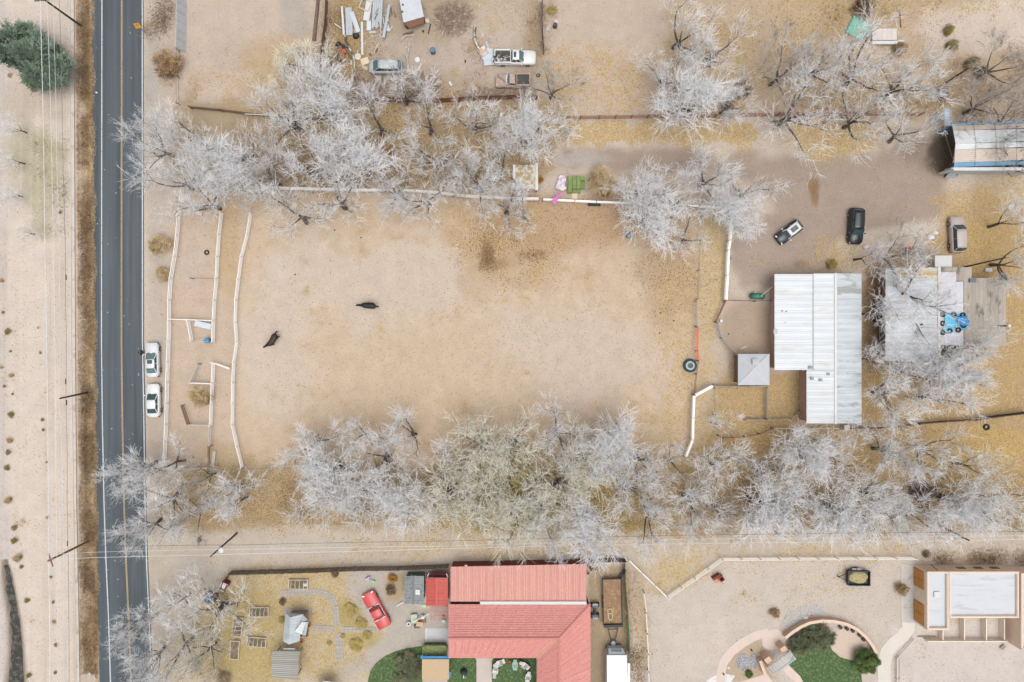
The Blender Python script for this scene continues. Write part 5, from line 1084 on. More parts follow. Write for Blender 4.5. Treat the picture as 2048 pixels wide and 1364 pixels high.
def ever_mesh(n, R_, hgt, seed, mat, name, size=.2, r=.03, clumps=30, cr=.3):
    p, d = clump_points(n, R_, hgt, seed, clumps, cr); g = np.random.default_rng(seed + 1); q = p + unitv(unitv(d) + g.normal(0, .35, p.shape) + [0, 0, .3]) * size * g.uniform(.6, 1.4, (n, 1)); return needles(p, q, r, name, mat)
def plant(name, px, py, me_list, label, cat, group=None, scale=1.0, z=0.0, h=0.5, rz=None):
    loc = P(px, py, h); loc.z = z; o = thing(name, loc, label, cat, group, random.uniform(0, 6.28) if rz is None else rz); sc = scale if isinstance(scale, tuple) else (scale,) * 3
    for nm, me_ in me_list: link(nm, me_, o, scale=sc)
    return o
def stem_mesh(hgt, r, n=5, spread=.4, seed=1, mat=None):
    rr = random.Random(seed); segs = [(0, 0, -.1, 0, 0, hgt * .35, r, r * .8)]
    for i in range(n): a = 2 * math.pi * i / n; segs.append((0, 0, hgt * .3, math.cos(a) * spread, math.sin(a) * spread, hgt * rr.uniform(.6, .85), r * .6, r * .25))
    return cones(segs, 'trunk', mat or bark_dark, 5)
blue_g = M('blue_green_foliage', (158, 180, 156), .8, .3, 1.6, spots=(96, 120, 98), spot_amt=.42, spot_scale=1.0)
jun = M('juniper_foliage', (120, 128, 96), .85, .35, 2.2, spots=(150, 134, 106), spot_amt=.45, spot_scale=1.6); grn = M('bush_green', (128, 150, 84), .8, .3, 2.4, spots=(84, 108, 56), spot_amt=.45, spot_scale=1.8)
oliv = M('olive_leaves', (210, 188, 116), .85, .25, 2, spots=(134, 128, 64), spot_amt=.42, spot_scale=1.2); orng = M('orange_leaves', (200, 148, 72), .85, .25, 2); dryb = M('dry_brush', (208, 176, 132), .95, .3, 1.2, spots=(150, 116, 84), spot_amt=.48, spot_scale=.9)
dryg = M('dry_golden_grass', (232, 206, 160), .95, .25, 1.5, spots=(166, 132, 90), spot_amt=.45, spot_scale=1.2); dkb2 = M('dark_dry_brush', (166, 136, 110), .95, .3, 1.5, spots=(112, 88, 70), spot_amt=.45, spot_scale=1.5)
def spiky(seed, mat, limbs, dens, r0, spread=.9):
    t = BareTree(seed, limbs=limbs, spread=spread, dens=dens, thick=.7, fork=.1); g = np.random.default_rng(seed); p0, p1, _ = t.twigs(); p1 = p0 + (p1 - p0) * .7; p0[:, 2] -= .6; p1[:, 2] -= .6
    k = float(np.percentile(np.hypot(p1[:, 0], p1[:, 1]), 94)); h = float(p1[:, 2].max()); sc = np.array([1 / k, 1 / k, 1 / h]); s8 = np.array(t.big) - np.array([0, 0, .6, 0, 0, .6, 0, 0]); s8[:, :6] *= np.concatenate([sc, sc]); s8[:, 6:] /= k
    return needles(p0 * sc, p1 * sc, np.full(len(p0), r0), 'foliage', mat), cones(s8, 'trunk', bark_dark, 5)
BIG, BIGT = spiky(203, blue_g, 11, 3.2, .017); 
for (px, py, dx, h_, lb) in ((40, 88, 92, 6.0, 'large blue green evergreen tree at the left edge, upper crown'), (92, 128, 96, 6.5, 'large blue green evergreen tree under the overhead wires, lower crown')):
    R_ = dx * S / 2; plant('evergreen_tree', px, py, [('foliage', BIG), ('trunk', BIGT)], lb, 'tree', 'evergreens by the wires', (R_ * 1.05, R_ * 1.0, h_), 0, h_ * .45)
JUN = spiky(211, jun, 10, 3.0, .02)[0]; GRN = ever_mesh(20000, 1.0, 1.0, 18, grn, 'foliage', .07, .02, 40, .25)
st_ = stem_mesh(.5, .05, 6, .4, 4)
plant('juniper', 1602, 1288, [('foliage', JUN), ('trunk', st_)], 'dark juniper inside the curved wall, west of the two joined ones', 'shrub', 'junipers', (1.85, 1.7, 1.7), 0, 1)
plant('juniper', 1640, 1276, [('foliage', JUN), ('trunk', st_)], 'dark juniper inside the curved wall, east of the two joined ones', 'shrub', 'junipers', (2.3, 2.0, 1.9), 0, 1)
plant('round_shrub', 1733, 1321, [('foliage', GRN), ('trunk', st_)], 'rounded bright green tree at the end of the curved adobe wall', 'shrub', None, (1.85, 1.85, 2.1), 0, 1)
plant('juniper', 818, 1337, [('foliage', JUN), ('trunk', st_)], 'bronze green juniper on the lawn left of the tan shelter roof', 'shrub', 'junipers', (2.1, 2.4, 1.6), 0, .8)
plant('small_shrub', 1498, 1348, [('foliage', GRN)], 'small green shrub in the tan bed beside the pinkish path', 'shrub', None, (.55, .6, .6), 0, .3)
# hedge
g = np.random.default_rng(4); n_ = 16000; hx = g.uniform(-1, 1, n_); hy = g.uniform(-1, 1, n_); hz = g.random(n_) ** .3; k_ = np.maximum(np.abs(hx) ** 6 + np.abs(hy) ** 6, 1) ** (1 / 6)
hp_ = np.stack([hx * 1.66 / k_, hy * .86 / k_, hz * (1.5 - .25 * (np.abs(hx) ** 3 + np.abs(hy) ** 3) / 2)], 1)
plant('hedge', 869, 1303, [('leaves', leaf_faces(hp_, .11, 'leaves', M('hedge_leaves', (176, 192, 130), .8, .25, 3, spots=(238, 232, 180), spot_amt=.42, spot_scale=5), 1.2, 3)), ('core', MB().box((0, 0, .6), (3.0, 1.45, 1.2)).mesh('core', M('hedge_core', (60, 74, 40), .95)))], 'clipped rectangular green hedge above the blue framed shelter', 'hedge', rz=0, h=1.2)
# lawns
def flat(name, poly, z, mat, t=.06, kind='structure', smooth_=False):
    W = [P(x, y, 0) for x, y in poly]; m = MB().prism([(v.x, v.y) for v in W], z - t, z).build(name, mat); return tag(m, kind=kind)
lawn = M('green_lawn', (80, 106, 64), .95, .22, 3, bump=.8, spots=(120, 134, 88), spot_amt=.44, spot_scale=3)
def arc(cx, cy, rx, ry, a0, a1, n=14): return [(cx + rx * math.cos(R(a0 + (a1 - a0) * i / n)), cy - ry * math.sin(R(a0 + (a1 - a0) * i / n))) for i in range(n + 1)]
flat('lawn', [(736, 1400), (736, 1360), (741, 1342), (752, 1326), (770, 1312), (792, 1302), (816, 1296), (845, 1292), (845, 1400)], .05, lawn)
flat('lawn', [(895, 1316), (950, 1316), (953, 1322), (953, 1400), (895, 1400)], .05, lawn); flat('lawn', [(984, 1322), (988, 1316), (1072, 1316), (1072, 1400), (984, 1400)], .05, lawn)
flat('lawn', [(1577, 1330), (1590, 1300), (1610, 1290), (1660, 1290), (1664, 1300), (1680, 1314), (1708, 1322), (1722, 1345), (1728, 1400), (1625, 1400), (1600, 1352)], .05, lawn)
def blades(name, poly, n, hgt, r, mat, label=None, z=0.0, seed=1, lean=.5, kind='stuff', dens=None):
    """thin grass or twig spikes spread inside a px polygon"""
    g = np.random.default_rng(seed); xs = [p[0] for p in poly]; ys_ = [p[1] for p in poly]; N_ = n * 3
    x = g.uniform(min(xs), max(xs), N_); y = g.uniform(min(ys_), max(ys_), N_); k = inside(poly, x, y) > 0
    if dens: k &= vnoise(x * S, y * S, dens, seed) > g.uniform(.25, .85, N_)
    x = x[k][:n]; y = y[k][:n]; n = len(x)
    jt = 0 if name != 'dry_weeds' else 9; x = x + g.normal(0, jt, n); y = y + g.normal(0, jt, n); X = (x - 1024) * S; Y = (682 - y) * S; zz = np.full(n, z)
    if name == 'ditch_brush': zz = -.5 * np.clip(1 - np.abs(x - (168 + y / 1364 * 6)) / 13, 0, 1)
    p0 = np.stack([X, Y, zz - .02], 1); d = g.normal(0, lean, (n, 3)); d[:, 2] = 1; p1 = p0 + unitv(d) * (hgt * g.uniform(.4, 1.3, (n, 1))); o = p0.mean(0); o[2] = 0
    ob = link(name, needles(p0 - o, p1 - o, r, name, mat), None, o); return tag(ob, label, kind=kind)
for i, (poly, n_, h_) in enumerate((([(738, 1330), (845, 1294), (845, 1364), (738, 1364)], 2500, .07), ([(896, 1318), (952, 1318), (952, 1364), (896, 1364)], 1200, .07), ([(986, 1318), (1071, 1318), (1071, 1364), (986, 1364)], 1600, .07), ([(1600, 1300), (1660, 1295), (1715, 1326), (1725, 1364), (1612, 1364)], 2500, .07))):
    blades('lawn_grass', poly, n_, h_, .012, M('grass_blades', (98, 126, 74), .9, .3, 3), z=.05, seed=40 + i, lean=.7)
# fallen leaves lying on the lawns
# brush in the roadside ditch, in three kinds so colour varies along it
dl = [(153 + y / 1364 * 7, y) for y in range(-30, 1400, 60)]; dr = [(184 + y / 1364 * 13, y) for y in range(-30, 1400, 60)]
dpoly = dl + dr[::-1]
blades('ditch_brush', dpoly, 30000, .38, .022, M('tan_brush', (240, 212, 168), .95, .3, .9, spots=(196, 160, 118), spot_amt=.5, spot_scale=.5), seed=3, lean=.9); blades('ditch_brush', dpoly, 16000, .42, .022, dryb, seed=13, lean=.9, dens=2.2); blades('ditch_brush', [(x + (4 if i < len(dl) else -4), y) for i, (x, y) in enumerate(dpoly)], 16000, .5, .024, dkb2, seed=4, lean=.9, dens=3.1)
blades('ditch_brush', [(x + (8 if i < len(dl) else 0), y) for i, (x, y) in enumerate(dpoly)], 12000, .35, .02, dryg, seed=5, lean=1.0, dens=1.4)
fr = [(180 + y / 1364 * 12 + 2.5 * math.sin(y * .05) + 1.5 * math.sin(y * .13), y) for y in range(-30, 1400, 12)]; blades('ditch_brush', fr + [(x + 7, y) for x, y in fr[::-1]], 9000, .3, .022, M('golden_fringe', (244, 218, 172), .95, .2, 1.2, spots=(214, 184, 136), spot_amt=.45, spot_scale=1), seed=6, lean=.9)
# dry weeds in beds along fences and verges
weeds = [([(315, 0), (352, 0), (352, 40), (330, 70), (312, 60)], 2600, dkb2), ([(318, 95), (352, 90), (353, 180), (330, 170)], 2400, dryb), ([(362, 110), (400, 110), (395, 200), (366, 200)], 1600, dryg), ([(288, 52), (312, 56), (306, 76), (290, 74)], 500, dryb),
         ([(636, 60), (690, 0), (700, 60), (672, 190), (640, 190)], 3800, dkb2), ([(1050, 0), (1110, 0), (1098, 110), (1060, 110)], 2600, dryb), ([(935, 90), (965, 80), (970, 190), (930, 190)], 1600, dryb), ([(700, 150), (880, 150), (880, 190), (700, 190)], 3600, dkb2),
         ([(560, 290), (820, 280), (900, 370), (500, 370)], 8000, dkb2), ([(480, 230), (900, 210), (1080, 300), (1000, 380), (480, 370)], 9000, dryb), ([(1860, 1114), (2060, 1106), (2060, 1130), (1860, 1128)], 3800, dkb2), ([(1580, 180), (1890, 180), (1880, 225), (1580, 225)], 4200, dryb),
         ([(1640, 0), (1900, 0), (1800, 40), (1660, 60)], 4200, dryg), ([(1830, 120), (2050, 90), (2050, 200), (1880, 200)], 4600, dryb), ([(1930, 190), (2050, 180), (2050, 245), (1920, 245)], 3000, dkb2), ([(880, 940), (1300, 940), (1300, 1070), (900, 1070)], 11000, M('olive_weeds', (180, 166, 98), .95, .3, 1.5, spots=(104, 92, 50), spot_amt=.45, spot_scale=1)),
         ([(560, 960), (900, 960), (900, 1040), (560, 1040)], 6000, dkb2), ([(1300, 960), (2050, 960), (2050, 1060), (1300, 1060)], 10000, dkb2), ([(1390, 870), (1760, 860), (1760, 990), (1390, 990)], 5000, dryg), ([(380, 1190), (450, 1180), (450, 1364), (385, 1364)], 3500, M('olive_weeds', None)),
         ([(1726, 540), (1772, 540), (1772, 740), (1730, 740)], 3000, dkb2), ([(1258, 1290), (1282, 1280), (1285, 1364), (1262, 1364)], 1600, dkb2), ([(1258, 1130), (1270, 1130), (1272, 1290), (1262, 1290)], 900, dryb), ([(50, 280), (140, 270), (140, 500), (70, 460)], 4500, M('sage_weeds', (206, 200, 160), .95, .3, 1.2, spots=(140, 142, 104), spot_amt=.45, spot_scale=.7)),
         ([(1262, 1500), (1262, 1501), (1263, 1501)], 3, dryb)][:-1]
for i, (poly, n_, mt) in enumerate(weeds): blades('dry_weeds', poly, n_, .34, .02, mt, seed=100 + i, lean=1.0, dens=1.6)
# individual dry bushes
DB = [ever_mesh(900, .5, .55, 60 + i, m_, 'twigs', .17, .016, 12, .4) for i, m_ in enumerate((dryb, dryg, dkb2, M('olive_weeds', None)))]
OB = [('leaves', leaf_faces(clump_points(5200, 1.0, 1.0, 71, 22, .34)[0], .1, 'leaves', oliv, .8, 5)), ('trunk', stem_mesh(.7, .04, 6, .5, 6))]
OR = [('leaves', leaf_faces(clump_points(3600, 1.0, 1.0, 72, 18, .34)[0], .11, 'leaves', orng, .8, 6)), ('trunk', stem_mesh(.7, .04, 6, .5, 7))]
for i, (x, y, s_) in enumerate(((3, 735, .7), (8, 772, .7), (17, 664, 1.5), (3, 560, 1.0), (5, 625, .7), (20, 702, .6), (22, 750, 1.1), (24, 788, .6), (22, 830, 1.5), (19, 880, 1.4), (17, 905, 1.2), (15, 935, 1.3), (16, 1000, 1.7), (28, 1055, 1.3), (30, 1082, 1.5), (35, 1115, 1.9), (42, 1134, .9), (54, 1200, 1.2), (80, 705, .7), (84, 840, .8), (85, 860, .7), (95, 1035, .8), (101, 1155, .6), (105, 1205, .7), (107, 1245, .9), (112, 1290, .9), (58, 1352, 1.2), (20, 150, 1.0), (68, 180, 1.0), (120, 425, .8), (75, 655, .5), (92, 925, .5), (110, 1345, .8))):
    plant('dry_bush', x, y, [('twigs', DB[(1, 0, 3)[i % 3]])], 'small dry bush dotted over the pale sand left of the road', 'bush', 'small dry bushes on the sand flat', s_ * .6, 0, .2)
for (x, y, s_, k, lb) in ((403, 790, 2.4, 1, 'round golden mound of dry brush in the middle pen'), (325, 493, 2.3, 1, 'low golden dry bush between the road and the pens'), (325, 550, 1.6, 1, 'smaller golden dry bush south of the low golden one by the pens'), (338, 128, 2.9, 0, 'brown spreading dry bush beside the north field fence'), (1483, 178, 2.0, 2, 'dark round dried shrub standing alone in yellow leaves'), (1967, 148, 1.5, 2, 'dark shrub in the weeds right of the short dark pole'), (1425, 112, 1.3, 3, 'small olive shrub beneath the tall northern tree'), (1205, 365, 3.2, 1, 'orange tan leafy bush right of the green bales'), (1456, 205, 1.5, 2, 'small dark shrub above the reddish five rail fence'),
        (1730, 18, 2.4, 2, 'dark brush clump above the teal tarp'), (1880, 188, 1.6, 2, 'dark twiggy shrub above the stacked planks'), (1945, 130, 1.6, 3, 'olive shrub at the tip of the short dark pole'), (1800, 100, 1.5, 0, 'brown weedy shrub right of the white slab'), (1900, 60, 1.2, 3, 'yellow green weed clump on the pale north east sand'), (1905, 92, 1.3, 3, 'three tufted weed clump on the north east sand'), (668, 1148, .9, 2, 'small dark plant ring in the garden near the fence'), (783, 1180, 1.2, 2, 'round bare twig shrub above the red car\'s nose'), (565, 1205, .8, 2, 'small dark shrub by the bench north of the tin gazebo'), (1550, 1228, 1.1, 0, 'brown tuft beside the terracotta tiles'), (1855, 1108, .9, 2, 'small dark weed at the end of the vinyl fence'), (1803, 1180, 1.4, 0, 'thin dry shrub beside the garage driveway'),
        (450, 1360, 1.6, 0, 'dry brush by the garden gate at the bottom edge'), (1548, 1040, 1.0, 2, 'dark brush in the right half of the tree belt'), (1845, 980, 2.6, 2, 'dark twig heap under the trees in the belt\'s right half')):
    plant('dry_bush', x, y, [('twigs', DB[k])], lb, 'bush', None, s_ * 1.25, 0, .5)
for (x, y, s_, L_, lb, h_) in ((800, 375, 1.7, OB, 'olive yellow leafy shrub on the north paddock fence', 2.2), (845, 310, 1.4, OB, 'olive leafy shrub among trees left of the white roofed lean-to', 2), (760, 305, 2.0, OR, 'bright orange leafed shrub in the middle of the northern trees', 2.4), (785, 1157, .9, OR, 'small orange leafed shrub by the grey shed', .8), (1665, 528, 1.0, OB, 'yellow olive bush at the barn\'s north edge', 1.4), (965, 345, 1.3, OB, 'olive shrub left of the white roofed lean-to', 1.6), (1080, 360, .7, OR, 'small red orange shrub beside the white roofed lean-to', .8),
        (700, 1220, 1.3, OB, 'low yellow green garden shrub left of the red car', .5), (722, 1248, 1.2, OB, 'low olive shrub below the red car\'s rear wheel', .5), (712, 1290, 1.3, OB, 'grey olive shrub between the garden paths', .6), (735, 1270, .9, OB, 'yellow green shrub beside the drive curve', .5), (686, 1272, .5, OB, 'small round green shrub by the garden path junction', .3), (659, 1286, .5, OB, 'small green plant left of the brick path', .3), (563, 1240, .7, OB, 'pale green shrub at the west side of the tin gazebo', .5), (1105, 20, .9, OB, 'green weedy bush right of the scrap yard\'s east fence', .8)):
    plant('leafy_shrub', x, y, L_, lb, 'shrub', None, (s_ * .8, s_ * .72, h_ * .8), 0, h_ * .4)
# olive understorey of the southern belt: separate willow bushes
for i, (x, y, s_) in enumerate(((930, 980, 2.4), (1000, 1000, 2.6), (1055, 960, 2.8), (1110, 1010, 2.4), (1160, 990, 2.6), (1190, 930, 2.0), (960, 1045, 2.0), (1040, 900, 1.8))):
    plant('willow_bush', x, y, OB, ('yellow olive willow bush near the %s edge of the southern tree belt, above the red roof' % ('paddock' if y < 940 else 'lane' if y > 1030 else 'middle')) if False else 'yellow olive willow bush filling the southern belt above the red roof', 'bush', 'willow bushes in the southern tree belt', (s_ * .8, s_ * .8, 1.9), 0, 1.0)
# ------------------------------------------------------------ the bare trees, one by one
LOOK = ['pale feathery', 'pale wide spreading', 'dense pale', 'leaning pale', 'straw tinted', 'large open limbed', 'grey brown', 'thin sparse']
ORD = ['first', 'second', 'third', 'fourth', 'fifth', 'sixth', 'seventh', 'eighth', 'ninth', 'tenth', 'eleventh', 'twelfth', 'thirteenth', 'fourteenth', 'fifteenth', 'sixteenth', 'seventeenth', 'eighteenth', 'nineteenth', 'twentieth', 'twenty first', 'twenty second', 'twenty third', 'twenty fourth']
rows = {
 'from the road, back row north of the paddock': [(0, 300, 285, 120, 11), (1, 395, 275, 150, 11), (5, 480, 300, 150, 10), (0, 570, 225, 150, 12), (2, 655, 205, 150, 12), (3, 745, 240, 140, 11), (1, 800, 180, 130, 9), (3, 850, 240, 120, 10), (1, 880, 310, 130, 9), (1, 945, 235, 130, 10), (7, 1010, 270, 110, 9), (2, 1065, 250, 120, 10), (1, 1000, 335, 120, 9)],
 'from the road, row over the paddock\'s north fence': [(1, 335, 355, 140, 11), (0, 400, 400, 130, 10), (2, 455, 350, 150, 10), (6, 530, 350, 160, 10), (3, 585, 430, 150, 10), (0, 610, 330, 150, 11), (5, 670, 400, 150, 9), (2, 715, 320, 150, 11), (0, 780, 380, 110, 9), (1, 850, 390, 130, 10), (6, 905, 340, 110, 9), (0, 960, 360, 130, 10), (3, 1010, 410, 120, 9), (1, 1050, 425, 90, 8)],
 'from the left, at the paddock\'s north east corner': [(0, 1290, 365, 130, 9), (2, 1300, 440, 140, 9), (1, 1370, 400, 150, 10), (3, 1385, 470, 110, 8), (0, 1430, 350, 140, 10), (2, 1470, 420, 110, 8), (1, 1510, 375, 120, 9)],
 'from the left, along the reddish rail fence': [(6, 1105, 170, 130, 8), (7, 1140, 245, 110, 7), (0, 1340, 150, 120, 9), (1, 1372, 50, 160, 11), (2, 1395, 200, 150, 10), (3, 1445, 95, 140, 10), (0, 1465, 200, 100, 9), (6, 1580, 130, 170, 11), (5, 1595, 215, 190, 11), (0, 1650, 120, 130, 10), (1, 1745, 130, 180, 12), (5, 1735, 225, 150, 10), (0, 1825, 160, 150, 11), (3, 1825, 260, 130, 9)],
 'from the top, over the blue edged barn': [(6, 2020, 120, 150, 10), (6, 1990, 195, 150, 10), (6, 2045, 230, 170, 10), (6, 2055, 320, 120, 9)],
 'from the left, around the flat roofed house': [(7, 1745, 510, 100, 8), (6, 1800, 510, 130, 9), (7, 1760, 625, 100, 8), (5, 1830, 590, 210, 10), (7, 1850, 500, 110, 8), (7, 1750, 720, 100, 8), (1, 1825, 745, 120, 8), (0, 1790, 790, 160, 9), (2, 1895, 735, 120, 9), (1, 1885, 800, 150, 9), (0, 1950, 745, 120, 9), (7, 1975, 700, 110, 9), (7, 2035, 440, 130, 9), (1, 2040, 520, 120, 9)],
 'from the road, paddock side of the southern belt': [(0, 265, 940, 125, 10), (3, 330, 935, 110, 9), (6, 400, 960, 100, 8), (0, 455, 985, 110, 8), (0, 615, 890, 130, 10), (2, 655, 945, 140, 10), (3, 715, 880, 100, 9), (0, 765, 925, 150, 10), (1, 820, 880, 120, 9), (7, 880, 915, 110, 9), (4, 960, 900, 140, 10), (4, 1030, 895, 130, 10), (0, 1115, 880, 130, 11), (4, 1170, 920, 140, 10), (2, 1235, 885, 130, 11), (0, 1290, 925, 120, 9), (3, 1350, 935, 110, 9), (1, 1445, 945, 130, 9), (0, 1540, 950, 140, 9), (2, 1620, 920, 120, 9), (7, 1700, 930, 130, 9), (0, 1790, 910, 130, 9), (1, 1880, 905, 130, 9), (7, 1960, 940, 120, 9)],
 'from the road, lane side of the southern belt': [(1, 310, 1010, 150, 10), (0, 280, 1060, 110, 9), (6, 380, 1030, 120, 8), (7, 470, 1010, 120, 7), (1, 640, 1010, 140, 10), (0, 725, 1010, 150, 10), (2, 800, 1000, 130, 9), (4, 890, 1000, 150, 10), (4, 970, 1000, 150, 11), (4, 1035, 1040, 150, 11), (0, 1085, 1060, 130, 11), (4, 1120, 985, 150, 11), (2, 1180, 1050, 140, 10), (0, 1260, 990, 140, 10), (1, 1310, 1040, 130, 10), (0, 1390, 1010, 150, 10), (6, 1450, 1030, 120, 9), (2, 1530, 1020, 150, 10), (0, 1610, 1015, 140, 10), (2, 1690, 1030, 150, 10), (1, 1770, 1000, 150, 10), (0, 1850, 1030, 150, 10), (2, 1930, 1010, 130, 10), (1, 2020, 1010, 150, 10)],
 'from the road, beside garden and lane mouth': [(0, 268, 1265, 100, 10), (0, 282, 1335, 120, 10), (7, 340, 1220, 130, 9), (3, 350, 1310, 140, 9), (5, 420, 1235, 170, 8), (6, 400, 1320, 130, 8)]}
for phrase, L_ in rows.items():
    for i, (k, x, y, d, h_) in enumerate(L_):
        tree(k, x, y, d * 1.04, h_, '%s bare tree, %s %s' % (LOOK[k], ORD[i], phrase), 'bare trees')
for i, (x, y, d, lb) in enumerate(((28, 255, 62, 'grey leafless sapling with branches pointing left, topmost by the left edge'), (24, 318, 66, 'grey leafless sapling, second from the top by the left edge'), (18, 385, 70, 'grey leafless sapling, third from the top by the left edge'), (44, 463, 46, 'grey leafless sapling, lowest by the left edge'), (1432, 850, 70, 'dark leafless sapling in the corner of the leafy pen'), (1690, 900, 110, 'thin lone bare tree in front of the barn\'s south end'))):
    tree(7, x, y, d, 4 if i < 5 else 8, lb, 'leafless saplings', name='sapling', rz=i * 1.1)
tree(4, 600, 120, 120, 5, 'low orange tan twiggy tree at the corner of the north field', 'bare trees', name='bare_tree')
# ------------------------------------------------------------ people and animals
def skin(name, V, E, mat, parent=None, sub=2, root=0):
    me_ = bpy.data.meshes.new(name); me_.from_pydata([v[0] for v in V], E, []); me_.materials.append(mat); o = link(name, me_, parent)
    sk_ = o.modifiers.new('skin', 'SKIN'); me_.skin_vertices.new() if not me_.skin_vertices else None
    for i, v in enumerate(V): d = me_.skin_vertices[0].data[i]; d.radius = v[1] if isinstance(v[1], tuple) else (v[1], v[1]); d.use_root = i == root
    sk_.use_smooth_shade = True; s2 = o.modifiers.new('sub', 'SUBSURF'); s2.levels = s2.render_levels = sub; return o
def horse(px, py, ang, label, mat, bend=0.0, head='down', k=1.18):
    o = P(px, py, 1.2); o.z = 0; t = thing('horse', o, label, 'horse', 'horses in the sand paddock', R(ang))
    b = bend; f = lambda x, y, z: (x, y + b * x * x * (1 if x > 0 else .6), z)
    V = [(f(-.55, 0, 1.18), (.27, .27)), (f(-.2, 0, 1.12), (.3, .3)), (f(.2, 0, 1.14), (.28, .31)), (f(.5, 0, 1.16), (.22, .27)), (f(.8, 0, 1.25), (.13, .2)), (f(1.05, 0, 1.1 if head == 'down' else 1.5), (.1, .15)), (f(1.22, .02, .85 if head == 'down' else 1.62), (.09, .13)), (f(1.35, .04, .6 if head == 'down' else 1.45), (.06, .07)),
         (f(-.55, .17, .95), .16), (f(-.5, .17, .68), .09), (f(-.66, .17, .46), .055), (f(-.62, .17, .08), .045), (f(-.58, .17, .02), .06), (f(-.55, -.17, .95), .16), (f(-.42, -.17, .68), .09), (f(-.56, -.17, .46), .055), (f(-.5, -.17, .08), .045), (f(-.46, -.17, .02), .06),
         (f(.48, .14, .9), .12), (f(.5, .15, .48), .06), (f(.47, .15, .08), .04), (f(.52, .15, .02), .055), (f(.48, -.14, .9), .12), (f(.38, -.15, .48), .06), (f(.34, -.15, .08), .04), (f(.39, -.15, .02), .055), (f(-.78, 0, 1.15), .19), (f(-.92, 0, 1.12), .09)]
    E = [(0, 1), (1, 2), (2, 3), (3, 4), (4, 5), (5, 6), (6, 7), (0, 8), (8, 9), (9, 10), (10, 11), (11, 12), (0, 13), (13, 14), (14, 15), (15, 16), (16, 17), (3, 18), (18, 19), (19, 20), (20, 21), (3, 22), (22, 23), (23, 24), (24, 25), (0, 26), (26, 27)]
    t.scale = (k, k * 1.3, k); skin('body', V, E, mat, t, 2, 1); hr = M('horse_hair', (16, 13, 12), .8)
    skin('tail', [(f(-.9, 0, 1.15), .07), (f(-1.04, 0, 1.0), .07), (f(-1.1, .02, .8), .06), (f(-1.12, .03, .5), .04)], [(0, 1), (1, 2), (2, 3)], hr, t, 1)
    skin('mane', [(f(.5, 0, 1.46), .04), (f(.78, 0, 1.46), .05), (f(1.03, 0, 1.28 if head == 'down' else 1.66), .05), (f(1.13, 0, 1.12 if head == 'down' else 1.76), .03)], [(0, 1), (1, 2), (2, 3)], hr, t, 1)
    for s in (-1, 1): q = f(1.12, s * .08, 1.02 if head == 'down' else 1.76); MB().cyl(q, (q[0] + .02, q[1] + s * .03, q[2] + .14), .035, .008, 6).build('ear', mat, t)
    return t
horse(737, 611, 176, 'black horse standing side on in the middle of the paddock', M('black_coat', (20, 18, 18), .6, .2, 3), .03, 'up')
horse(546, 681, 238, 'dark brown horse with its body curved, nearest the pens', M('dark_brown_coat', (50, 32, 28), .6, .2, 3), -.28, 'down')
po2 = P(284, 705, .9); pe = thing('person', (po2.x, po2.y, 0), 'person in dark clothes standing at the driver\'s side of the front white sedan', 'person', None, R(0))
cl_d = M('dark_clothes', (38, 36, 40), .9); skn = M('skin_tone', (190, 140, 116), .6); hair = M('dark_hair', (30, 24, 22), .7)
skin('body', [((0, 0, .95), .13), ((0, 0, 1.2), .13), ((0, 0, 1.42), (.12, .16)), ((0, 0, 1.53), .06), ((.02, 0, 1.66), .095), ((0, .19, 1.42), .06), ((.1, .27, 1.18), .045), ((.32, .2, 1.12), .035), ((0, -.19, 1.42), .06), ((.12, -.25, 1.18), .045), ((.34, -.14, 1.15), .035), ((0, .1, .85), .1), ((.02, .11, .48), .065), ((0, .11, .08), .045), ((.12, .12, .04), .04), ((0, -.1, .85), .1), ((.0, -.11, .48), .065), ((-.02, -.11, .08), .045), ((.1, -.12, .04), .04)],
     [(0, 1), (1, 2), (2, 3), (3, 4), (2, 5), (5, 6), (6, 7), (2, 8), (8, 9), (9, 10), (0, 11), (11, 12), (12, 13), (13, 14), (0, 15), (15, 16), (16, 17), (17, 18)], skn, pe)
skin('jacket', [((0, 0, .98), .15), ((0, 0, 1.2), .16), ((0, 0, 1.42), (.14, .19)), ((0, .2, 1.42), .08), ((.1, .28, 1.18), .065), ((.28, .22, 1.13), .055), ((0, -.2, 1.42), .08), ((.12, -.27, 1.18), .065), ((.3, -.16, 1.15), .055)], [(0, 1), (1, 2), (2, 3), (3, 4), (4, 5), (2, 6), (6, 7), (7, 8)], cl_d, pe)
skin('trousers', [((0, 0, .93), .15), ((0, .1, .85), .12), ((.02, .11, .48), .085), ((0, .11, .1), .07), ((0, -.1, .85), .12), ((.0, -.11, .48), .085), ((-.02, -.11, .1), .07)], [(0, 1), (1, 2), (2, 3), (0, 4), (4, 5), (5, 6)], M('dark_jeans', (44, 46, 56), .9), pe)
MB().dome((.0, 0, 1.68), .115, .11, .1, 12, 4).build('hair', hair, pe, smooth=True); MB().box((.115, 0, 1.66), (.03, .03, .05)).build('nose', skn, pe)
for s in (-1, 1):
    MB().box((.1, s * .035, 1.69), (.015, .025, .015)).build('eye', blackp, pe); MB().box((.02, s * .1, 1.67), (.03, .02, .06)).build('ear', skn, pe)
    h0 = Vector((.33, .2 if s > 0 else -.14, 1.12)); MB().box(h0 + Vector((.06, 0, 0)), (.09, .08, .03)).build('hand', skn, pe)
    for k in range(4): bar('finger', h0 + Vector((.1, -.03 + .02 * k, 0)), h0 + Vector((.17 + .012 * (1.5 - abs(k - 1.5)), -.03 + .02 * k, -.03)), .016, .016, skn, pe, (0, 0, 0))
    bar('thumb', h0 + Vector((.04, -s * .04, 0)), h0 + Vector((.1, -s * .07, -.01)), .02, .02, skn, pe, (0, 0, 0))

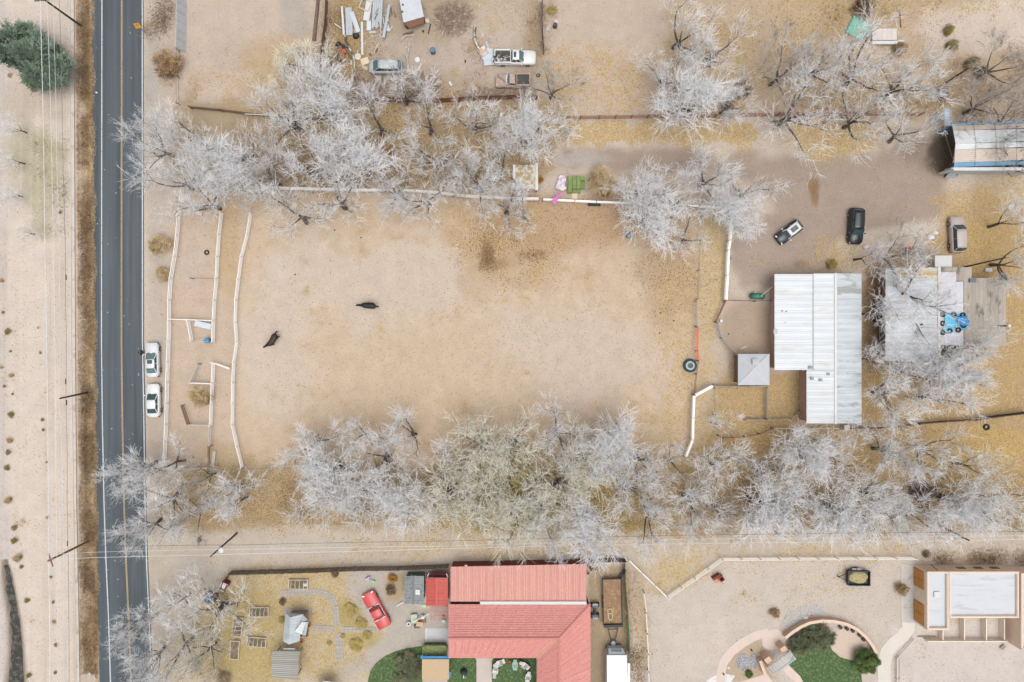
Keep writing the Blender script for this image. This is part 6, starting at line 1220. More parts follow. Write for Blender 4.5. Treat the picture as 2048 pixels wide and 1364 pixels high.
# ------------------------------------------------------------ objects lying about
def one(name, mb, mat, px, py, z, label, cat, group=None, rz=0.0, smooth=False): return tag(mb.build(name, mat, None, P(px, py, z), rz, smooth), label, cat, group)
B = MB
green_t = M('tank_green', (60, 130, 110), .5, .1, 3)
to = P(1511, 593, 0); tk = thing('propane_tank', to, 'green cylindrical tank on its side left of the white barn', 'tank', rz=R(-4))
m = B().cyl((-.8, 0, .7), (.8, 0, .7), .42, .42, 16); m.build('tank', green_t, tk, smooth=True)
for s in (-1, 1): B().cyl((s * .8, 0, .7), (s * 1.0, 0, .7), .42, .2, 16).build('tank_end', M('tank_end_green', (38, 92, 78), .5), tk, smooth=True)
B().dome((.45, .05, 1.08), .17, .17, .2, 10, 3).build('valve_dome', M('pale_turquoise', (140, 186, 184), .5), tk)
for s in (-1, 1): B().box((s * .5, 0, .15), (.1, .7, .32)).build('leg', gal, tk)
one('bucket', B().cyl((0, 0, 0), (0, 0, .3), .14, .18, 10), M('yellow_plastic', (214, 190, 70), .5), 1509, 585, 0, 'small yellow bucket behind the green tank', 'bucket')
bar_ = bar('pole', P(1524, 590, 1.0), P(1547, 572, 1.8), .1, .1, agw, None, (0, 0, 0)); tag(bar_, 'pale pole slanting from the green tank to the barn corner', 'pole')
for (x, y, c, lb) in ((418.5, 681, (36, 140, 190), 'bright blue plastic bin at the corner of the pens'), (1256, 472, (62, 110, 132), 'teal blue barrel alone near the paddock\'s north east corner'), (866.5, 105, (92, 118, 140), 'blue grey barrel in the scrap yard')):
    t = thing('barrel', P(x, y, 0), lb, 'barrel'); r_ = .36; B().cyl((0, 0, 0), (0, 0, .85), r_ * .95, r_, 16).build('drum', M('plastic_%d' % x, c, .5, .1, 3), t); B().ring((0, 0, .85), r_, .03, 16, 5).build('rim', M('rim_%d' % x, tuple(v * .8 for v in c), .5), t); B().cyl((0, 0, .8), (0, 0, .86), r_ * .9, r_ * .9, 16).build('lid', M('lid_%d' % x, tuple(min(255, v * 1.1) for v in c), .5), t)
one('sheet', B().box((0, 0, 0), (2.3, .8, .04), R(-13)), M('pale_sheet', (212, 222, 230), .5, .1, 2), 406, 650, .5, 'pale blue white metal sheet beside the white cross fence', 'metal sheet')
tyre(414, 505, .0, 'black tyre lying in the northernmost pen', 1.0)
# giant tyre trough
gt_ = thing('tyre_trough', P(1379, 731, 0), 'giant tractor tyre used as a trough, ringed with pale blue lining', 'trough')
B().ring((0, 0, .32), .66, .26, 28, 10, 1.1).build('tyre', M('tractor_rubber', (78, 88, 94), .9, .15, 6), gt_, smooth=True)
for i in range(28): a = 2 * math.pi * i / 28; B().box((math.cos(a) * .84, math.sin(a) * .84, .36), (.2, .07, .5), a).build('tread', M('tread_rubber', (60, 68, 74), .9), gt_)
B().ring((-.04, .02, .57), .52, .13, 24, 6, .25).build('lining', M('pale_blue_lining', (176, 208, 216), .6, .12, 3, spots=(110, 128, 138), spot_amt=.4, spot_scale=1.2), gt_, smooth=True)
B().cyl((0, 0, .1), (0, 0, .42), .4, .4, 20).build('trough_water', M('dark_trough', (70, 78, 76), .3), gt_); B().cyl((.02, 0, .42), (.02, 0, .52), .17, .17, 12).build('hub', M('hub_brown', (92, 88, 72), .8), gt_)
tyre(1972, 854, 0, 'lone dark tyre below the dark board fence at the right', 1.25); tyre(1076, 151, 0, 'white walled tyre right of the rusty pickup', .75); tyre(870, 203, .0, 'dark tyre against the red brown board fence', .8)
# black trough, bales, pink cloth
tr_ = thing('trough', P(1188, 409, 0), 'long black rubber trough below the paddock\'s white fence', 'trough', rz=R(-1))
B().box((0, 0, .25), (1.6, .5, .08)).build('base', blackp, tr_)
for s in (-1, 1): B().box((0, s * .24, .35), (1.7, .06, .3)).build('side', M('black_rubber', (58, 58, 60), .7), tr_); B().box((s * .83, 0, .35), (.06, .42, .3)).build('end', M('black_rubber', None), tr_)
bale_m = M('green_hay', (138, 156, 100), .95, .2, 8, bump=1, ov=.1, streak=(1, 4, 1)); BL = B().box((0, 0, 0), (.56, .58, .42)).mesh('bale', bale_m)
k = 0
for i in range(4):
    for j in range(4):
        z = .21 + (.42 if (i < 3 and j < 3) or (i + j) % 3 == 0 else 0)
        if i == 3 and j == 3: continue
        if z > .3: o = link('hay_bale', BL, None, P(1140 + i * 8.6, 357 + j * 8.4, .21), (0, 0, random.uniform(-.05, .05))); tag(o, 'square green hay bale in the bottom layer of the stack', 'hay bale', 'green hay bales stacked by the paddock')
        o = link('hay_bale', BL, None, P(1140 + i * 8.6, 357 + j * 8.4, z), (0, 0, random.uniform(-.08, .08))); tag(o, 'square green hay bale on top of the stack', 'hay bale', 'green hay bales on top of the stack')
pinkm = M('pale_pink_cloth', (226, 190, 220), .8, .12, 3, bump=.5, spots=(240, 236, 240), spot_amt=.48, spot_scale=1.4); magm = M('magenta_cloth', (216, 130, 190), .8, .12, 3, bump=.5)
cloth_patch('cloth', [(1110, 377), (1114, 368), (1118, 352), (1128, 351), (1132, 358), (1129, 370), (1134, 378), (1126, 382), (1117, 380)], .25, pinkm, 'bunched pale pink and white cloth left of the green bales', 'cloth', .45, seed=8, step=.14)
one('bag', B().dome((0, 0, 0), .34, .42, .4, 12, 4, .12), M('white_bag', (236, 234, 240), .6, .06, 3), 1125.5, 361, .35, 'round white bag on the pink cloth, upper one', 'bag', smooth=True); one('bag', B().dome((0, 0, 0), .36, .4, .38, 12, 4, .12), M('white_bag', None), 1125, 372, .35, 'round white bag on the pink cloth, lower one', 'bag', smooth=True)
cloth_patch('cloth', [(1119, 384), (1125, 385), (1116, 398), (1113, 408), (1106, 409), (1103, 403), (1110, 392)], 1.3, magm, 'magenta pink cloth draped over the white paddock fence', 'cloth', .25, seed=9, step=.14)
one('board', B().box((0, 0, .05), (.75, .85, .1), R(-8)), M('cream_board', (236, 216, 186), .8, .05), 1149, 392, 0, 'cream square board between the bales and the white fence', 'board')
one('post', B().cyl((0, 0, 0), (0, 0, 1.5), .11, .1, 8), brn, 1177, 361, 0, 'wooden post stump behind the green bales', 'post')
# lean-to roof under the trees
lo_ = P(1050, 352, 0); lt = thing('lean_to', lo_, 'white framed lean-to roof strewn with leaves, left of the green bales', 'shelter')
litm = M('leafy_white_roof', (218, 214, 204), .9, .12, 4, spots=(186, 164, 122), spot_amt=.5, spot_scale=1.4, ov=.05)
for i in range(6): top(1031 + i * 6.6, 330, 1031 + i * 6.6 + 6.3, 378, 2.2 - .004 * (i % 2), litm, lt, lo_, 'roof_panel', .06)
top(1070.8, 326, 1076, 380, 2.25, white_paint, lt, lo_, 'side_board', .1); top(1026, 329, 1030.8, 358, 2.25, white_paint, lt, lo_, 'side_board', .1); top(1024, 366, 1034, 376, 2.3, M('white_panel2', (222, 226, 230), .6), lt, lo_, 'loose_panel', .05)
for x, y in ((1030, 332), (1073, 330), (1030, 376), (1073, 377)): p = P(x, y, 2.1); B().box((0, 0, 1.05), (.12, .12, 2.1)).build('post', brn, lt, (p.x - lo_.x, p.y - lo_.y, 0))
# scrap yard
sm = M('galvanised_sheet', (192, 200, 206), .45, .1, 1.5, spots=(160, 166, 170), spot_amt=.42, spot_scale=1.2, streak=(1, .3, 1)); wm3 = M('white_painted_board', (222, 226, 228), .6, .08, 2, spots=(196, 190, 180), spot_amt=.4, spot_scale=2)
def lay(name, a, b, w, z, mat, label, cat, t=.06, group=None):
    o = bar(name, P(*a, z), P(*b, z), w, t, mat, None, (0, 0, 0)); return tag(o, label, cat, group)
lay('sheet_metal', (697, 15), (699, 70), .9, .12, sm, 'wide grey green metal sheet lying in weeds at the yard\'s west side', 'metal sheet')
lay('gutter', (703, 24), (717, 64), .62, .2, M('blue_white_metal', (212, 220, 230), .4), 'pale blue metal gutter slanting across the west side of the yard', 'gutter')
lay('pipe', (684, 13), (688, 70), .28, .25, wm3, 'long white pipe with a bent end at the yard\'s west side', 'pipe', .2)
lay('pipe', (724, 44), (725, 110), .3, .15, wm3, 'straight white pipe left of the silver minivan\'s yard corner', 'pipe', .2)
lay('pipe', (669, 47), (683, 57), .12, .1, wm3, 'short white pipe near the dark board fence', 'pipe', .1)
lay('board', (740, -5), (732, 41), .85, .3, wm3, 'wide white board at the left of the lumber heap', 'board'); lay('board', (738, 42), (738, 61), .62, .2, wm3, 'short white block board below the wide white board', 'board', .15)
for i, x in enumerate((746, 750, 754, 758, 762)): lay('metal_strip', (x + 2, -5), (x - 1, 57 - (i % 2) * 3), .26, .3 + .05 * i, sm, 'long galvanised strip in the middle of the lumber heap', 'metal strip', .05, 'galvanised strips in the lumber heap')
lay('pipe', (779, 10), (767, 76), .36, .55, M('bluish_pipe', (188, 198, 206), .5), 'long bluish pipe slanting over the right of the lumber heap', 'pipe', .25); lay('board', (756, 42), (763, 68), .2, .4, M('pinkish_board', (206, 184, 170), .8), 'pinkish board sticking out below the lumber heap', 'board')
lay('board', (772, 46), (777, 62), .5, .2, wm3, 'short white board under the bluish pipe', 'board'); 
for i in range(16): x, y = random.uniform(752, 788), random.uniform(2, 52); a = random.uniform(1.2, 2.2); lay('scrap_stick', (x, y), (x + math.cos(a) * 14, y + math.sin(a) * 14), .09, .35 + .02 * i, [agw, brn, wm3, grey_w][i % 4], 'loose stick of wood strewn over the lumber heap', 'stick', .06, 'sticks on the lumber heap')
fr_ = thing('timber_crate', P(731, 10, .3), 'square cream open timber crate above the wide white board', 'crate', rz=R(-25))
for a, c in (((-.7, -.7), (.7, -.7)), ((-.7, .7), (.7, .7)), ((-.7, -.7), (-.7, .7)), ((.7, -.7), (.7, .7))): bar('rail', (*a, 0), (*c, 0), .2, .1, M('cream_timber', (206, 190, 162), .8, .1), fr_, (0, 0, 0))
wo2 = P(825, 25, 0); ws = thing('shed', wo2, 'scrap yard shed with a stained white roof and brown plank end wall', 'shed')
q = [P(797, -12, 2.3), P(838, -12, 2.3), P(848, 33, 2.3), P(807, 45, 2.3)]; B().slab([v - wo2 for v in q], .1).build('roof', M('stained_white_roof', (212, 217, 224), .7, .05, 1.5, spots=(196, 172, 130), spot_amt=.36, spot_scale=1.1), ws)
# end wall shows below the roof edge: lower roof shelf
q2 = [P(807.5, 45.5, 2.1), P(848, 33.5, 2.1), P(848, 46, 1.2), P(818, 56, 1.2)]
for i in range(6):
    u0, u1 = (i + .03) / 6, (i + .97) / 6; B().slab([q2[0].lerp(q2[3], u0) - wo2, q2[1].lerp(q2[2], u0) - wo2, q2[1].lerp(q2[2], u1) - wo2, q2[0].lerp(q2[3], u1) - wo2], .05).build('plank', M('red_brown_plank', (168, 124, 104), .9, .12, 3, ov=.08), ws)
for a, c in ((q[3], q[2]), (q[2], q[1]), (q[3], q[0])): i_ = (wo2 - (a + c) / 2); i_.z = 0; i_ = i_.normalized() * .25; wall(ws, wo2, (a + i_), (c + i_), -.1, 2.18, brn, .1)
for x, y in ((805, 24), (806, 10)): B().cyl((0, 0, 0), (0, 0, .2), .12, .12, 8).build('vent', M('soot_metal', None), ws, P(x, y, 2.3) - wo2)
one('bucket', B().cyl((0, 0, 0), (0, 0, .3), .3, .34, 14), M('cream_bucket', (226, 218, 200), .6), 855, 43, 0, 'round cream lid or pan right of the scrap yard shed', 'pan')
one('satellite_dish', B().cyl((0, 0, .1), (0, 0, .18), .22, .36, 18), M('white_bag', None), 835, 120.5, 0, 'round white dish on the bare soil right of the minivan', 'dish'); one('satellite_dish', B().cyl((0, 0, .1), (0, 0, .16), .3, .46, 18), M('cream_bucket', None), 716, 114, 0, 'cream round dish above left of the minivan', 'dish')
one('jerrycan', B().box((0, 0, .15), (.75, .36, .3), R(-45)), M('bright_red_plastic', (214, 60, 48), .5), 687, 104.5, 0, 'bright red plastic can by the dark board fence', 'can')
for (x, y, r_, lb) in ((677, 89, .38, 'black bin bag near the red plastic can, larger one'), (687, 93, .26, 'black bin bag near the red plastic can, smaller one'), (712, 72, .42, 'dark crumpled bag below the pale blue gutter'), (679, 123, .26, 'small dark green bag below the red plastic can')):
    one('bag', B().dome((0, 0, 0), r_ * 1.2, r_, r_, 10, 4, .2), M('black_bag', (48, 52, 58), .4, .2, 5), x, y, 0, lb, 'bag', smooth=True)
one('board', B().box((0, 0, .1), (1.1, .9, .06), .3), M('cream_board', None), 730, 123, 0, 'cream square panel left of the minivan\'s nose', 'board'); one('board', B().box((0, 0, .2), (.8, .5, .06), -.5), M('cream_timber', None), 731, 137, 0, 'broken cream plank piece at the minivan\'s front corner', 'board')
for (x0, y0, x1, y1, r0, lb) in ((692, 70, 712, 145, .16, 'long grey fallen branch running down to the trees by the minivan'), (815, 82, 820, 160, .11, 'pale forked branch standing upright right of the minivan'), (807, 108, 816, 128, .08, 'short pale fork branch beside the upright one'), (800, 80, 828, 66, .08, 'curved pale branch below the scrap yard shed'), (653, 30, 652, 110, .09, 'curving grey vine beside the dark board fence'), (948, 52, 961, 120, .2, 'gnarled dead trunk running down to the white pickup')):
    n_ = 7; pts = []; a = Vector((x0, y0)); c = Vector((x1, y1))
    for i in range(n_ + 1): k = i / n_; w_ = math.sin(k * 6.3 + x0) * 3.2; d_ = (c - a).normalized(); q_ = a.lerp(c, k) + Vector((-d_.y, d_.x)) * w_; pts.append(P(q_.x, q_.y, .25 + .2 * math.sin(k * 3.1)))
    m = MB()
    for i in range(n_): m.cyl(pts[i] - pts[0], pts[i + 1] - pts[0], r0 * (1 - .08 * i), r0 * (1 - .08 * (i + 1)), 6)
    tag(m.build('fallen_branch', [bark_mid, agw][x0 % 2], None, pts[0], smooth=True), lb, 'branch')
for lo_y, hi_y in ((-10, 81),): a = P(637, -10, .2); c = P(628, 81, .2); tag(MB().cyl((0, 0, 0), c - a, .22, .26, 10).build('log', M('old_log', (132, 112, 98), .95, .25, 4), None, a, smooth=True), 'long brown log lying in the north field beside the scrap yard', 'log')
# brush pile: a heap nobody could count
g = np.random.default_rng(5); n_ = 1100; pp = g.normal(0, 1, (n_, 3)) * [1.15, .95, .35]; pp[:, 2] = np.abs(pp[:, 2]); dd = g.normal(0, 1, (n_, 3)) * [1, 1, .25]; bp_ = P(907, 34, .3); bp_.z = 0
tag(link('brush_pile', needles(pp, pp + unitv(dd) * g.uniform(.5, 1.5, (n_, 1)), .045, 'brush_pile', M('brush_pile', (188, 164, 144), .95, .3, 2, spots=(220, 212, 204), spot_amt=.42, spot_scale=2)), None, bp_), 'big round heap of cut brush in the scrap yard', kind='stuff')
for i, (bx, by, n_, sx_, sy_) in enumerate(((760, 175, 900, 3.2, .9), (840, 172, 500, 1.2, 1.0), (1000, 186, 500, 2.6, .4))):
    pp = g.normal(0, 1, (n_, 3)) * [sx_, sy_, .2]; pp[:, 2] = np.abs(pp[:, 2]); dd = g.normal(0, 1, (n_, 3)) * [1.4, .5, .15]; b0 = P(bx, by, .2); b0.z = 0
    tag(link('brush_pile', needles(pp, pp + unitv(dd) * g.uniform(.5, 1.6, (n_, 1)), .035, 'brush_pile', M('brush_pile', None)), None, b0), None, kind='stuff')
for i in range(4): lay('stick', (979 + i * 3.2, 71 + i * .5), (984 + i * 2.6, 84 + i), .07, .08, agw, 'pale stick, one of four fanned out above the white pickup', 'stick', .05, 'sticks fanned on bare ground')
one('barrel_stump', B().cyl((0, 0, 0), (0, 0, .6), .34, .3, 12), M('stump', (96, 84, 76), .9, .2), 1110, 53, 0, 'dark stump with a white bag behind it, right of the scrap yard fence', 'stump'); one('bag', B().dome((0, 0, 0), .3, .24, .3, 9, 3, .2), M('white_bag', None), 1112, 43, .0, 'white bag on the far side of the dark stump', 'bag'); one('board', B().box((0, 0, .05), (.5, .55, .05)), M('pale_lilac', (204, 198, 200), .8), 1096, 57, 0, 'small lilac grey slab beside the dark stump', 'board')
rs = random.Random(3); sc_m = [agw, wm3, brn, sm, M('junk_cream', None), M('rusty_car_paint', None), M('junk_dark', None)]
for i in range(70):
    x, y = (rs.uniform(672, 800), rs.uniform(60, 180)) if i < 40 else (rs.uniform(800, 1070), rs.uniform(10, 185))
    if 735 < x < 810 and 115 < y < 152 or 960 < x < 1075 and 95 < y < 178: continue
    L_ = rs.choice([.3, .4, .6, 1.0, 1.5]); o = link('scrap', unit(sc_m[i % 7]), None, P(x, y, .06), (0, rs.uniform(-.1, .1), rs.uniform(0, 3.1)), (L_, rs.uniform(.08, .3), .06)); tag(o, 'small scrap of wood or metal strewn on the yard soil', 'scrap', 'scraps strewn over the scrap yard')
# north east: teal tarp, white slab table
cloth_patch('tarpaulin', [(1708, 30), (1742, 46), (1737, 72), (1720, 82), (1691, 65)], .1, M('teal_tarpaulin', (126, 194, 174), .7, .08, 2, spots=(170, 196, 176), spot_amt=.4, spot_scale=1.5, bump=.5), 'teal green square tarp lying on the ground at the top right', 'tarp', .1)
wt2 = thing('white_platform', P(1770, 72, 0), 'white platform with a bright front beam beside the teal tarp', 'platform')
for i in range(5): top(1745 + i * 9.8, 57, 1745 + i * 9.8 + 9.5, 80, .5, M('platform_white', (226, 216, 210), .8, .06, ov=.03), wt2, P(1770, 72, 0), 'panel', .08)
top(1745, 81.5, 1796, 88, .55, white_paint, wt2, P(1770, 72, 0), 'front_beam', .2); top(1796.5, 80, 1809, 83, .5, white_paint, wt2, P(1770, 72, 0), 'side_beam', .1)
for x, y in ((1748, 60), (1792, 60), (1748, 84), (1792, 84)): p = P(x, y, .4); B().box((0, 0, .2), (.1, .1, .42)).build('leg', white_paint, wt2, (p.x - P(1770, 72, 0).x, p.y - P(1770, 72, 0).y, 0))
for a, c, lb in (((1712, 24), (1722, 8), 'brown plank leading up from the teal tarp, left one'), ((1733, 38), (1746, 12), 'brown plank leading up from the teal tarp, right one'), ((1802, 55), (1800, 22), 'rusty long pole standing above the white platform')): lay('plank', a, c, .12, .1, rust, lb, 'plank')
for (x, y, w_, lb) in ((1861, 474, .5, 'white sack on the yard left of the beige car, larger one'), (1871, 466, .34, 'white sack on the yard left of the beige car, smaller one'), (1732, 494, .42, 'pinkish white sack above the barn\'s north east corner')):
    one('sack', B().dome((0, 0, 0), w_ * 1.1, w_ * .8, w_ * .6, 10, 4, .18), M('white_bag', None) if x > 1800 else M('pink_white', (232, 218, 220), .7), x, y, 0, lb, 'sack', smooth=True)
one('box', B().box((0, 0, .2), (.9, .5, .4)), white_paint, 1974, 540, 0, 'small white box on leaves above the grey planked roof', 'box')
rb_ = thing('red_machine', P(1815, 500, 0), 'small red garden machine hidden under branches above the old roof', 'machine'); B().box((0, 0, .4), (.9, .5, .5)).build('body', M('machine_red', (180, 70, 56), .5), rb_); bar('handle', (-.4, .2, .6), (-.9, .3, 1.0), .06, .06, blackp, rb_, (0, 0, 0))
for s in (-1, 1): B().cyl((s * .3, -.32, .15), (s * .3, .32, .15), .15, .15, 8).build('wheel', rub, rb_)
rc = thing('riding_mower', P(1754, 633, 0), 'dark riding mower with a red seat between the barn and the old house', 'mower', rz=R(90)); B().hull([(-.8, -.4, .3), (.8, -.35, .3), (.8, .35, .3), (-.8, .4, .3)], [(-.7, -.35, .7), (.7, -.28, .75), (.7, .28, .75), (-.7, .35, .7)]).build('body', M('mower_dark', (84, 74, 70), .6), rc)
B().dome((-.2, 0, .72), .22, .22, .2, 10, 3).build('seat', M('seat_red', (160, 50, 54), .6), rc)
for x in (-.55, .6):
    for s in (-1, 1): B().cyl((x, s * .38, .28), (x, s * .55, .28), .28, .28, 12).build('wheel', rub, rc)
lad = thing('wooden_ladder', P(1761, 665, .2), 'grey wooden ladder leaning near the riding mower', 'ladder', rz=R(4))
for s in (-1, 1): bar('rail', (s * .22, -1, 0), (s * .22, 1, .3), .06, .06, agw, lad, (0, 0, 0))
for i in range(7): bar('rung', (-.22, -.9 + i * .3, .02 + .04 * i), (.22, -.9 + i * .3, .02 + .04 * i), .04, .04, agw, lad, (0, 0, 0))
one('chimney_block', B().box((0, 0, .6), (.8, .75, 1.2)), M('pale_block', (214, 206, 198), .9), 1686, 853, 0, 'pale square block pillar below the barn\'s south end', 'pillar')
one('rubble_sack', B().dome((0, 0, 0), .7, .55, .4, 11, 4, .2), M('pinkish_sack', (220, 200, 186), .9, .12), 1481, 833, 0, 'pinkish white sack pile in the leafy pen', 'sack'); lay('plank', (1492, 838), (1520, 841), .3, .2, grey_w, 'grey plank lying beside the pinkish sack in the leafy pen', 'plank'); lay('plank', (1482, 697), (1493, 693), .14, .1, wm3, 'short white plank above the hip roofed pavilion', 'plank')
one('pail', B().cyl((0, 0, 0), (0, 0, .5), .24, .2, 10), M('white_bag', None), 1440.5, 642, 0, 'small white pail by the rusty rail bend', 'pail'); one('pail', B().cyl((0, 0, 0), (0, 0, .4), .2, .2, 10), grey_w, 1461.5, 516, 0, 'small grey pail at the foot of the heavy white fence', 'pail')
for (x, y) in ((590, 549), (669, 460), (722, 475), (1457, 668), (1321, 626), (1347, 641), (1067, 510), (1075, 524), (1319, 666)): one('dung_pile', B().dome((0, 0, 0), .13, .11, .08, 7, 3, .2), M('dung', (90, 70, 50), .95), x, y, 0, 'small dark dung pile on the open sand', 'dung', 'dung piles in the paddock')
# road sign seen from above
sg = thing('road_sign', P(292, 66, 0), 'yellow diamond road sign on a post at the road\'s right edge', 'sign'); B().cyl((0, 0, 0), (0, 0, 2.6), .05, .05, 6).build('post', gal, sg)
B().box((0, 0, 0), (.75, .75, .04), 0, 0).build('sign_plate', M('sign_yellow', (238, 168, 40), .5), sg, (0, .0, 2.2), R(45)); sg.children[-1].rotation_euler = (R(62), 0, R(12))
# ------------------------------------------------------------ lane mouth and garden
mb_ = thing('mailbox_cabinet', P(455, 1165, 0), 'white topped red cabinet with a tan box beside the picket corner', 'cabinet', rz=R(-28))
B().box((0, 0, .6), (.8, .8, 1.2)).build('cabinet', M('cabinet_red', (150, 50, 54), .7), mb_); B().box((-.12, -.02, 1.23), (.74, .74, .06)).build('top', white_paint, mb_)
B().box((-.1, -.95, .4), (.8, 1.0, .8)).build('side_box', M('khaki_box', (142, 128, 104), .8, .1), mb_); B().box((-.1, -.95, .83), (.9, .1, .06)).build('edge', white_paint, mb_)
bn = thing('log_store', P(425, 1193, 0), 'dark blue topped brown timber bin beside the lane mouth tree', 'bin', rz=R(-14))
tm_ = M('rust_brown_timber', (150, 100, 80), .9, .15, 3, ov=.08)
for i in range(4): B().box((0, .62, .15 + .25 * i), (1.5, .08, .22)).build('plank', tm_, bn); B().box((.72, 0, .15 + .25 * i), (.08, 1.15, .22)).build('plank', tm_, bn)
B().box((-.1, -.05, .95), (1.25, 1.1, .06), 0, .12).build('cover', M('slate_blue_cover', (74, 98, 116), .5, .2, 3, spots=(128, 146, 150), spot_amt=.4, spot_scale=2), bn)
ch = thing('green_cart', P(400, 1079, 0), 'tiny green cart with a slanted handle near the roadside trees', 'cart'); B().box((0, 0, .35), (.35, .5, .3), -.5).build('tray', green_t, ch); bar('handle', (.05, .2, .5), (.5, .7, .9), .05, .05, blackp, ch, (0, 0, 0)); B().cyl((-.2, -.1, .15), (.2, -.1, .15), .15, .15, 8).build('wheel', rub, ch)
bedm = M('bed_timber', (222, 202, 182), .9, .08, 2); soilm = M('bed_soil', (126, 112, 92), .95, .25, 4, spots=(176, 160, 112), spot_amt=.42, spot_scale=3)
for (x, y, w_, h_, hoops, rz, lb) in ((598, 1167, 2.6, 1.25, 4, 0, 'hooped raised bed with white plants, nearest the picket fence'), (520, 1222, 2.55, 1.25, 4, 0, 'hooped raised bed in the upper middle of the garden'), (477, 1252, 2.6, 1.25, 4, 84, 'upright hooped raised bed at the garden\'s left'), (515, 1282, 2.6, 1.25, 4, -4, 'hooped raised bed lowest in the middle of the garden'), (471, 1298, 2.5, 1.2, 0, 86, 'open raised bed without hoops at the garden\'s lower left')):
    t = thing('raised_bed', P(x, y, 0), lb, 'garden bed', 'raised beds in the garden', R(rz))
    for s in (-1, 1): B().box((0, s * h_ / 2, .2), (w_ + .1, .1, .4)).build('board', bedm, t); B().box((s * w_ / 2, 0, .2), (.1, h_ - .1, .4)).build('board', bedm, t)
    B().box((0, 0, .15), (w_ - .1, h_ - .1, .3)).build('soil', soilm, t)
    for i in range(hoops):
        xx = -w_ / 2 + w_ * (i + .8) / (hoops + .5); pts = [Vector((xx, h_ / 2 * math.cos(R(a_)), .35 + .6 * math.sin(R(a_)))) for a_ in range(0, 181, 20)]; MB().tube(pts, .035, 5).build('hoop', M('white_hoop', (238, 232, 224), .5), t)
    if 'white plants' in lb: B().dome((.95, 0, .3), .3, .28, .25, 10, 3, .3).build('plant', M('white_bag', None), t)
gz = P(591, 1256, 0); gb = thing('tin_gazebo', gz, 'small garden house with a folded pale tin hip roof', 'garden house')
tin = M('garden_tin', (206, 216, 220), .5, .06, 1.5, ov=.04); z0, z1 = 2.3, 3.3; rA, rB = P(581, 1235, z1), P(578, 1276, z1)
E_ = [P(571, 1226, z0), P(607, 1228, z0), P(616, 1240, z0), P(612, 1270, z0), P(599, 1282, z0), P(578, 1289, z0), P(566, 1282, z0)]
for q, r_, s_, u_ in ((rA, rA, E_[0], E_[1]), (rA, rB, E_[0], E_[6]), (rB, rB, E_[6], E_[5]), (rB, rB, E_[5], E_[4]), (rA, rB, E_[1], E_[4])): sheets(gb, gz, q, r_, s_, u_, .85, tin, 'roof_sheet', 1)
pt = P(604, 1244, 2.95); sheets(gb, gz, P(590, 1262, 3.12), pt, P(604, 1270, 2.75), P(612, 1244, 2.6), .9, M('garden_tin_bright', (226, 232, 234), .4, .04), 'porch_sheet', 1); sheets(gb, gz, pt, pt, P(605, 1229, 2.4), P(616, 1240, 2.4), 9, tin, 'porch_sheet', 0); sheets(gb, gz, P(612, 1244, 2.62), P(606, 1270, 2.7), P(617, 1243, 2.3), P(611, 1272, 2.3), 9, tin, 'porch_sheet', 0)
a = E_[0]; c = E_[3]; rect_walls(gb, gz, a.x + .3, P(0, 1280, z0).y + .2, P(607, 0, z0).x, P(0, 1229, z0).y - .3, -.1, 2.15, M('garden_house_wall', (170, 150, 130), .9))
for (x, y, r_) in ((612.5, 1230, .42), (619, 1249, .3), (614.5, 1269.5, .25), (604, 1281, .3)):
    t = thing('flower_pot', P(x, y, 0), {612.5: 'large terracotta chiminea at the tin garden house\'s top corner', 619: 'terracotta pot right of the tin garden house', 614.5: 'small terracotta pot at the tin garden house\'s lower right', 604: 'terracotta pot below the tin garden house'}[x], 'pot'); tc_ = M('terracotta', (206, 136, 92), .8, .1)
    B().ring((0, 0, r_ * .9), r_ * .8, .08, 14, 6).build('rim', tc_, t, smooth=True); B().cyl((0, 0, 0), (0, 0, r_ * .9), r_ * .6, r_ * .8, 14).build('pot', tc_, t); B().cyl((0, 0, r_ * .9), (0, 0, r_ * .95), r_ * .55, r_ * .55, 10).build('earth', M('pot_earth', (96, 60, 40), .9), t)
so_ = P(571, 1328, 0); ds = thing('plank_roofed_shelter', so_, 'garden shelter with a weathered grey plank roof at the bottom', 'shelter')
wp = M('weathered_planks', (186, 184, 176), .9, .18, 2, spots=(140, 134, 126), spot_amt=.45, spot_scale=1.3, ov=.12, streak=(.4, 3, 1))
for i in range(15):
    k = i / 15; y = 1303 + i * 3.65; a = P(545 - k * 3 + random.uniform(-1, 1), y, 2.5 - k * .3); c = P(600 - k * 3 + random.uniform(-1.5, 1), y + 1.2 + k * 3, 2.5 - k * .3); bar('plank', a, c, .235, .05, wp, ds, so_)
for x, y in ((550, 1308), (595, 1310), (548, 1352), (592, 1354)): p = P(x, y, 2.2); B().box((0, 0, 1.05), (.12, .12, 2.1)).build('post', grey_w, ds, (p.x - so_.x, p.y - so_.y, 0))
top(566, 1296.5, 590, 1302, 2.1, tin, ds, so_, 'porch_sheet', .05)
cn = P(661, 1366, 0); cc_ = thing('cone_canopy', cn, 'white conical canopy cut by the bottom edge, right of the plank roof', 'canopy')
for i in range(10): a0_, a1_ = 2 * math.pi * i / 10, 2 * math.pi * (i + 1) / 10; B().slab([Vector((0, 0, 2.9)), Vector((1.35 * math.cos(a0_), 1.35 * math.sin(a0_), 2.1)), Vector((1.35 * math.cos(a1_), 1.35 * math.sin(a1_), 2.1))], .03).build('canopy_panel', M('canopy_white', (228, 230, 230), .7, .03, ov=.03), cc_)
B().cyl((0, 0, 0), (0, 0, 2.85), .05, .05, 6).build('pole', gal, cc_)
br = M('grey_pavers', (190, 182, 174), .9, .1, 3, spots=(170, 160, 150), spot_amt=.45, spot_scale=5, ov=.06); gpv = M('path_gravel', (196, 186, 174), .95, .12, 6, bump=.5)
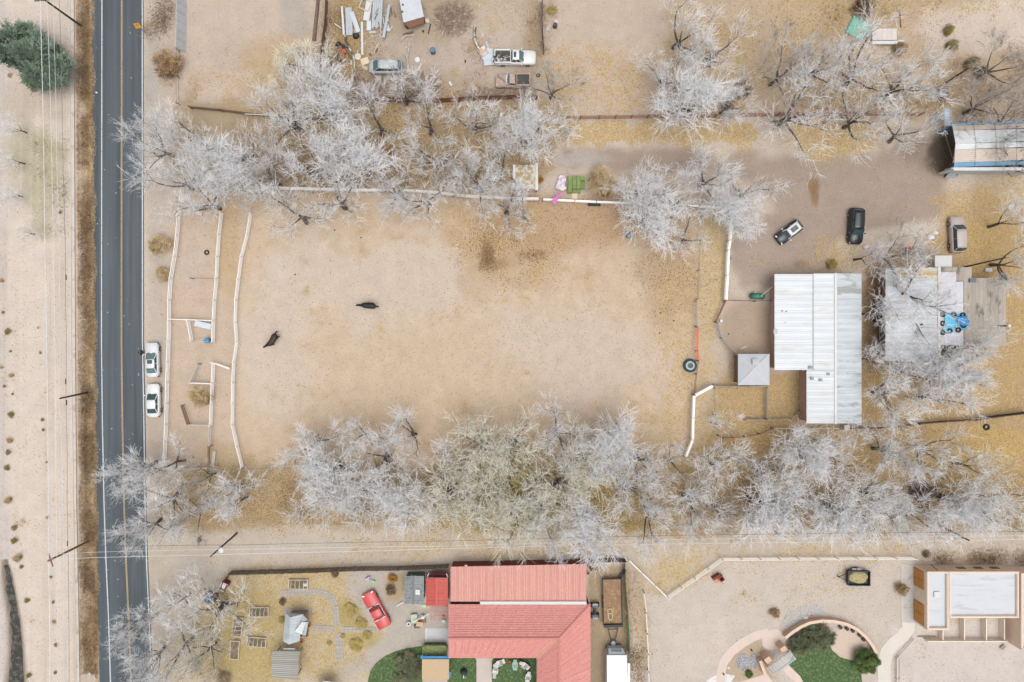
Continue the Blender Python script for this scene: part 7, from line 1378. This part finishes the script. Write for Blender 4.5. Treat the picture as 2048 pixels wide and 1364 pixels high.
def path(name, pts, half, mat, z=.02):
    l_, r_ = spread_line(pts, half); return strip(name, l_, r_, z, mat)
PV = {}
def paved(pts, half, mat, cell=8.0):
    """path of separate paving slabs"""
    base = path('path', pts, half, M('path_bed', (176, 166, 152), .95, .1), .02); nrow = max(2, round(half * 2 / cell))
    for a, b in zip(pts[:-1], pts[1:]):
        a = Vector(a); b = Vector(b); d = (b - a); L2 = d.length; d.normalize(); nn = Vector((-d.y, d.x)); n_ = max(1, round(L2 / cell))
        for i in range(n_):
            for j in range(nrow):
                c = a + d * (L2 * (i + .5) / n_) + nn * ((j + .5) / nrow - .5) * 2 * half; p = P(c.x, c.y, .03); key = (round(L2 / n_, 1), round(half * 2 / nrow, 1))
                if key not in PV: PV[key] = B().box((0, 0, 0), (L2 / n_ * S - .03, half * 2 / nrow * S - .03, .05)).mesh('paving_slab', mat)
                o = link('paving_slab', PV[key], base, p, (0, 0, math.atan2(-d.y, d.x)))
paved([(560, 1187), (612, 1184), (640, 1184), (660, 1192), (671, 1210)], 6.5, br); paved([(672, 1212), (674, 1252)], 6.5, br); paved([(677, 1266), (681, 1325)], 7, br); paved([(623, 1255), (668, 1258)], 5.5, br); paved([(682, 1259), (752, 1260)], 5.5, br)
paved([(567, 1221), (624, 1222)], 4, br)
flat('path', [(853, 1256), (898, 1256), (898, 1290), (853, 1292)], .03, M('patio_concrete', (206, 206, 208), .9, .05, 1)); flat('path', [(851, 1256), (853.5, 1256), (853.5, 1292), (851, 1292)], .05, white_paint)
flat('path', [(953, 1316), (983, 1316), (983, 1420), (953, 1420)], .055, M('pink_concrete', (212, 198, 190), .9, .05, 1))
bkm = M('pink_brick', (196, 166, 156), .9, .12, 4, ov=.08); bb = flat('patio', [(860, 1213), (896, 1213), (896, 1240), (860, 1240)], .02, M('path_bed', None)); bk = B().box((0, 0, 0), (.6, .6, .05)).mesh('paving_slab', bkm)
for i in range(4):
    for j in range(3): link('paving_slab', bk, bb, P(864.5 + i * 9, 1218 + j * 9, .03))
# pile by the sheds
for (x, y, w_, h_, rz, z, mt, lb, nm, cat) in ((829, 1236, .9, 1.2, .1, .2, M('pale_green_crate', (196, 208, 186), .7, .2, 4), 'pale green crate in the clutter below the grey shed', 'crate', 'crate'), (840, 1247, 1.0, .62, -.1, .3, M('tan_cardboard', (216, 182, 144), .8), 'tan cardboard sheet in the clutter below the grey shed', 'cardboard', 'cardboard'), (834, 1252, .75, .4, 0, .1, M('slate_crate', (98, 112, 112), .8), 'dark slate crate at the bottom of the clutter', 'crate', 'crate'), (846, 1233, .45, .5, 0, .3, M('white_bag', None), 'small white tub in the clutter below the sheds', 'tub', 'tub'), (848, 1241, .5, .5, .3, .1, M('brown_tub', (160, 120, 100), .8), 'brown tub beside the tan cardboard', 'tub', 'tub')):
    one(nm, B().box((0, 0, .15), (w_, h_, .3), rz), mt, x, y, z, lb, cat)
lay('pole', (827, 1243), (858, 1228), .12, .75, white_paint, 'long white pole lying across the clutter below the sheds', 'pole')
sp = thing('cable_reel', P(818, 1246, .0), 'white round reel with a black centre beside the clutter', 'reel'); B().ring((0, 0, .4), .24, .12, 18, 6, .5).build('rim', white_paint, sp, smooth=True); B().cyl((0, 0, 0), (0, 0, .42), .15, .15, 12).build('centre', blackp, sp); B().cyl((0, 0, 0), (0, 0, .1), .32, .32, 14).build('base', white_paint, sp)
cloth_patch('garden_sheet', [(841, 1208), (852, 1208), (857, 1212), (850, 1215), (842, 1211)], .1, M('pale_lime', (206, 226, 186), .7), 'pale lime plastic sheet at the foot of the red shed', 'plastic sheet', .2)
one('tub', B().cyl((0, 0, 0), (0, 0, .35), .25, .28, 12), M('pale_aqua', (206, 220, 218), .6), 887.5, 1241, 0, 'pale aqua tub by the red house wall', 'tub'); one('flower_pot', B().cyl((0, 0, 0), (0, 0, .3), .16, .2, 10), M('terracotta', None), 887, 1232.5, 0, 'small terracotta pot above the pale aqua tub', 'pot')
lay('board', (793, 1212), (807, 1204), .16, .3, white_paint, 'white board leaning at the grey shed\'s lower corner', 'board')
one('toy_trike', B().box((0, 0, .2), (.5, .4, .35), .4).dome((.2, .25, .3), .2, .2, .2, 8, 3), M('lilac_toy', (196, 180, 216), .6), 735.5, 1157, 0, 'lilac and dark toy on the drive above the red car', 'toy'); one('toy_box', B().box((0, 0, .15), (.5, .4, .3), -.5), M('mint_toy', (150, 206, 160), .6), 747, 1162.5, 0, 'mint green toy box beside the lilac toy', 'toy'); 
pm = thing('trash_pile', P(1182, 1133, 0), 'red and white junk heap at the red roof\'s right corner', 'junk heap')
for i in range(14): x, y = random.uniform(-.8, .8), random.uniform(-.9, .9); B().box((x, y, .2 + random.random() * .3), (random.uniform(.2, .6), random.uniform(.15, .4), .2), random.uniform(0, 3), .3).build('junk_piece', random.choice([M('junk_white', None), M('junk_dark', None), M('bright_red_plastic', None), M('junk_cream', None)]), pm)
# lawn chairs and urns
def lounger(x, y, ang, mat, label, grp=None):
    t = thing('lounge_chair', P(x, y, .4), label, 'lounge chair', grp, R(ang))
    B().hull([Vector(v) for v in ((-.7, -.3, .3), (.35, -.28, .3), (.35, .28, .3), (-.7, .3, .3))], [Vector(v) for v in ((-.7, -.3, .36), (.35, -.28, .36), (.35, .28, .36), (-.7, .3, .36))]).build('seat', mat, t)
    B().hull([Vector(v) for v in ((.36, -.27, .3), (.98, -.2, .72), (.98, .2, .72), (.36, .27, .3))], [Vector(v) for v in ((.34, -.27, .37), (.96, -.2, .79), (.96, .2, .79), (.34, .27, .37))]).build('backrest', mat, t)
    for s in (-1, 1): B().box((.1, s * .34, .5), (.7, .09, .05)).build('armrest', mat, t)
    for sx_ in (-.6, .35):
        for s in (-1, 1): B().box((sx_, s * .26, .15), (.06, .06, .3)).build('leg', mat, t)
    B().box((-.15, 0, .37), (.45, .5, .02)).build('cushion', M('cushion_grey', (170, 162, 156), .9), t)
    return t
lw = M('lounger_white', (228, 226, 222), .6); 
lounger(1000, 1323, 200, lw, 'white lounge chair at the top left of the chair ring', 'white lounge chairs in a ring'); lounger(991, 1338, 258, lw, 'white lounge chair with a pale blue foot, left of the ring', 'white lounge chairs in a ring'); lounger(1050, 1329, 140, lw, 'white lounge chair at the top right of the ring', 'white lounge chairs in a ring'); lounger(1056, 1352, 80, lw, 'white lounge chair at the lower right of the ring', 'white lounge chairs in a ring')
lounger(1030, 1328, 90, M('lounger_green', (160, 198, 180), .6), 'pale green lounge chair between the two red balls')
for x, lb in ((1019.5, 'red ball left of the pale green lounge chair'), (1040, 'red ball right of the pale green lounge chair')): one('garden_ball', B().dome((0, 0, .3), .2, .2, .2, 12, 4).dome((0, 0, .1), .14, .14, .2, 10, 2), M('ball_red', (226, 84, 84), .5), x, 1321, 0, lb, 'ball', smooth=True)
gr = thing('covered_grill', P(928, 1342, 0), 'dark covered round grill with a pale handle on the small lawn', 'grill'); B().dome((0, 0, .3), .5, .5, .75, 14, 5, .04).build('cover', M('grill_cover', (54, 68, 76), .7, .15, 4), gr, smooth=True); bar('handle', (0, -.05, 1.0), (.02, -.55, .95), .12, .05, white_paint, gr, (0, 0, 0)); B().cyl((0, 0, 0), (0, 0, .3), .4, .45, 12).build('base', blackp, gr)
# ------------------------------------------------------------ south east yard
conc2 = M('driveway_concrete', (205, 200, 194), .9, .05, .8, spots=(176, 174, 172), spot_amt=.42, spot_scale=.4); conc3 = M('path_concrete', (228, 220, 210), .9, .04, .8)
flat('driveway', [(1803.5, 1128), (1831, 1130), (1831, 1246), (1804, 1244)], .03, conc2); flat('kerb', [(1802, 1127), (1803.4, 1127), (1803.8, 1244), (1802.4, 1244)], .08, M('bright_concrete', None))
for y in (1157, 1186, 1215): flat('driveway_joint', [(1803.6, y), (1831, y), (1831, y + .6), (1803.6, y + .6)], .034, M('joint_grey', (168, 164, 160), .9), .004)
path('path', [(1817, 1244), (1816, 1258), (1806, 1272), (1788, 1286), (1774, 1302), (1768, 1330), (1770, 1400)], 13, conc3, .026)
adobe = M('pink_adobe', (232, 196, 168), .9, .06, 1.5, bump=.3); adc = M('adobe_cap', (236, 210, 190), .9, .05)
def curve_wall(pts, h, label, w=.36, cap=adc, mat=adobe):
    W = [P(x, y, h) for x, y in pts]; o = Vector((W[0].x, W[0].y, 0)); t = thing('curved_wall', o, label, 'wall'); n = len(W); L2 = []; R2 = []
    for i, p in enumerate(W):
        d = (W[min(n - 1, i + 1)] - W[max(0, i - 1)]).normalized(); nn = Vector((-d.y, d.x, 0)) * w / 2; L2.append(p + nn - o); R2.append(p - nn - o)
    for nm, za, zb, mt, k_ in (('wall_body', -.1, h - .1, mat, 1), ('wall_cap', h - .099, h, cap, 1.12)):
        vs = []; 
        for l, r_ in zip(L2, R2):
            c = (l + r_) / 2; l = c + (l - c) * k_; r_ = c + (r_ - c) * k_; vs += [(l.x, l.y, za), (r_.x, r_.y, za), (r_.x, r_.y, zb), (l.x, l.y, zb)]
        fs = [(4 * i + a, 4 * i + b, 4 * i + 4 + b, 4 * i + 4 + a) for i in range(n - 1) for a, b in ((0, 1), (1, 2), (2, 3), (3, 0))] + [(3, 2, 1, 0), tuple(4 * (n - 1) + i for i in range(4))]
        MB().add(vs, fs).build(nm, mt, t)
    return t
cwp = [(1571, 1276), (1585, 1265), (1602, 1254), (1620, 1246), (1645, 1242), (1670, 1243), (1695, 1249), (1715, 1259), (1733, 1275), (1746, 1292), (1754, 1308)]
curve_wall(cwp, 1.05, 'curving pink adobe wall arching over the junipers and round terrace')
curve_wall([(1521, 1322), (1526, 1336), (1531, 1350)], 1.3, 'short leaning pink adobe wall stub left of the timber pergola')
for x, y, lb in ((1558, 1288, 'square pink adobe pillar at the pergola\'s upper end'), (1527, 1309, 'square pink adobe pillar at the pergola\'s lower end')): one('adobe_pillar', B().box((0, 0, .9), (.85, .85, 1.8), .6), adobe, x, y, 0, lb, 'pillar')
pg = thing('pergola', P(1551, 1312, 0), 'grey slatted timber pergola between the two adobe pillars', 'pergola', rz=R(36)); pgm = M('silver_timber', (190, 190, 188), .9, .12, 3, ov=.08)
for i in range(17): B().box((-1.9 + i * .235, 0, 2.2), (.15, 1.45, .07)).build('slat', pgm, pg)
for s in (-1, 1): B().box((0, s * .55, 2.08), (4.0, .12, .14)).build('beam', pgm, pg)
for sx_ in (-1.7, 1.7):
    for s in (-1, 1): B().box((sx_, s * .55, 1.0), (.14, .14, 2.0)).build('post', pgm, pg)
path('path', [(1441, 1400), (1442, 1345), (1447, 1325), (1462, 1304), (1483, 1287), (1510, 1272), (1538, 1264)], 9, M('pink_path', (228, 208, 196), .9, .05, .8), .028)
flat('path', arc(1548, 1284, 24, 26, -10, 200, 18) + [(1535, 1300), (1562, 1298)], .033, M('pink_path', None)); path('path', [(1562, 1318), (1578, 1338), (1606, 1364), (1640, 1400)], 11, M('pink_path', None), .031)
flat('path', arc(1450, 1372, 40, 24, 60, 180, 10) + [(1410, 1400), (1440, 1400)], .024, M('white_path', (230, 228, 226), .8)); flat('path', [(1480, 1364), (1533, 1347), (1546, 1364), (1550, 1400), (1470, 1400)], .029, M('pink_path', None))
flat('terrace', arc(1700, 1288, 40, 34, 0, 350, 26), .03, M('terrace_gravel', (218, 198, 182), .95, .08, 6, bump=.4))
st_m = M('river_stone', (184, 186, 190), .9, .15, 5, ov=.2); SM = [MB().dome((0, 0, 0), 1, .8, .5, 8, 3, .15).mesh('stone', st_m) for _ in range(3)]
def stones(cx, cy, rx, ry, n, label, sz=.09, base=None):
    t = thing('stone_bed', P(cx, cy, 0), label, 'stone bed'); 
    B().prism([(rx * S * math.cos(a / 12 * 6.283), ry * S * math.sin(a / 12 * 6.283)) for a in range(12)], -.05, .03).build('base', M('stone_base', (150, 148, 146), .95, .15, 6), t)
    for i in range(n): a = random.uniform(0, 6.28); q = random.random() ** .5; s_ = sz * random.uniform(.7, 1.4); link('stone', random.choice(SM), t, (rx * S * q * math.cos(a), ry * S * q * math.sin(a), .02), (0, 0, random.uniform(0, 3)), (s_, s_, s_))
stones(1486, 1324, 13, 18, 190, 'grey river stone bed shaped like an oval, left of the leaning wall stub'); stones(1507, 1322, 8, 16, 90, 'narrow grey river stone bed right of the oval one')
flat('gravel_bed', [(1559, 1256), (1575, 1222), (1600, 1214), (1632, 1207), (1644, 1212), (1650, 1226), (1640, 1240), (1605, 1250), (1576, 1272)], .03, M('grey_gravel', (198, 192, 186), .95, .16, 9, bump=.8, spots=(172, 168, 166), spot_amt=.45, spot_scale=4))
for i in range(150):
    x, y = random.uniform(1562, 1642), random.uniform(1212, 1262)
    if inside([(1559, 1256), (1575, 1222), (1600, 1214), (1632, 1207), (1644, 1212), (1640, 1232), (1605, 1246), (1576, 1268)], np.array(x), np.array(y)): link('stone', random.choice(SM), bpy.data.objects['gravel_bed'], P(x, y, .03), (0, 0, random.uniform(0, 3)), (.07, .07, .06))
one('boulder', B().dome((0, 0, 0), .42, .3, .25, 10, 3, .15), M('white_boulder', (224, 226, 218), .9, .08), 1611, 1235, 0, 'pale boulder on the grey gravel bed', 'boulder')
lay('clay_tile', (1623, 1231), (1634, 1238), .26, .15, M('terracotta_tile', (206, 150, 130), .8), 'terracotta tile on the gravel bed, left one', 'tile', .15); lay('clay_tile', (1650, 1238), (1668, 1239), .22, .15, M('terracotta_tile', None), 'terracotta tile on the wall side, right one', 'tile', .15)
for i, (x, y) in enumerate(((1679, 1253), (1692, 1256), (1703.5, 1260), (1717, 1269), (1725, 1277.5))):
    t = thing('planter_pot', P(x, y, 0), 'small dark pot, %s from the left inside the curved wall' % ORD[i], 'pot', 'pots inside the curved wall'); B().cyl((0, 0, 0), (0, 0, .4), .2, .25, 12).build('pot', M('dark_pot', (60, 66, 74), .5), t); B().cyl((0, 0, .4), (0, 0, .42), .2, .2, 10).build('earth', M('pot_earth', None), t)
for x, y, lb in ((1457, 1335, 'pale round stepping stone in the tan bed'), (1463, 1351, 'pale green round stepping stone in the tan bed')): one('stepping_stone', B().cyl((0, 0, 0), (0, 0, .08), .2, .2, 12), M('pale_stone', (214, 222, 208), .9), x, y, 0, lb, 'stone')
for x, y, lb in ((1502, 1299, 'small dark path light by the pink path, upper'), (1446, 1346.5, 'small dark path light by the pink path, lower')): one('path_light', B().cyl((0, 0, 0), (0, 0, .4), .08, .12, 8), blackp, x, y, 0, lb, 'light')
ft = thing('brick_burner', P(1434, 1154, 0), 'terracotta brick burner with a square black opening by the vinyl fence', 'burner', rz=R(32)); tcm = M('terracotta_brick', (176, 102, 84), .9, .12, 4); 
B().box((-.1, .32, .4), (1.2, .35, .8)).build('back_wall', M('dark_brick', (136, 72, 58), .9, .12), ft); B().box((-.35, -.2, .25), (.55, .55, .5)).build('block', M('pale_terracotta', (226, 158, 132), .9), ft)
for s in (-1, 1): B().box((.35 + s * .3, -.2, .45), (.1, .7, .9)).build('side', tcm, ft)
for s in (-1, 1): B().box((.35, -.2 + s * .3, .45), (.5, .1, .9)).build('side', tcm, ft)
B().box((.35, -.2, .3), (.48, .48, .3)).build('ash_bed', dark_gap, ft)
lay('log', (1836, 1273), (1872, 1273), .12, .15, M('grey_olive_log', (150, 146, 120), .9), 'thin greenish log lying west of the adobe pens', 'log', .1); lay('gate_frame', (2002, 1298), (2010, 1291), .5, .2, M('rusty_wire', (176, 150, 140), .9), 'small wire frame lying south of the adobe pens', 'frame', .05)
fence([(1828, 1280), (1795, 1318), (1795, 1400)], .5, [.45], 'low pale kerb rail bordering the pale yard beside the curving path', M('pale_edging', (226, 212, 198), .9), None, .14, .12, 3, cat='edging', name='edging', ph=0)
fence([(1800, 1316), (1799, 1400)], .5, [.45], 'low pale edging running beside the first one at the bottom edge', M('pale_edging', None), None, .1, .12, 3, cat='edging', name='edging', ph=0)
for (x, y, lb) in ((1336, 1272, 'x'),): pass
one('drum', B().cyl((0, 0, 0), (0, 0, .6), .2, .2, 10), M('pale_blue_box', None), 184, 1344, -.3, 'pale blue bag in the ditch near the bottom edge', 'bag'); one('road_debris', B().dome((0, 0, 0), .2, .12, .08, 7, 3, .3), white_paint, 193, 185, .02, 'small white scrap on the left road margin', 'litter')
one('manhole_patch', B().cyl((0, 0, -.02), (0, 0, .019), .32, .32, 18), M('tar_patch', (74, 80, 84), .8), 189.5, 282, 0, 'dark round tar patch on the left road margin', 'patch')
